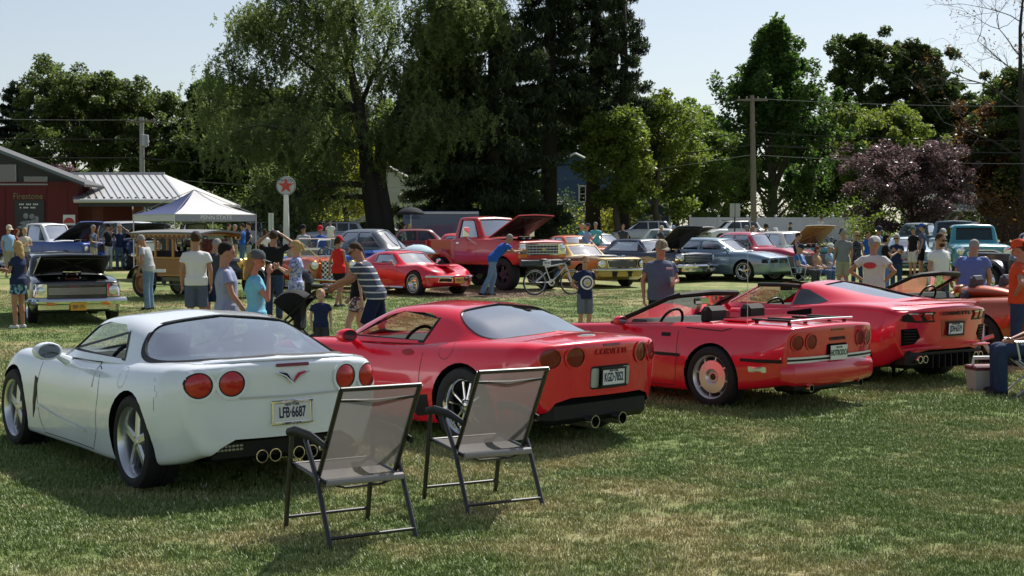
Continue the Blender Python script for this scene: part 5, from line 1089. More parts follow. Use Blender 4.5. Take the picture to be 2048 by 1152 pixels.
# --- hot rods, far trucks, parked cars
ORED = wpaint('hot_rod_orange', (.62, .085, .012), rough=.3)
WOOD = mat('varnished_wood', (.27, .085, .016), .25, coat=.8, noise=.35, nscale=14); WOODP = mat('pale_wood', (.42, .19, .045), .3, coat=.6, noise=.3, nscale=16)
BRASS = mat('brass', (.65, .45, .15), .25, metal=1.)
def checker(name, a, b, sc):
    m = mat(name, a, .35); nt = m.node_tree; tc = nt.nodes.new('ShaderNodeTexCoord'); ch = nt.nodes.new('ShaderNodeTexChecker'); ch.inputs[1].default_value = (*a, 1); ch.inputs[2].default_value = (*b, 1); ch.inputs[3].default_value = sc
    nt.links.new(tc.outputs['Object'], ch.inputs[0]); nt.links.new(ch.outputs[0], nt.nodes['Principled BSDF'].inputs['Base Color']); return m
def roadster():
    h = R(-64); t = thing('orange_hot_rod_roadster', 'orange open hot rod roadster with black and white checkered grille', 'car', stand(665, 596, 1.4, h), h)
    b = MB(); G = loft([[(-1.5, 0, .42), (-1.5, .45, .42), (-1.5, .5, .75), (-1.5, .42, .95), (-1.5, 0, .96)], [(-.9, 0, .40), (-.9, .60, .40), (-.9, .68, .75), (-.9, .62, 1.02), (-.9, 0, 1.02)], [(0, 0, .40), (0, .62, .40), (0, .68, .75), (0, .62, 1.05), (0, 0, 1.06)], [(.4, 0, .40), (.4, .52, .40), (.4, .56, .75), (.4, .48, 1.03), (.4, 0, 1.06)], [(1.28, 0, .45), (1.28, .34, .45), (1.28, .37, .75), (1.28, .33, .98), (1.28, 0, 1.0)]], [0, .05, .2, .10, 0], 26)
    V, F = closed_body(G, .03, .02); o = mobj('body', V, F, ORED, t); bm = bmesh.new(); bm.from_mesh(o.data); bmesh.ops.recalc_face_normals(bm, faces=bm.faces); bm.to_mesh(o.data); bm.free()
    cut(o, [[prism([(-1.0, -.54), (.12, -.52), (.12, .52), (-1.0, .54)], 'z', .6, 2)]])
    b = MB(); b.box((1.36, 0, .72), (.10, .74, .62), bev=.05); b.build('radiator_shell', ORED, t)
    b = MB(); b.box((1.415, 0, .72), (.02, .60, .50)); b.build('checkered_grille', checker('checker_board', (.75, .75, .73), (.01, .01, .01), 17.), t, smooth=False)
    for s in (1, -1):
        b = MB(); V, F = lathe([(0, .08), (.11, .07), (.13, .03), (.12, -.02), (.06, -.10), (0, -.12)], 18, 'x'); b.add(V+np.array([1.42, s*.52, .86]), F); o = b.build('headlight', BRASS, t); V, F = lathe([(0, .085), (.10, .078)], 16, 'x'); mobj('headlight_lens', V+np.array([1.425, s*.52, .86]), F, LENSC, o)
        wheel(t, 1.30, s*.72, .34, .16, 'cap', None, BRASS, rr=.22); wheel(t, -1.15, s*.74, .38, .26, 'cap', None, BRASS, rr=.24)
        b = MB(); A = np.linspace(R(10), R(170), 12); b.tube([(-1.15+.47*math.cos(a), s*.76, .38+.45*math.sin(a)) for a in A], .15, 8, flat=.3); b.build('rear_fender', ORED, t)
        b = MB(); b.tube([(1.30+.42*math.cos(a), s*.74, .34+.40*math.sin(a)) for a in A], .11, 8, flat=.3); b.build('front_fender', BLK, t)
        b = MB(); b.tube([(.45, s*.55, 1.05), (.30, s*.55, 1.55)], .014, 8); b.tube([(1.35, s*.3, 1.0), (.32, s*.5, 1.45)], .010, 6); b.build('windscreen_post', BRASS, t)
    b = MB(); b.tube([(.30, -.57, 1.55), (.30, .57, 1.55)], .016, 8); b.tube([(.44, -.57, 1.08), (.44, .57, 1.08)], .016, 8); b.build('windscreen_rail', WHITE, t)
    mobj('windscreen', [(.44, -.54, 1.09), (.44, .54, 1.09), (.30, .54, 1.54), (.30, -.54, 1.54)], [(0, 1, 2, 3)], GLASS, t)
    b = MB(); b.tube([(1.30, -.72, .34), (1.30, .72, .34)], .04, 8); b.tube([(1.50, -.55, .50), (1.52, 0, .47), (1.50, .55, .50)], .025, 8); b.tube([(1.5, -.3, .38), (1.52, .3, .38)], .02, 8); b.build('front_axle', CHROME, t)
    b = MB(); b.box((-.6, 0, .85), (.5, 1.0, .16), bev=.05); b.box((-.92, 0, 1.08), (.16, 1.0, .42), bev=.06); b.build('bench_seat', mat('seat_tan', (.42, .38, .30), .6), t); steering(t, .0, .28, 1.12, .2); engine(t, .85, .62, w=.4)
roadster()
def woodie():
    h = R(-205); t = thing('wooden_depot_hack', 'antique wooden depot hack with varnished panels, grey roof and scalloped valance', 'car', (ux(398, 38.5), 38.5, gz(38.5)), R(-28))
    # passenger box, x forward
    def bx(n, c, d, m, bev=.01): b = MB(); b.box(c, d, bev=bev); return b.build(n, m, t)
    for s in (1, -1):
        bx('side_panel', (-.55, s*.72, .82), (1.9, .04, .42), WOOD); bx('side_rail', (-.55, s*.73, 1.05), (1.94, .06, .06), WOODP); bx('side_rail', (-.55, s*.73, .60), (1.94, .06, .06), WOODP)
        for x in (-1.48, -.85, -.25, .38): bx('roof_post', (x, s*.72, 1.35), (.07, .06, .70), WOODP)
        v = MB(); n = 15
        V = []; 
        for k in range(n+1):
            x = -1.62+k*2.35/n; V += [(x, s*.80, 1.70), (x, s*.80, 1.60)]
        mobj('valance_board', V+[(a, b_+s*.015, c) for (a, b_, c) in V], [(2*k, 2*k+1, 2*k+3, 2*k+2) for k in range(n)]+[(2*n+2+2*k, 2*n+4+2*k, 2*n+5+2*k, 2*n+3+2*k) for k in range(n)]+[(2*k+1, 2*n+3+2*k, 2*n+5+2*k, 2*k+3) for k in range(n)], WOODP, t, smooth=False)
        for k in range(n):
            x = -1.62+(k+.5)*2.35/n; V, F = lathe([(0, 0), (.055, 0), (.055, .01), (0, .01)], 12, 'y'); mobj('valance_scallop', V+np.array([x, s*.81+(.003 if s > 0 else -.013), 1.60]), F, mat('scallop_brown', (.16, .06, .015), .4), t)
        A = np.linspace(R(5), R(165), 12)
        for xc in (-1.25, 1.25):
            b = MB(); b.tube([(xc+.50*math.cos(a), s*.74, .38+.47*math.sin(a)) for a in A], .13, 8, flat=.25); b.build('fender', BLK, t); wheel(t, xc, s*.72, .38, .12, 'cap', None, mat('spoke_wood', (.30, .14, .05), .5), rr=.28)
        bx('running_board', (0, s*.74, .36), (1.7, .26, .04), BLK)
        b = MB(); V, F = lathe([(0, .06), (.10, .05), (.12, .02), (.11, -.03), (0, -.10)], 16, 'x'); b.add(V+np.array([1.72, s*.42, .92]), F); b.build('headlight', BRASS, t)
    bx('tailgate', (-1.50, 0, .82), (.05, 1.44, .44), WOOD); bx('floor_deck', (-.5, 0, .50), (2.1, 1.42, .12), BLK)
    for s in (.48, -.48): bx('rear_post', (-1.5, s, 1.35), (.06, .06, .7), WOODP)
    bx('front_panel', (.42, 0, .90), (.05, 1.40, .50), WOOD); bx('windscreen_rail', (.45, 0, 1.66), (.06, 1.44, .06), WOODP); mobj('windscreen', *rbox((.45, 0, 1.40), (.01, 1.3, .46)), GLASS, t)
    for k in range(7): y = -.72+k*.24; bx('roof_slat', (-.45, y, 1.735-.05*(y/.8)**2), (2.3, .08, .03), WOODP)
    G = np.array([[(x, y, 1.80-.07*(y/.85)**2-.02*((x+.45)/1.2)**2) for y in np.linspace(-.84, .84, 9)] for x in np.linspace(-1.68, .80, 7)]); N = 63; V = np.r_[G.reshape(-1, 3), G.reshape(-1, 3)-np.array([0, 0, .05])]
    F = [(i*9+j, (i+1)*9+j, (i+1)*9+j+1, i*9+j+1) for i in range(6) for j in range(8)]; E_ = [(i*9, N+i*9, N+(i+1)*9, (i+1)*9) for i in range(6)]+[(i*9+8, (i+1)*9+8, N+(i+1)*9+8, N+i*9+8) for i in range(6)]+[(j, j+1, N+j+1, N+j) for j in range(8)]+[(54+j, N+54+j, N+55+j, 55+j) for j in range(8)]
    mobj('roof', V, F+[tuple(N+k for k in f[::-1]) for f in F]+E_, mat('roof_canvas', (.16, .17, .18), .8, noise=.2, nscale=6), t)
    G = loft([[(.45, 0, .5), (.45, .60, .5), (.45, .62, .8), (.45, .5, 1.1), (.45, 0, 1.16)], [(1.62, 0, .5), (1.62, .30, .5), (1.62, .31, .75), (1.62, .26, .98), (1.62, 0, 1.02)]], [0, .04, .1, .12, 0], 8); V, F = closed_body(G, .02, .02); mobj('bonnet', V, F, BLK, t)
    bx('radiator', (1.68, 0, .78), (.09, .58, .56), BRASS, .04)
    for x in (-.1, -1.0): bx('bench_seat', (x, 0, .80), (.45, 1.3, .14), INTER, .04); bx('bench_back', (x-.26, 0, 1.02), (.10, 1.3, .42), INTER, .04)
    steering(t, .25, .34, 1.12, .2)
    bx('licence_card', (-1.0, -.76, 1.33), (.30, .01, .2), WHITE)
woodie()
def front60(t, bv, g, z=.66, hl=.70, r=.09, bw=None):
    headlight(t, bv, hl, z, r); grille_bars(t, bv, -.55, .55, z-.09, z+.09, 4, 0, STEEL, BLACK); bumper(t, g['xF']+.04, g['w']*.97, z-.22, h=.10)
# far left trucks with bonnets up
RB = wpaint('royal_blue', (.015, .06, .30), rough=.3); h = R(-24)
t, _, bv, g = pickup('royal_blue_pickup', 'royal blue pickup truck with white roof and wide bonnet raised', stand(196, 541, 2.3, h), h, RB, H=1.85, zb=.42, hood=1.12, belt=1.12, hoodf=1.05, wr=.36, hood_open=30, topm=wpaint('roof_white', (.6, .62, .64)), style='cap')
headlight(t, bv, .72, .86, .10); grille_bars(t, bv, -.55, .55, .75, .98, 5, 0, STEEL, BLACK); bumper(t, g['xF']+.08, .98, .52, h=.14)
DB = wpaint('deep_blue', (.012, .03, .10), rough=.3); h = R(-52)
t, _, bv, g = gen_car('blue_utility_truck', 'deep blue utility wagon with white grille bars and raised bonnet', stand(312, 540, 2.15, h), h, DB, L=4.6, wb=2.7, W=1.95, H=1.92, zb=.5, hood=1.22, hoodf=1.16, belt=1.20, deck=1.2, decke=1.2, ws0=.55, ws1=.25, rw1=-1.7, rw0=-1.85, rt=.72, wr=.40, wt=.26, hood_open=26, topm=MATS['paint_roof_white'], cat='truck', hood_w=.70)
headlight(t, bv, .72, .98, .10); grille_bars(t, bv, -.58, .58, .82, 1.12, 6, 0, WHITE, BLACK, frame=CHROME); bumper(t, g['xF']+.06, .97, .60, h=.16); fplate(t, g['xF']+.16, .60, 'BLU 79')
# grey-black 1940s coupe seen from behind
GRY = wpaint('two_tone_grey', (.10, .12, .14), rough=.3); h = R(152)
t, _, bv, g = gen_car('grey_forties_sedan', 'grey 1940s sedan with rounded roof and split rear window', (ux(712, 48), 48, gz(48)), h, GRY, L=4.7, wb=2.95, W=1.80, H=1.70, zb=.30, hood=1.10, hoodf=1.0, belt=1.08, deck=1.05, decke=.75, ws0=.50, ws1=.10, rw1=-1.0, rw0=-1.75, rt=.56, gh_r=.28, br=.30, wr=.36, style='cap', white='wide')
b = MB(); b.tube([(-1.2, 0, 1.66), (-1.55, 0, 1.42), (-1.80, 0, 1.08)], .02, 6); b.build('window_divider', GRY, t); bumper(t, g['xR']-.06, .85, .45, sgn=-1)
MAR = wpaint('maroon', (.16, .012, .018), rough=.3); h = R(188)
t, _, bv, g = gen_car('maroon_fifties_sedan', 'maroon 1950s sedan with chrome side spear near the willow trunk', (ux(815, 60), 60, gz(60)), h, MAR, L=5.0, wb=2.95, W=1.88, H=1.58, zb=.3, hood=1.08, hoodf=1.0, belt=1.06, deck=1.06, decke=1.0, rt=.62, gh_r=.16, br=.2, wr=.36, white='wide', detail=1, ws0=.75, ws1=.3, rw1=-.9, rw0=-1.5)
for v in ('L', 'Rt'): strip('side_spear', bv, [(-2.2, .80), (2.0, .84)], v, .04, CHROME, t, off=.012)
h = R(172); t, _, bv, g = gen_car('red_chopped_coupe', 'red chopped hot rod coupe with small side windows behind the pickup bed', (ux(905, 53), 53, gz(53)), h, wpaint('candy_red', (.5, .015, .018), rough=.28), L=4.4, wb=2.75, W=1.75, H=1.50, zb=.28, hood=1.06, hoodf=.95, belt=1.08, deck=1.0, decke=.7, ws0=.55, ws1=.2, rw1=-.7, rw0=-1.6, rt=.54, gh_r=.26, br=.28, wr=.35, white=None, detail=1)
h = R(-62); t, _, bv, g = gen_car('orange_muscle_car', 'orange 1970s muscle coupe parked behind the gold coupe', (ux(1150, 58), 58, gz(58)), h, wpaint('orange_muscle', (.60, .10, .01)), H=1.34, detail=1, style='slot', ws0=.6, ws1=.05, rw1=-.8, rw0=-1.5); front60(t, bv, g)
h = R(-40); t, _, bv, g = gen_car('silver_hatch_coupe', 'silver compact coupe parked behind two men in pale shirts', (ux(1205, 63), 63, gz(63)), h, wpaint('silver', (.45, .47, .49), metal=.6), H=1.35, L=4.4, detail=1, ws0=.75, ws1=.05, rw1=-.7, rw0=-1.6, chrome=False); front60(t, bv, g)
h = R(-35); t, _, bv, g = gen_car('white_sixties_sedan', 'white 1960s sedan with bonnet raised near the road', (ux(1345, 72), 72, gz(72)), h, wpaint('classic_white', (.74, .74, .70)), H=1.45, hood_open=30, detail=1); front60(t, bv, g)
PINK = wpaint('raspberry_red', (.42, .012, .045), rough=.3); h = R(-42)
t, _, bv, g = gen_car('raspberry_forties_coupe', 'raspberry red 1940s coupe with rounded roof beside the silver blue sedan', stand(1612, 560, 2.1, h), h, PINK, L=4.5, wb=2.85, W=1.78, H=1.60, zb=.28, hood=1.08, hoodf=.92, belt=1.08, deck=1.0, decke=.7, ws0=.62, ws1=.22, rw1=-.8, rw0=-1.7, rt=.56, gh_r=.26, br=.28, wr=.35, white='wide'); headlight(t, bv, .66, .80, .10)
TEAL = wpaint('turquoise', (.035, .26, .33), rough=.3); h = R(-66)
t, _, bv, g = gen_car('turquoise_fifties_sedan', 'turquoise and white 1950s sedan with tan-lined bonnet standing open', stand(1650, 551, 2.2, h), h, TEAL, L=4.9, wb=2.9, W=1.86, H=1.58, zb=.30, hood=1.06, hoodf=.98, belt=1.04, deck=1.04, decke=1.0, ws0=.78, ws1=.35, rw1=-.9, rw0=-1.45, rt=.64, gh_r=.14, br=.2, wr=.36, white='wide', hood_open=36, topm=wpaint('ivory', (.66, .65, .58)), under=mat('tan_liner', (.40, .20, .07), .8), hood_col=MATS['paint_ivory']); headlight(t, bv, .76, .88, .10); grille_bars(t, bv, -.6, .6, .62, .84, 4, 0, CHROME, BLACK); bumper(t, g['xF']+.06, .92, .50, h=.15)
h = R(-105); t, _, bv, g = gen_car('pale_blue_coupe', 'pale blue 1950s coupe nose-on behind people in dark clothes', stand(1815, 550, 2.2, h), h, wpaint('pale_blue', (.30, .46, .56)), L=4.7, W=1.85, H=1.36, hood=.96, hoodf=.86, belt=.94, detail=1, wr=.34, white='thin'); headlight(t, bv, .76, .72, .10); grille_bars(t, bv, -.5, .5, .52, .66, 3, 0, CHROME, BLACK); bumper(t, g['xF']+.05, .92, .46, h=.13)
h = R(-98); t, _, bv, g = pickup('turquoise_fifties_pickup', 'turquoise 1950s pickup truck with round headlights and chrome grille', stand(1968, 561, 2.3, h), h, TEAL, H=1.88, zb=.42, hood=1.22, belt=1.20, hoodf=1.12, bed=1.15, W=1.95, wr=.37, round_=True, fend=True, white='wide', cab0=.5, ws1=.2, rt=.68); headlight(t, bv, .74, .98, .11)
o = decal('grille', bv, [(-.46, .70), (.46, .70), (.54, .92), (.3, 1.0), (-.3, 1.0), (-.54, .92)], 'front', BLACK, t, off=.006); q = [(-.46, .70), (.46, .70), (.54, .92), (.3, 1.0), (-.3, 1.0), (-.54, .92), (-.46, .70)]; strip('grille_surround', bv, q, 'front', .05, WHITE, o, off=.02); strip('grille_bar', bv, [(-.46, .84), (.46, .84)], 'front', .04, CHROME, o, off=.02); bumper(t, g['xF']+.08, .98, .56, h=.16, m=TEAL)
h = R(-108); t, _, bv, g = gen_car('teal_panel_truck', 'dull teal sixties utility truck with dark slatted grille behind the turquoise pickup', stand(1905, 540, 2.2, h), h, wpaint('dull_teal', (.04, .17, .23), rough=.4), L=4.8, W=1.95, H=1.95, zb=.5, hood=1.28, hoodf=1.22, belt=1.28, deck=1.28, decke=1.28, ws0=.5, ws1=.25, rw1=-1.8, rw0=-1.95, rt=.72, wr=.40, cat='truck', topm=wpaint('slate_roof', (.10, .16, .24)), hood_w=.7); headlight(t, bv, .82, 1.02, .10, sq=True); grille_bars(t, bv, -.66, .66, .88, 1.16, 7, 0, STEEL, BLACK, frame=CHROME); bumper(t, g['xF']+.06, .97, .62, h=.16)
h = R(-35); t, _, bv, g = gen_car('dark_green_thirties_sedan', 'dark green 1930s sedan with tall bonnet raised by the end of the fence', (ux(1850, 74), 74, gz(74)), h, wpaint('bottle_green', (.008, .045, .055)), L=4.4, wb=2.8, W=1.7, H=1.72, zb=.35, hood=1.15, hoodf=1.1, belt=1.1, ws0=.45, ws1=.25, rw1=-.9, rw0=-1.3, rt=.58, gh_r=.2, hood_open=50, wr=.37, detail=1); headlight(t, bv, .6, .9, .11)
h = R(-150); gen_car('maroon_crossover', 'maroon crossover parked beyond the teal truck', (ux(1905, 88), 88, gz(88)), h, MAR, L=4.6, wb=2.7, W=1.85, H=1.70, zb=.3, hood=1.1, belt=1.08, deck=1.08, decke=1.0, ws0=.95, ws1=.25, rw1=-1.6, rw0=-2.0, rt=.60, detail=1, style='five', rimm=ALLOY, chrome=False, wr=.36)
h = R(-75); t, _, bv, g = pickup('black_maroon_hot_rod_truck', 'black and maroon vintage truck at the right end of the row', (ux(2112, 38.5), 38.5, gz(38.5)), h, wpaint('black_cherry', (.02, .006, .008)), H=1.75, zb=.4, round_=True, fend=True); headlight(t, bv, .7, .9, .11)
# modern cars parked along the road
def suv(name, label, u, Y, hd, colr, H=1.68, L=4.6, grp=None, tail=False):
    t, _, bv, g = gen_car(name, label, (ux(u, Y), Y, gz(Y)), R(hd), colr, L=L, wb=2.7, W=1.86, H=H, zb=.28, hood=1.08, hoodf=.86, belt=1.06, deck=1.06, decke=1.0, ws0=1.05, ws1=.30, rw1=-1.55, rw0=-2.0, rt=.60, gh_r=.16, br=.18, style='five', rimm=ALLOY, chrome=False, wr=.36, detail=1, windows=[[(.85, 1.10), (.35, H-.12), (-.22, H-.10), (-.22, 1.10)], [(-.30, 1.10), (-.30, H-.10), (-.95, H-.10), (-.95, 1.10)], [(-1.03, 1.10), (-1.03, H-.10), (-1.45, H-.14), (-1.62, 1.16)]], glass=GLASSD, group=grp)
    for s in (1, -1): decal('headlight', bv, rrect(s*.70, .80, .32, .12, .03), 'front', LENSC, t, off=.008); decal('tail_light', bv, rrect(s*.74, .98, .22, .26, .04), 'rear', LENSR, t, off=.008); strip('tail_lamp_side', bv, [(g['xR']+.12, .92), (g['xR']+.34, 1.0)], 'L' if s > 0 else 'Rt', .14, LENSR, t, off=.006)
    decal('grille', bv, rrect(0, .72, .9, .16, .03), 'front', BLACK, t, off=.006); b = MB(); b.box((-.2, .5, H+.01), (1.8, .03, .03)); b.build('roof_rack', BLACK, t); b = MB(); b.box((-.2, -.5, H+.01), (1.8, .03, .03)); b.build('roof_rack', BLACK, t)
    return t
WSUV = wpaint('suv_white', (.70, .72, .74)); DSUV = wpaint('suv_graphite', (.05, .055, .065), metal=.4); SSUV = wpaint('suv_silver', (.42, .44, .46), metal=.6)
suv('white_crossover', 'white crossover with red tail lamps parked in front of the white fence', 1466, 104, 197, WSUV)
suv('graphite_suv', 'graphite sport utility parked behind the canopy tent', 392, 82, -70, DSUV)
suv('white_road_suv', 'white sport utility parked right of the canopy tent', 508, 92, -150, WSUV)
suv('white_sign_suv', 'white sport utility parked behind the round sign post', 612, 98, 200, WSUV)
suv('silver_road_suv', 'silver sport utility parked behind a man in a red cap', 665, 90, 188, SSUV)
suv('white_hill_suv', 'white crossover half hidden behind the wide willow trunk', 735, 104, 170, WSUV)
suv('grey_hill_crossover', 'grey crossover parked left of the canopy tent', 238, 84, -40, SSUV)
suv('pale_truck_suv', 'pale grey sport utility below the blue shed window', 1285, 100, 185, wpaint('suv_pale', (.5, .52, .55)))
# navy enclosed trailer
t = thing('enclosed_trailer', 'long navy blue enclosed trailer parked under the dark spruces', 'trailer', (ux(882, 86), 86, gz(86)), R(4))
b = MB(); b.box((0, 0, 1.35), (4.4, 2.1, 1.9), bev=.06); b.build('trailer_box', wpaint('trailer_navy', (.012, .035, .12), rough=.5), t); b = MB(); b.box((0, 0, .40), (4.3, 2.0, .10)); b.build('trailer_frame', BLACK, t)
for x in (-.4, .4):
    for y in (.95, -.95): wheel(t, x, y, .34, .2, 'cap')
b = MB(); b.tube([(2.2, 0, .42), (3.2, 0, .42)], .05, 8); b.tube([(3.0, 0, .45), (3.0, 0, .0)], .03, 8); b.build('tow_bar', BLACK, t); b = MB(); b.box((-.6, -1.06, 1.2), (.7, .02, 1.4), bev=.004); d = b.build('side_door', MATS['paint_trailer_navy'], t); b = MB(); b.box((-.9, -1.075, 1.2), (.1, .02, .05)); b.build('door_latch', CHROME, d)
b = MB(); b.box((0, -1.056, 2.2), (4.3, .012, .06)); b.build('trim_rail', STEEL, t)
# open blue convertible behind the roadster
h = R(170); t = thing('blue_open_convertible', 'bright blue convertible with white tubular screen frame behind the orange roadster', 'car', (ux(675, 43.5), 43.5, gz(43.5)), h)
BB = wpaint('bright_blue', (.02, .12, .48)); rows = [(-1.9, [(0, .35), (.66, .35), (.76, .6), (.7, .9), (.4, .92), (0, .92)]), (-1.2, [(0, .25), (.78, .25), (.84, .6), (.76, .98), (.4, 1.0), (0, 1.0)]), (.3, [(0, .25), (.78, .25), (.84, .6), (.76, .98), (.4, 1.0), (0, 1.0)]), (1.3, [(0, .25), (.78, .25), (.84, .6), (.74, .95), (.4, .97), (0, .98)]), (1.95, [(0, .35), (.66, .35), (.74, .55), (.66, .78), (.4, .82), (0, .82)])]
body = make_body(t, rows, [0, .06, .3, .14, .2, 0], BB, [(-1.25, .34, .72), (1.3, .34, .72)], .39, tub=([(-1.0, -.62), (.4, -.62), (.4, .62), (-1.0, .62)], .55, 2), n=24)
for x in (-1.25, 1.3):
    for y in (.72, -.72): wheel(t, x, y, .34, .2, 'cap', 'wide')
A = [(.48, .66, .98), (.40, .64, 1.36), (.40, .56, 1.42)]; b = MB(); b.tube(A+[(x, -y, z) for x, y, z in A[::-1]], .022, 8); b.build('screen_frame', WHITE, t); b = MB(); b.box((-.6, 0, .85), (.2, 1.2, .5), bev=.06); b.build('bench_seat', WHITE, t); steering(t, -.05, .3, 1.08)
b = MB(); V, F = rbox((-1.0, 0, 1.05), (.7, 1.4, .14), .06); b.add(V, F); b.build('folded_top', BB, t)
# ------------------------------------------------------------------ people
PENDING = []
def capsule(p0, r0, p1, r1, n=10):
    p0 = np.array(p0, float); p1 = np.array(p1, float); d = p1-p0; L = np.linalg.norm(d)+1e-9; d /= L
    P = [p0-d*r0*.98, p0-d*r0*.7, p0, p0+(p1-p0)*.5, p1, p1+d*r1*.7, p1+d*r1*.98]; rr = [r0*.2, r0*.71, r0, (r0+r1)/2, r1, r1*.71, r1*.2]
    return tube(P, rr, n)
def ellip(c, r, rot=None, n=12):
    A = np.linspace(-math.pi/2, math.pi/2, 8); V, F = lathe([(max(.02, math.cos(a)), math.sin(a)) for a in A], n, 'z'); k = len(A)
    F = F+[tuple(range(n-1, -1, -1)), tuple((k-1)*n+j for j in range(n))]
    V = V*np.array(r)
    if rot is not None: V = V@np.array(rot).T
    return V+np.array(c), F
def rings(path, prof, lat):
    # stack of ellipses along a path ; prof (front-back r, side r), lat = sideways unit vector
    path = np.array(path, float); T = np.gradient(path, axis=0); V = []; n = 16; A = np.linspace(0, 2*np.pi, n, endpoint=False)
    for p, t, (a, b) in zip(path, T, prof):
        t = t/np.linalg.norm(t); l = lat-t*(lat@t); l /= np.linalg.norm(l); f = np.cross(l, t)
        V.append(p+np.cos(A)[:, None]*f*a+np.sin(A)[:, None]*l*b)
    k = len(path); V = np.concatenate(V)
    return V, [(i*n+j, i*n+(j+1) % n, (i+1)*n+(j+1) % n, (i+1)*n+j) for i in range(k-1) for j in range(n)]+[tuple(range(n-1, -1, -1)), tuple((k-1)*n+j for j in range(n))]
def blob(name, parts, m, parent, vox, smooth=3, sc=1.):
    b = MB()
    for (V, F) in parts:
        b.add(np.array(V)*sc, F)
    o = b.build(name, m, parent, smooth=True, sharp=None)
    bm = bmesh.new(); bm.from_mesh(o.data); bmesh.ops.recalc_face_normals(bm, faces=bm.faces); bm.to_mesh(o.data); bm.free()
    r = o.modifiers.new('r', 'REMESH'); r.mode = 'VOXEL'; r.voxel_size = vox
    if smooth: s_ = o.modifiers.new('s', 'SMOOTH'); s_.iterations = smooth; s_.factor = .5
    d_ = o.modifiers.new('d', 'DECIMATE'); d_.ratio = .34 if name == 'body' else .5
    PENDING.append(o); return o
def flush():
    dg = bpy.context.evaluated_depsgraph_get(); dg.update(); res = []
    for o in PENDING: res.append(bpy.data.meshes.new_from_object(o.evaluated_get(dg), depsgraph=dg))
    for o, me in zip(PENDING, res):
        old = o.data; nm = old.name; o.modifiers.clear(); o.data = me; bpy.data.meshes.remove(old); me.name = nm; me.shade_smooth()
    PENDING.clear()
SKIN = mat('skin', (.44, .235, .16), .5, noise=.10, nscale=6); SKINT = mat('skin_tan', (.36, .175, .11), .5, noise=.10, nscale=6); SKINP = mat('skin_pale', (.55, .32, .235), .5, noise=.10, nscale=6)
def cloth(n, c, rough=.85, noise=.15): return mat('cloth_'+n, c, rough, spec=.2, noise=noise, nscale=9, bump=.35, bscale=28)
def striped(n, a, b_, sc, axis=2, thr=.72):
    m = cloth(n, a); nt = m.node_tree; tc = nt.nodes.new('ShaderNodeTexCoord'); sp = nt.nodes.new('ShaderNodeSeparateXYZ'); nt.links.new(tc.outputs['Object'], sp.inputs[0])
    mu = nt.nodes.new('ShaderNodeMath'); mu.operation = 'MULTIPLY'; mu.inputs[1].default_value = sc; nt.links.new(sp.outputs[axis], mu.inputs[0]); fr = nt.nodes.new('ShaderNodeMath'); fr.operation = 'FRACT'; nt.links.new(mu.outputs[0], fr.inputs[0])
    gt = nt.nodes.new('ShaderNodeMath'); gt.operation = 'GREATER_THAN'; gt.inputs[1].default_value = thr; nt.links.new(fr.outputs[0], gt.inputs[0])
    mx = nt.nodes.new('ShaderNodeMix'); mx.data_type = 'RGBA'; mx.inputs[6].default_value = (*a, 1); mx.inputs[7].default_value = (*b_, 1); nt.links.new(gt.outputs[0], mx.inputs[0]); nt.links.new(mx.outputs[2], nt.nodes['Principled BSDF'].inputs['Base Color']); return m
def printed(n, a, b_, sc, thr=.5, vor=False):
    m = cloth(n, a); nt = m.node_tree; tc = nt.nodes.new('ShaderNodeTexCoord'); t = nt.nodes.new('ShaderNodeTexVoronoi' if vor else 'ShaderNodeTexNoise'); t.inputs['Scale'].default_value = sc; nt.links.new(tc.outputs['Object'], t.inputs['Vector'])
    cr = nt.nodes.new('ShaderNodeValToRGB'); cr.color_ramp.elements[0].position = thr-.05; cr.color_ramp.elements[0].color = (*a, 1); cr.color_ramp.elements[1].position = thr+.05; cr.color_ramp.elements[1].color = (*b_, 1)
    nt.links.new(t.outputs[0], cr.inputs[0]); nt.links.new(cr.outputs[0], nt.nodes['Principled BSDF'].inputs['Base Color']); return m
DENIM = cloth('denim', (.075, .13, .24), noise=.35); DENIMD = cloth('dark_denim', (.03, .05, .11), noise=.3); DENIML = cloth('light_denim', (.16, .25, .38), noise=.35)
HAIRS = dict(black=(.012, .010, .009), brown=(.05, .028, .015), blond=(.40, .27, .12), grey=(.26, .25, .24), sandy=(.24, .15, .07), red=(.16, .04, .015), white=(.5, .5, .48))
SHOE = cloth('shoe_white', (.6, .6, .58)); SHOED = cloth('shoe_dark', (.03, .03, .035))
ST = dict(pel=(0, 0, .93), waist=(.01, 0, 1.08), chest=(.0, 0, 1.28), neck=(-.015, 0, 1.475), head=(.015, 0, 1.625), ls=(-.01, .178, 1.385), rs=(-.01, -.178, 1.385), le=(-.03, .235, 1.13), re=(-.03, -.235, 1.13), lw=(.04, .235, .885), rw=(.04, -.235, .885),
          lh=(0, .09, .92), rh=(0, -.09, .92), lk=(.02, .10, .50), rk=(.02, -.10, .50), la=(-.01, .105, .085), ra=(-.01, -.105, .085))
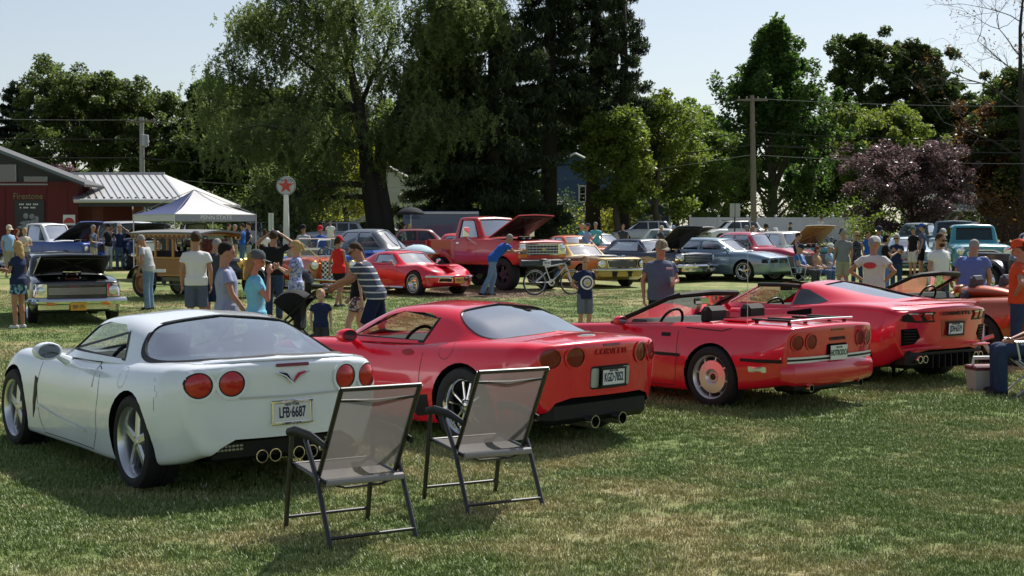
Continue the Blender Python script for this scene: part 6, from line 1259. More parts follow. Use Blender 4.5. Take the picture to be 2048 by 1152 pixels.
POSES = dict(stand={}, relaxed=dict(lk=(.05, .12, .50), la=(.06, .14, .085), rw=(.06, -.22, .89)), stride=dict(lk=(.16, .10, .51), la=(.22, .105, .085), rk=(-.02, -.10, .50), ra=(-.24, -.10, .10), lw=(-.06, .24, .90), rw=(.12, -.22, .93)),
             crossed=dict(le=(.02, .24, 1.13), re=(.02, -.24, 1.13), lw=(.24, -.08, 1.13), rw=(.22, .08, 1.17)), hips=dict(le=(-.10, .40, 1.17), re=(-.10, -.40, 1.17), lw=(.02, .19, 1.0), rw=(.02, -.19, 1.0)), hip=dict(le=(-.10, .40, 1.17), lw=(.02, .19, 1.0)),
             face=dict(le=(.10, .22, 1.13), lw=(.13, .12, 1.43), re=(.04, -.22, 1.12), rw=(.22, -.02, 1.08)), facer=dict(re=(.16, -.22, 1.16), rw=(.17, -.10, 1.47), le=(.0, .23, 1.13), lw=(.12, .18, .95)), phone=dict(le=(.12, .22, 1.15), lw=(.30, .06, 1.26), re=(.12, -.22, 1.15), rw=(.30, -.06, 1.26)),
             head=dict(le=(.10, .36, 1.52), lw=(.05, .12, 1.70), re=(.10, -.36, 1.52), rw=(.05, -.12, 1.70)), cup=dict(le=(-.02, .26, 1.13), lw=(.22, .12, 1.10), re=(-.06, -.27, 1.14), rw=(.0, -.27, .89)), back=dict(le=(-.12, .25, 1.15), re=(-.12, -.25, 1.15), lw=(-.16, .05, .98), rw=(-.16, -.05, 1.0)),
             push=dict(waist=(.05, 0, 1.07), chest=(.14, 0, 1.25), neck=(.22, 0, 1.43), head=(.30, 0, 1.565), ls=(.20, .19, 1.375), rs=(.18, -.19, 1.375), le=(.40, .22, 1.17), re=(.38, -.22, 1.15), lw=(.64, .10, 1.06), rw=(.62, -.10, 1.04), lk=(.14, .10, .50), la=(.10, .11, .085), rk=(-.06, -.10, .50), ra=(-.26, -.11, .10)),
             lean=dict(waist=(.10, 0, 1.07), chest=(.26, 0, 1.22), neck=(.38, 0, 1.36), head=(.47, 0, 1.48), ls=(.34, .19, 1.32), rs=(.34, -.19, 1.32), le=(.50, .25, 1.14), re=(.52, -.22, 1.14), lw=(.72, .20, 1.18), rw=(.76, -.16, 1.18), lk=(.08, .12, .50), la=(-.02, .14, .085), rk=(-.10, -.1, .50), ra=(-.34, -.12, .10)),
             look=dict(waist=(.03, 0, 1.07), chest=(.07, 0, 1.26), neck=(.10, 0, 1.44), head=(.18, 0, 1.57), ls=(.08, .19, 1.39), rs=(.08, -.19, 1.39), le=(.06, .26, 1.12), re=(.06, -.26, 1.12), lw=(.14, .22, .90), rw=(.14, -.22, .90)),
             sit=dict(pel=(0, 0, .50), waist=(-.05, 0, .64), chest=(-.10, 0, .83), neck=(-.10, 0, 1.02), head=(-.05, 0, 1.17), ls=(-.10, .185, .965), rs=(-.10, -.185, .965), le=(-.02, .25, .70), re=(-.02, -.25, .70), lw=(.20, .12, .64), rw=(.20, -.12, .64), lh=(0, .09, .49), rh=(0, -.09, .49), lk=(.43, .12, .50), rk=(.43, -.12, .50), la=(.42, .13, .085), ra=(.42, -.13, .085)))
def person(label, u, Y, h, face, shirt, bottom, kind='pants', pose='stand', hair='brown', hs='short', cap=None, shades=False, g=1.0, lod=1, skin=None, sleeve=.52, female=False, X=None, name='person', belly=0., z0=None, ov=None, headyaw=0, shoe=None, group=None, beard=None, longs=False):
    sk = skin or SKIN; X = ux(u, Y) if X is None else X
    t = thing(name, label, 'person', (X, Y, gz(Y) if z0 is None else z0), R(face), group)
    J = {k: np.array(v, float) for k, v in ST.items()}; J.update({k: np.array(v, float) for k, v in POSES[pose].items()})
    if ov: J.update({k: np.array(v, float) for k, v in ov.items()})
    if female:
        for k in ('ls', 'rs'): J[k] = J[k]*np.array([1, .88, 1])
    s = h/1.75; vs_, vc = ((.0095, .014), (.015, .020), (.024, .030))[lod]
    lat = J['ls']-J['rs']; lat /= np.linalg.norm(lat); A = np.array
    up = J['head']-J['neck']; up /= np.linalg.norm(up)
    # head frame
    fw = np.cross(lat, up); fw /= np.linalg.norm(fw); c_, s_ = math.cos(R(headyaw)), math.sin(R(headyaw)); hf = fw*c_+lat*s_; hl = lat*c_-fw*s_
    Rm = np.c_[hf, hl, up]; H = lambda x, y, z: J['head']+Rm@A([x, y, z])
    kid = 1.0 if h > 1.3 else (1.35 if h < 1.1 else 1.12)
    P = [ellip(H(-.012, 0, .02), A([.098, .077, .105])*kid, Rm), ellip(H(.022, 0, -.04), A([.066, .056, .075])*kid, Rm), capsule(J['neck']-up*.04, .055*g, H(-.02, 0, -.05), .054*g)]
    if lod < 2: P += [capsule(H(.082*kid, 0, .005), .012, H(.102*kid, 0, -.022), .014, 8), ellip(H(-.005, .078*kid, -.01), A([.022, .010, .032]), Rm, 8), ellip(H(-.005, -.078*kid, -.01), A([.022, .010, .032]), Rm, 8), capsule(H(.078*kid, -.02, -.052), .010, H(.078*kid, .02, -.052), .010, 8), capsule(H(.076, -.04, .032), .011, H(.076, .04, .032), .011, 8)]
    ag = .042*g**.6 if not female else .035*g**.6
    for a, (S, E, W_) in (('l', ('ls', 'le', 'lw')), ('r', ('rs', 're', 'rw'))):
        P += [capsule(J[S], ag*1.05, J[E], ag*.86), capsule(J[E], ag*.86, J[W_], ag*.58)]
        d = J[W_]-J[E]; d /= np.linalg.norm(d); sg = 1 if a == 'l' else -1
        q = np.cross(d, lat*sg); 
        if np.linalg.norm(q) < .2: q = A([1., 0, 0])
        q /= np.linalg.norm(q); nrm_ = np.cross(d, q)
        if lod < 2:
            pc = J[W_]+d*.05; P.append(ellip(pc, A([.020, .040, .052]), np.c_[nrm_, q, d], 10))
            for k, ln in enumerate((.062, .074, .070, .055)):
                b0 = J[W_]+d*.085+q*(.030-.020*k); b1 = b0+d*ln*.55+nrm_*.012*sg*-1; b2 = b1+d*ln*.35-nrm_*.026*sg; P += [capsule(b0, .0095, b1, .009, 6), capsule(b1, .009, b2, .008, 6)]
            b0 = J[W_]+d*.03+q*.036; b1 = b0+d*.035+q*.026; P += [capsule(b0, .012, b1, .0105, 6), capsule(b1, .0105, b1+d*.03, .009, 6)]
        else: P.append(ellip(J[W_]+d*.07, A([.024, .042, .085]), np.c_[nrm_, q, d], 8))
    lg = .062*g**.6
    for (a, b_, c) in (('lh', 'lk', 'la'), ('rh', 'rk', 'ra')):
        P += [capsule(J[a], lg*1.35, J[b_], lg*.85), capsule(J[b_]+A([0, 0, -.02]), lg*.84, J[b_]*.62+J[c]*.38+A([-.015, 0, 0]), lg*.86), capsule(J[b_]*.6+J[c]*.4, lg*.80, J[c], lg*.55)]
        P.append(capsule(J[c]+A([-.03, 0, -.045]), .035, J[c]+A([.13, 0, -.055]), .028))
    tp = [J['pel']+A([0, 0, -.04]), J['pel']+A([0, 0, .05]), J['waist'], (J['waist']+J['chest'])/2, J['chest'], J['chest']*.45+J['neck']*.55, J['neck']+A([0, 0, -.04])]
    bg = 1+belly
    if female: pr = [(.11, .165), (.11, .165), (.088, .125), (.10, .135), (.118, .150), (.085, .135), (.05, .06)]
    else: pr = [(.11, .155), (.115, .155), (.105, .145), (.112, .155), (.118, .172), (.09, .16), (.055, .07)]
    P.append(rings(tp, [(a*.9*g, b_*.9*g) for a, b_ in pr], lat)); 
    blob('body', P, sk, t, vs_*s, 2, s)
    # shirt
    e = .012
    bw = [1.0, 1.02, bg, bg*.98, 1.0, 1.0, 1.0]
    off = hf*0
    S = [rings([p+fw*(belly*.06 if i in (2, 3) else 0) for i, p in enumerate(tp[:-1])]+[J['neck']+A([0, 0, -.025])], [((a*k)*g+e, b_*g*(1+(k-1)*.6)+e) for (a, b_), k in zip(pr, bw)], lat)]
    S.append(rings([J['pel']+A([0, 0, -.09 if longs else -.05]), J['pel']+A([0, 0, .08])], [(.122*g+e, .168*g+e)]*2, lat))
    for (S_, E) in (('ls', 'le'), ('rs', 're')):
        if sleeve > .05:
            p1 = J[S_]+(J[E]-J[S_])*sleeve; S.append(capsule(J[S_]+(J['neck']-J[S_])*.35+A([0, 0, -.03]), .055*g**.6, J[S_]+A([0, 0, -.012]), .052*g**.6)); V, F = tube([J[S_]+(J['neck']-J[S_])*.1, J[S_]+(J[E]-J[S_])*.2, p1], [ag*1.28, ag*1.42, ag*1.50+.006], 12); S.append((V, F))
        if sleeve >= 1: S.append(tube([J[E], J[E]*.15+J['lw' if S_ == 'ls' else 'rw']*.85], [ag*1.25, ag*.95], 12))
    blob('shirt', S, shirt, t, vc*s, 3, s)
    # bottoms
    Bt = [rings([J['pel']+A([0, 0, -.10]), J['pel']+A([0, 0, -.02]), J['pel']+A([0, 0, .10])], [(.10*g, .15*g), (.125*g, .172*g), (.112*g, .152*g)], lat)]
    for (a, b_, c) in (('lh', 'lk', 'la'), ('rh', 'rk', 'ra')):
        if kind == 'shorts': e_ = J[a]+(J[b_]-J[a])*(.95 if not female else .55); Bt.append(tube([J[a]+(J[a]-J[b_])*.06, J[a]+(J[b_]-J[a])*.3, e_], [lg*1.5, lg*1.52, lg*1.42 if not female else lg*1.52], 14))
        elif kind == 'pants': Bt += [tube([J[a]+(J[a]-J[b_])*.06, J[a]+(J[b_]-J[a])*.3, J[b_]], [lg*1.5, lg*1.45, lg*1.15], 14), capsule(J[b_]+(J[a]-J[b_])*.1, lg*1.18, J[b_], lg*1.16), tube([J[b_], J[b_]*.5+J[c]*.5, J[c]+A([0, 0, -.045])], [lg*1.15, lg*1.12, lg*1.08], 14)]
    if kind == 'skirt': Bt.append(rings([J['pel']+A([0, 0, .05]), J['pel']+A([0, 0, -.15]), J['pel']+A([0, 0, -.42])], [(.12*g, .16*g), (.16*g, .20*g), (.20*g, .23*g)], lat))
    blob({'shorts': 'shorts', 'pants': 'trousers', 'skirt': 'skirt'}[kind], Bt, bottom, t, vc*s, 3, s)
    if lod < 2 or shoe:
        for c in ('la', 'ra'):
            blob('shoe', [capsule(J[c]+A([-.035, 0, -.045]), .043, J[c]+A([.12, 0, -.052]), .036), ellip(J[c]+A([.05, 0, -.072]), A([.14, .045, .016]))], shoe or SHOED, t, max(.012, vs_)*s, 2, s)
    # hair, cap, glasses
    hm = mat('hair_'+hair, HAIRS[hair], .85, spec=.2, noise=.35, nscale=45)
    if hs != 'bald':
        Hp = [ellip(H(-.025, 0, .042), A([.098, .083, .092])*kid, Rm)]
        if hs == 'long': Hp += [ellip(H(-.06, 0, -.05), A([.065, .085, .13]), Rm), ellip(H(-.075, 0, -.15), A([.045, .075, .11]), Rm)]
        if hs == 'bob': Hp += [ellip(H(-.035, 0, -.02), A([.085, .095, .10]), Rm)]
        if hs == 'tail': Hp += [capsule(H(-.12, 0, .03), .03, H(-.155, 0, -.10), .022), ellip(H(-.05, 0, .0), A([.075, .083, .085]), Rm)]
        if hs == 'short': Hp += [ellip(H(-.060, 0, .012), A([.055, .078, .066])*kid, Rm)]
        o = blob('hair', Hp, hm, t, vs_*s*1.1, 2, s)
    if cap is not None:
        V, F = lathe([(.0, .150), (.05, .145), (.085, .115), (.100, .070), (.104, .035), (.096, .035)], 18, 'z'); b = MB(); b.add((V*A([1.04, .92, 1]))*kid, F); n = 9; Aa = np.linspace(-1.1, 1.1, n)
        Vv = [(.095*math.cos(a), .088*math.sin(a), .045) for a in Aa]+[(.06+.125*math.cos(a*.75), .095*math.sin(a), .028) for a in Aa]; Vv = np.array(Vv)*kid; b.add(np.r_[Vv, Vv-A([0, 0, .006])], [(i, i+1, n+i+1, n+i) for i in range(n-1)]+[(2*n+i, 3*n+i, 3*n+i+1, 2*n+i+1) for i in range(n-1)]+[(n+i, n+i+1, 3*n+i+1, 3*n+i) for i in range(n-1)])
        V = np.concatenate(b.V)@Rm.T+J['head']; mobj('cap', V*s, b.F, cap, t)
    if lod < 2:
        if shades:
            b = MB()
            for y in (-.036, .036): V, F = rbox((0, 0, 0), (.012, .056, .038), .005); b.add((V@Rm.T+H(.094, y, .010)), F)
            for y in (-.08, .08): b.tube([H(.085, y*.85, .016), H(.0, y, .012)], .004, 5)
            V = np.concatenate(b.V)*s; mobj('sunglasses', V, b.F, BLACK, t)
        else:
            for y in (-.034, .034): V, F = ellip(H(.081*kid, y*kid, .008*kid), A([.009, .014, .008]), Rm, 8); o_ = mobj('eye', V*s, F, mat('eye_dark', (.03, .02, .018), .25), t)
        if beard: blob('beard', [ellip(H(.045, 0, -.075), A([.055, .056, .05]), Rm)], mat('hair_'+beard, HAIRS[beard], .8, noise=.3, nscale=40), t, vs_*s, 1, s)
    return t, J, s, Rm
C = cloth
navy = C('navy', (.018, .028, .075)); blackc = C('black', (.012, .012, .014)); whitec = C('white', (.66, .67, .68), noise=.05); greyc = C('grey', (.20, .21, .23)); charcoal = C('charcoal', (.05, .055, .065)); royal = C('royal', (.02, .10, .42)); khaki = C('khaki', (.32, .29, .22)); slate = C('slate', (.085, .11, .17)); lblue = C('light_blue', (.26, .42, .62)); redc = C('red', (.60, .025, .022)); aqua = C('aqua', (.16, .46, .62)); lav = C('lavender', (.22, .25, .40)); orangec = C('orange', (.55, .07, .02)); tealc = C('teal', (.08, .36, .42)); cream = C('cream', (.55, .50, .42)); tan = C('tan', (.45, .29, .17)); grn = C('dull_green', (.10, .16, .14)); lgrey = C('pale_grey', (.40, .42, .45))
navyshort = C('navy_short', (.012, .02, .06)); capred = C('cap_red', (.45, .02, .03)); capgrey = C('cap_grey', (.07, .09, .10)); capnavy = C('cap_navy', (.02, .03, .06)); capw = C('cap_white', (.70, .70, .68)); camo = printed('camo_cap', (.16, .15, .10), (.30, .27, .20), 30)
# group by the white car
stripes = striped('navy_stripe', (.055, .075, .12), (.58, .60, .64), 11.0, 2, .78)
PP = person('man in navy and white striped polo and navy shorts pushing a black stroller', 752, 21.0, 1.76, 176, stripes, navyshort, 'shorts', 'push', 'brown', shades=True, g=1.12, lod=0, skin=SKINT, belly=.12, headyaw=25)
person('woman in plaid shorts and dark top walking behind the striped polo man', 716, 22.0, 1.64, 185, blackc, printed('plaid', (.50, .46, .46), (.14, .05, .08), 26, .5, True), 'shorts', 'stride', 'brown', 'long', lod=1, female=True, skin=SKINP, sleeve=.3)
person('blond toddler boy in navy tee standing beside the stroller', 641, 20.4, 1.04, -78, navy, charcoal, 'shorts', 'relaxed', 'blond', lod=0, skin=SKINP, headyaw=8, name='child', g=1.05)
floral = printed('floral_blue', (.42, .46, .66), (.13, .17, .40), 22, .5)
person('blond ponytailed woman in blue patterned tee and denim shorts looking down', 592, 25.5, 1.70, 178, floral, DENIM, 'shorts', 'phone', 'blond', 'tail', lod=0, female=True, skin=SKIN, shades=True, g=1.08, longs=True)
person('woman in grey cap and sky blue palm-print tee raising a finger', 510, 16.8, 1.64, 8, aqua, DENIM, 'shorts', 'facer', 'sandy', 'long', cap=capgrey, lod=0, female=True, skin=SKINT, g=1.05)
tie = printed('heather_lavender', (.21, .25, .40), (.27, .31, .44), 5, .5)
person('dark-haired man in lavender grey tee beside the woman in a grey cap', 452, 17.2, 1.74, 12, tie, khaki, 'shorts', ov=dict(rw=(.24, -.30, .90), re=(.06, -.27, 1.14), lw=(.15, .24, .9)), hair='black', lod=0, skin=SKINT, g=1.08)
person('tall man in white polo and slate shorts seen from behind', 392, 25.2, 1.84, 97, whitec, slate, 'shorts', 'stand', 'brown', cap=charcoal, lod=0, skin=SKINT, g=1.08)
person('grey-haired man in charcoal tee beside the tall man in white polo', 424, 27.5, 1.77, 70, charcoal, navyshort, 'shorts', 'look', 'grey', lod=1, skin=SKINT)
person('grey-haired man in light grey tee and blue jeans holding a paper', 297, 33.5, 1.78, 172, lgrey, DENIML, 'pants', 'look', 'grey', lod=0, skin=SKINT, belly=.25, g=1.05, shades=True)
b = MB(); b.box((0, 0, 0), (.30, .02, .07), bev=.004); tag(b.build('paper_roll', WHITE, loc=(ux(318, 33.3), 33.3, .95)), 'white folded paper held by the man in light grey tee', 'paper')
person('blond woman in navy top and blue patterned shorts with arms folded', 36, 27.8, 1.67, 158, navy, printed('blue_foliage', (.02, .06, .12), (.25, .42, .52), 20, .52), 'shorts', 'crossed', 'blond', 'long', lod=0, female=True, skin=SKINT, g=1.1, shoe=SHOE, ov=None)
person('man in black tee and jeans seen from behind beside the roadster', 548, 30.5, 1.84, 85, blackc, DENIMD, 'pants', 'head', 'brown', cap=capnavy, lod=1, g=1.12, skin=SKINT)
person('woman in red tank top, black shorts and red cap walking past roadster', 677, 34.5, 1.68, 60, redc, blackc, 'shorts', 'stride', 'brown', 'tail', cap=capred, lod=1, female=True, skin=SKINT, sleeve=0., g=1.1, longs=True)
# middle
P1 = person('boy in navy tee with round white emblem and grey shorts', 1170, 25.3, 1.43, -72, navy, C('grey_blue', (.14, .16, .21)), 'shorts', 'back', 'sandy', lod=0, skin=SKIN, headyaw=-10, name='child', g=.95, longs=True, ov=dict(lk=(.02, .09, .5)))
t_ = P1[0]; s_ = P1[2]
for (nm, r0, r1, mm) in (('emblem_ring', .115, .150, WHITE), ('emblem_disc', 0, .085, mat('emblem_grey', (.55, .56, .58), .7))):
    V, F = lathe([(r0*s_, 0), (r1*s_, 0)], 26, 'x'); V[:, 2] += 1.19*s_; V[:, 0] += .142*s_-(V[:, 1]**2)*1.6; mobj(nm, V, F, mm, t_)
V = [(.151*s_, -.05*s_, 1.15*s_), (.151*s_, .05*s_, 1.15*s_), (.151*s_, 0, 1.24*s_)]; mobj('emblem_triangle', V, [(0, 1, 2)], mat('emblem_gold', (.6, .42, .08), .6), t_, smooth=False)
P2 = person('stout man in slate blue tee and camouflage cap holding a clear cup', 1322, 22.0, 1.72, -80, slate, blackc, 'shorts', 'cup', 'grey', cap=camo, lod=0, skin=SKINT, g=1.22, belly=.22, headyaw=8, longs=True)
c_ = P2[0].matrix_basis@Vector((.30*P2[2], .10*P2[2], 1.08*P2[2])); b = MB(); V, F = lathe([(.0, 0), (.030, 0), (.040, .10), (.043, .12), (.038, .12), (.030, .01)], 16, 'z'); b.add(V, F); cu = b.build('plastic_cup', mat('clear_plastic', (.62, .60, .56), .15, trans=.4), loc=c_); tag(cu, 'clear plastic cup held by the man in slate tee', 'cup')
b = MB(); V, F = rbox((.152*P2[2]*1.2, .08*P2[2], 1.33*P2[2]), (.012, .10, .03), .004); mobj('chest_print', V, F, mat('print_pale', (.45, .35, .38), .7), P2[0])
person('grey-haired man in royal blue tee and jeans leaning into the truck engine', 985, 39.4, 1.80, 18, royal, DENIML, 'pants', 'lean', 'grey', lod=0, skin=SKINT, g=1.05)
# right
P3 = person('man in white cap and pale tee with red car print, hands on hips', 1748, 25.0, 1.76, 55, C('tee_offwhite', (.58, .56, .55)), grn, 'shorts', 'hips', 'grey', cap=capw, lod=0, skin=SKINT, g=1.1, belly=.1, headyaw=-35)
V, F = ellip((-.148*P3[2], .02, 1.27*P3[2]), (.015, .12, .055)); mobj('back_print', V, F, mat('print_red', (.5, .03, .04), .7), P3[0])
person('man in grey polo and pale shorts standing with his back turned', 1686, 39.5, 1.80, 95, greyc, khaki, 'shorts', 'stand', 'grey', cap=capnavy, lod=1, skin=SKINT)
person('woman in dark patterned sleeveless top facing the field', 1713, 43.5, 1.68, -75, printed('dark_dots', (.012, .015, .03), (.12, .13, .16), 30, .55), DENIMD, 'pants', 'relaxed', 'blond', 'bob', lod=1, female=True, skin=SKINT, sleeve=0, shades=True)
person('dark-haired woman in black top and blue trousers holding a phone', 1772, 38.5, 1.66, -10, blackc, C('cornflower', (.12, .18, .42)), 'pants', 'phone', 'black', 'bob', lod=1, female=True, g=1.1)
person('white-haired woman in navy top and jeans with sunglasses', 1793, 40.0, 1.66, -120, navy, DENIMD, 'pants', 'phone', 'white', 'bob', lod=1, female=True, shades=True)
person('man in black tee and white shorts with dark green cap', 1826, 50.5, 1.76, -150, blackc, C('white_short', (.58, .57, .53)), 'shorts', 'relaxed', 'grey', cap=grn, lod=1)
person('man in slate polo and blue and white cap', 1844, 51.5, 1.84, 160, slate, blackc, 'shorts', 'relaxed', 'brown', cap=royal, lod=1)
person('bearded man in plain white tee and sunglasses', 1880, 27.5, 1.82, -60, whitec, charcoal, 'shorts', 'stand', 'brown', lod=0, shades=True, skin=SKINT, beard='brown', g=1.12)
person('broad grey-haired man in periwinkle polo seen from behind', 1944, 23.3, 1.78, 62, C('periwinkle', (.11, .16, .38)), charcoal, 'shorts', 'look', 'grey', lod=0, skin=SKINT, g=1.25, belly=.1)
person('person in orange tee and orange cap with hand on hip', 2040, 20.0, 1.74, 150, orangec, DENIMD, 'pants', 'hip', 'brown', cap=orangec, lod=0, skin=SKINT, g=1.15)
person('man in black shirt and jeans sitting in a lawn chair by the cooler', 0, 16.6, 1.80, 172, blackc, DENIMD, 'pants', 'sit', 'brown', lod=0, skin=SKINT, X=6.02, g=1.15, ov=dict(lw=(.27, .13, .60), rw=(.27, -.13, .60), le=(.04, .25, .68), re=(.04, -.25, .68)))
person('man in blue striped tee and cap seated beside the silver blue sedan', 1604, 43.0, 1.76, -35, striped('blue_band', (.03, .14, .40), (.5, .55, .6), 6, 1, .75), charcoal, 'pants', 'sit', 'grey', cap=capnavy, lod=1, g=1.2, belly=.3)
person('curly-haired woman in tan top and jeans seated beside the man in blue stripes', 1638, 43.6, 1.66, -40, tan, DENIM, 'pants', 'sit', 'red', 'bob', lod=1, female=True, g=1.12)
person('man in dark blue tank and sunglasses sitting behind the seated couple', 1600, 46.8, 1.78, -20, navy, DENIM, 'pants', 'sit', 'brown', lod=1, shades=True, sleeve=0., z0=gz(46.8)+.28)
person('person in pale cap and jeans seated behind the curly-haired woman', 1664, 45.2, 1.70, -35, lblue, DENIM, 'pants', 'sit', 'grey', cap=capw, lod=1)
# far left
for a in (('man in straw hat and light blue shirt by the red building', 18, 50, 1.80, -40, lblue, khaki, 'shorts', 'stand', 'grey', 'short', cream), ('red-haired woman in rust top by the red building', 34, 52, 1.66, 30, C('rust', (.25, .05, .03)), DENIMD, 'pants', 'stand', 'red', 'long', None), ('fair-haired woman in cream top by the red building', 50, 50.5, 1.72, -60, cream, DENIM, 'pants', 'crossed', 'blond', 'bob', None),
          ('grey-haired man in navy shirt rubbing his chin', 187, 55, 1.78, -10, slate, khaki, 'shorts', 'face', 'grey', 'short', None), ('man in black tee and black cap beside a woman with raised arms', 217, 56.5, 1.80, -30, blackc, C('pale_jean', (.42, .48, .55)), 'pants', 'hip', 'brown', 'short', blackc), ('woman in navy top shading her eyes with both hands', 240, 57, 1.72, -80, navy, DENIM, 'pants', 'head', 'blond', 'long', None),
          ('man in dark cap and navy tee behind the wooden car', 335, 44.5, 1.88, -60, charcoal, DENIMD, 'pants', 'stand', 'brown', 'short', charcoal), ('man in dull green shirt in the talking group', 458, 60, 1.78, -20, grn, khaki, 'pants', 'stand', 'brown', 'short', None), ('man in dark grey shirt in the talking group', 470, 61, 1.74, 20, charcoal, khaki, 'shorts', 'crossed', 'grey', 'short', None), ('man in bright blue shirt in the talking group', 485, 59, 1.80, 170, royal, DENIM, 'pants', 'crossed', 'brown', 'short', None), ('man in navy tee and pale trousers in the talking group', 498, 57.5, 1.86, 190, navy, C('pale_grey_trouser', (.32, .33, .34)), 'pants', 'hip', 'brown', 'short', None),
          ('brown-haired woman in white top near the round sign', 529, 52, 1.66, 120, whitec, DENIM, 'pants', 'stand', 'brown', 'long', None), ('man in black hat and grey shirt behind the blue convertible', 607, 47.5, 1.84, -110, lgrey, DENIM, 'pants', 'stand', 'brown', 'short', blackc), ('man in red cap and blue tee behind the blue convertible', 641, 48.5, 1.80, -100, royal, DENIM, 'pants', 'stand', 'grey', 'short', capred), ('man in white shirt beside the parked silver sport utility', 661, 78, 1.84, -90, whitec, khaki, 'pants', 'stand', 'black', 'short', None),
          ('bald man in teal shirt talking behind the gold coupe', 1164, 60, 1.80, -30, tealc, DENIM, 'pants', 'stand', 'grey', 'bald', None), ('man in pale blue shirt and cap beside the orange coupe', 1174, 58, 1.80, 20, lblue, DENIM, 'pants', 'phone', 'grey', 'short', charcoal), ('man in turquoise tee seen from behind by the orange coupe', 1191, 61, 1.84, 95, C('turq', (.10, .42, .48)), DENIM, 'pants', 'stand', 'grey', 'short', None), ('dark-clothed man behind the navy coupe roof', 1246, 66, 1.72, -90, charcoal, DENIM, 'pants', 'stand', 'brown', 'short', None),
          ('person in straw hat behind the raised navy bonnet', 1322, 64, 1.66, -40, charcoal, DENIM, 'pants', 'stand', 'brown', 'short', cream), ('person in pale blue cap and shirt behind the raised navy bonnet', 1346, 66, 1.64, -60, lblue, DENIM, 'pants', 'stand', 'grey', 'short', lblue), ('woman in grey cap below the tall utility pole', 1493, 60, 1.70, -120, greyc, DENIM, 'pants', 'stand', 'brown', 'long', greyc), ('woman shading her face below the tall utility pole', 1505, 61, 1.66, -60, navy, DENIM, 'pants', 'head', 'sandy', 'long', None), ('child in red tee below the tall utility pole', 1516, 61, 1.50, -90, redc, DENIM, 'pants', 'stand', 'brown', 'short', None),
          ('man in black shirt and cap behind the raspberry coupe', 1531, 58, 1.78, 60, blackc, DENIM, 'pants', 'stand', 'brown', 'short', blackc), ('grey-haired man in pale cap by the raspberry coupe', 1549, 55, 1.66, -20, lgrey, DENIM, 'pants', 'stand', 'grey', 'short', capw), ('man in white shirt pushing a pale stroller along the white fence', 1634, 100, 2.02, 20, whitec, charcoal, 'pants', 'push', 'brown', 'short', None), ('rider in dark helmet by the white fence', 1580, 92, 1.62, 10, charcoal, charcoal, 'pants', 'stand', 'black', 'short', charcoal),
          ('woman in dark blue tee near the pale blue coupe', 1735, 50, 1.60, -60, royal, DENIM, 'pants', 'stand', 'brown', 'short', None), ('man in navy cap behind the man in white cap', 1757, 46, 1.80, -80, C('faded_blue', (.10, .18, .32)), DENIM, 'pants', 'stand', 'grey', 'short', capnavy), ('man in pale shirt and white cap behind the bearded man', 1876, 46, 1.78, 30, C('shirt_pale', (.48, .52, .58)), DENIM, 'pants', 'look', 'grey', 'short', capw), ('person in dark top under the black umbrella', 820, 70, 1.70, -40, charcoal, DENIM, 'pants', 'stand', 'blond', 'long', None), ('woman in white top under the black umbrella', 808, 71, 1.68, 0, whitec, DENIM, 'pants', 'stand', 'brown', 'long', None)):
    person(a[0], a[1], a[2], a[3], a[4], a[5], a[6], a[7], a[8], a[9], a[10], cap=a[11], lod=2, skin=SKINT if hash(a[1]) % 2 else SKIN, female='woman' in a[0])
flush()
# ------------------------------------------------------------------ chairs, cooler, stroller, bicycle and other small things
FRAME = mat('powder_black', (.014, .014, .016), .35, coat=.3)
def sling_mat():
    m = bpy.data.materials.new('sling_mesh'); m.use_nodes = True; nt = m.node_tree; b = nt.nodes['Principled BSDF']; b.inputs['Base Color'].default_value = (.165, .155, .152, 1); b.inputs['Roughness'].default_value = .8
    tc = nt.nodes.new('ShaderNodeTexCoord'); w_ = nt.nodes.new('ShaderNodeTexNoise'); w_.inputs['Scale'].default_value = 260; nt.links.new(tc.outputs['Object'], w_.inputs['Vector'])
    tr = nt.nodes.new('ShaderNodeBsdfTransparent'); tl = nt.nodes.new('ShaderNodeBsdfTranslucent'); tl.inputs[0].default_value = (.17, .155, .15, 1); mx = nt.nodes.new('ShaderNodeMixShader'); mx.inputs[0].default_value = .35; nt.links.new(b.outputs[0], mx.inputs[1]); nt.links.new(tl.outputs[0], mx.inputs[2])
    m2 = nt.nodes.new('ShaderNodeMixShader'); m2.inputs[0].default_value = .17; nt.links.new(mx.outputs[0], m2.inputs[1]); nt.links.new(tr.outputs[0], m2.inputs[2]); nt.links.new(m2.outputs[0], nt.nodes['Material Output'].inputs[0]); return m
SLING = sling_mat()
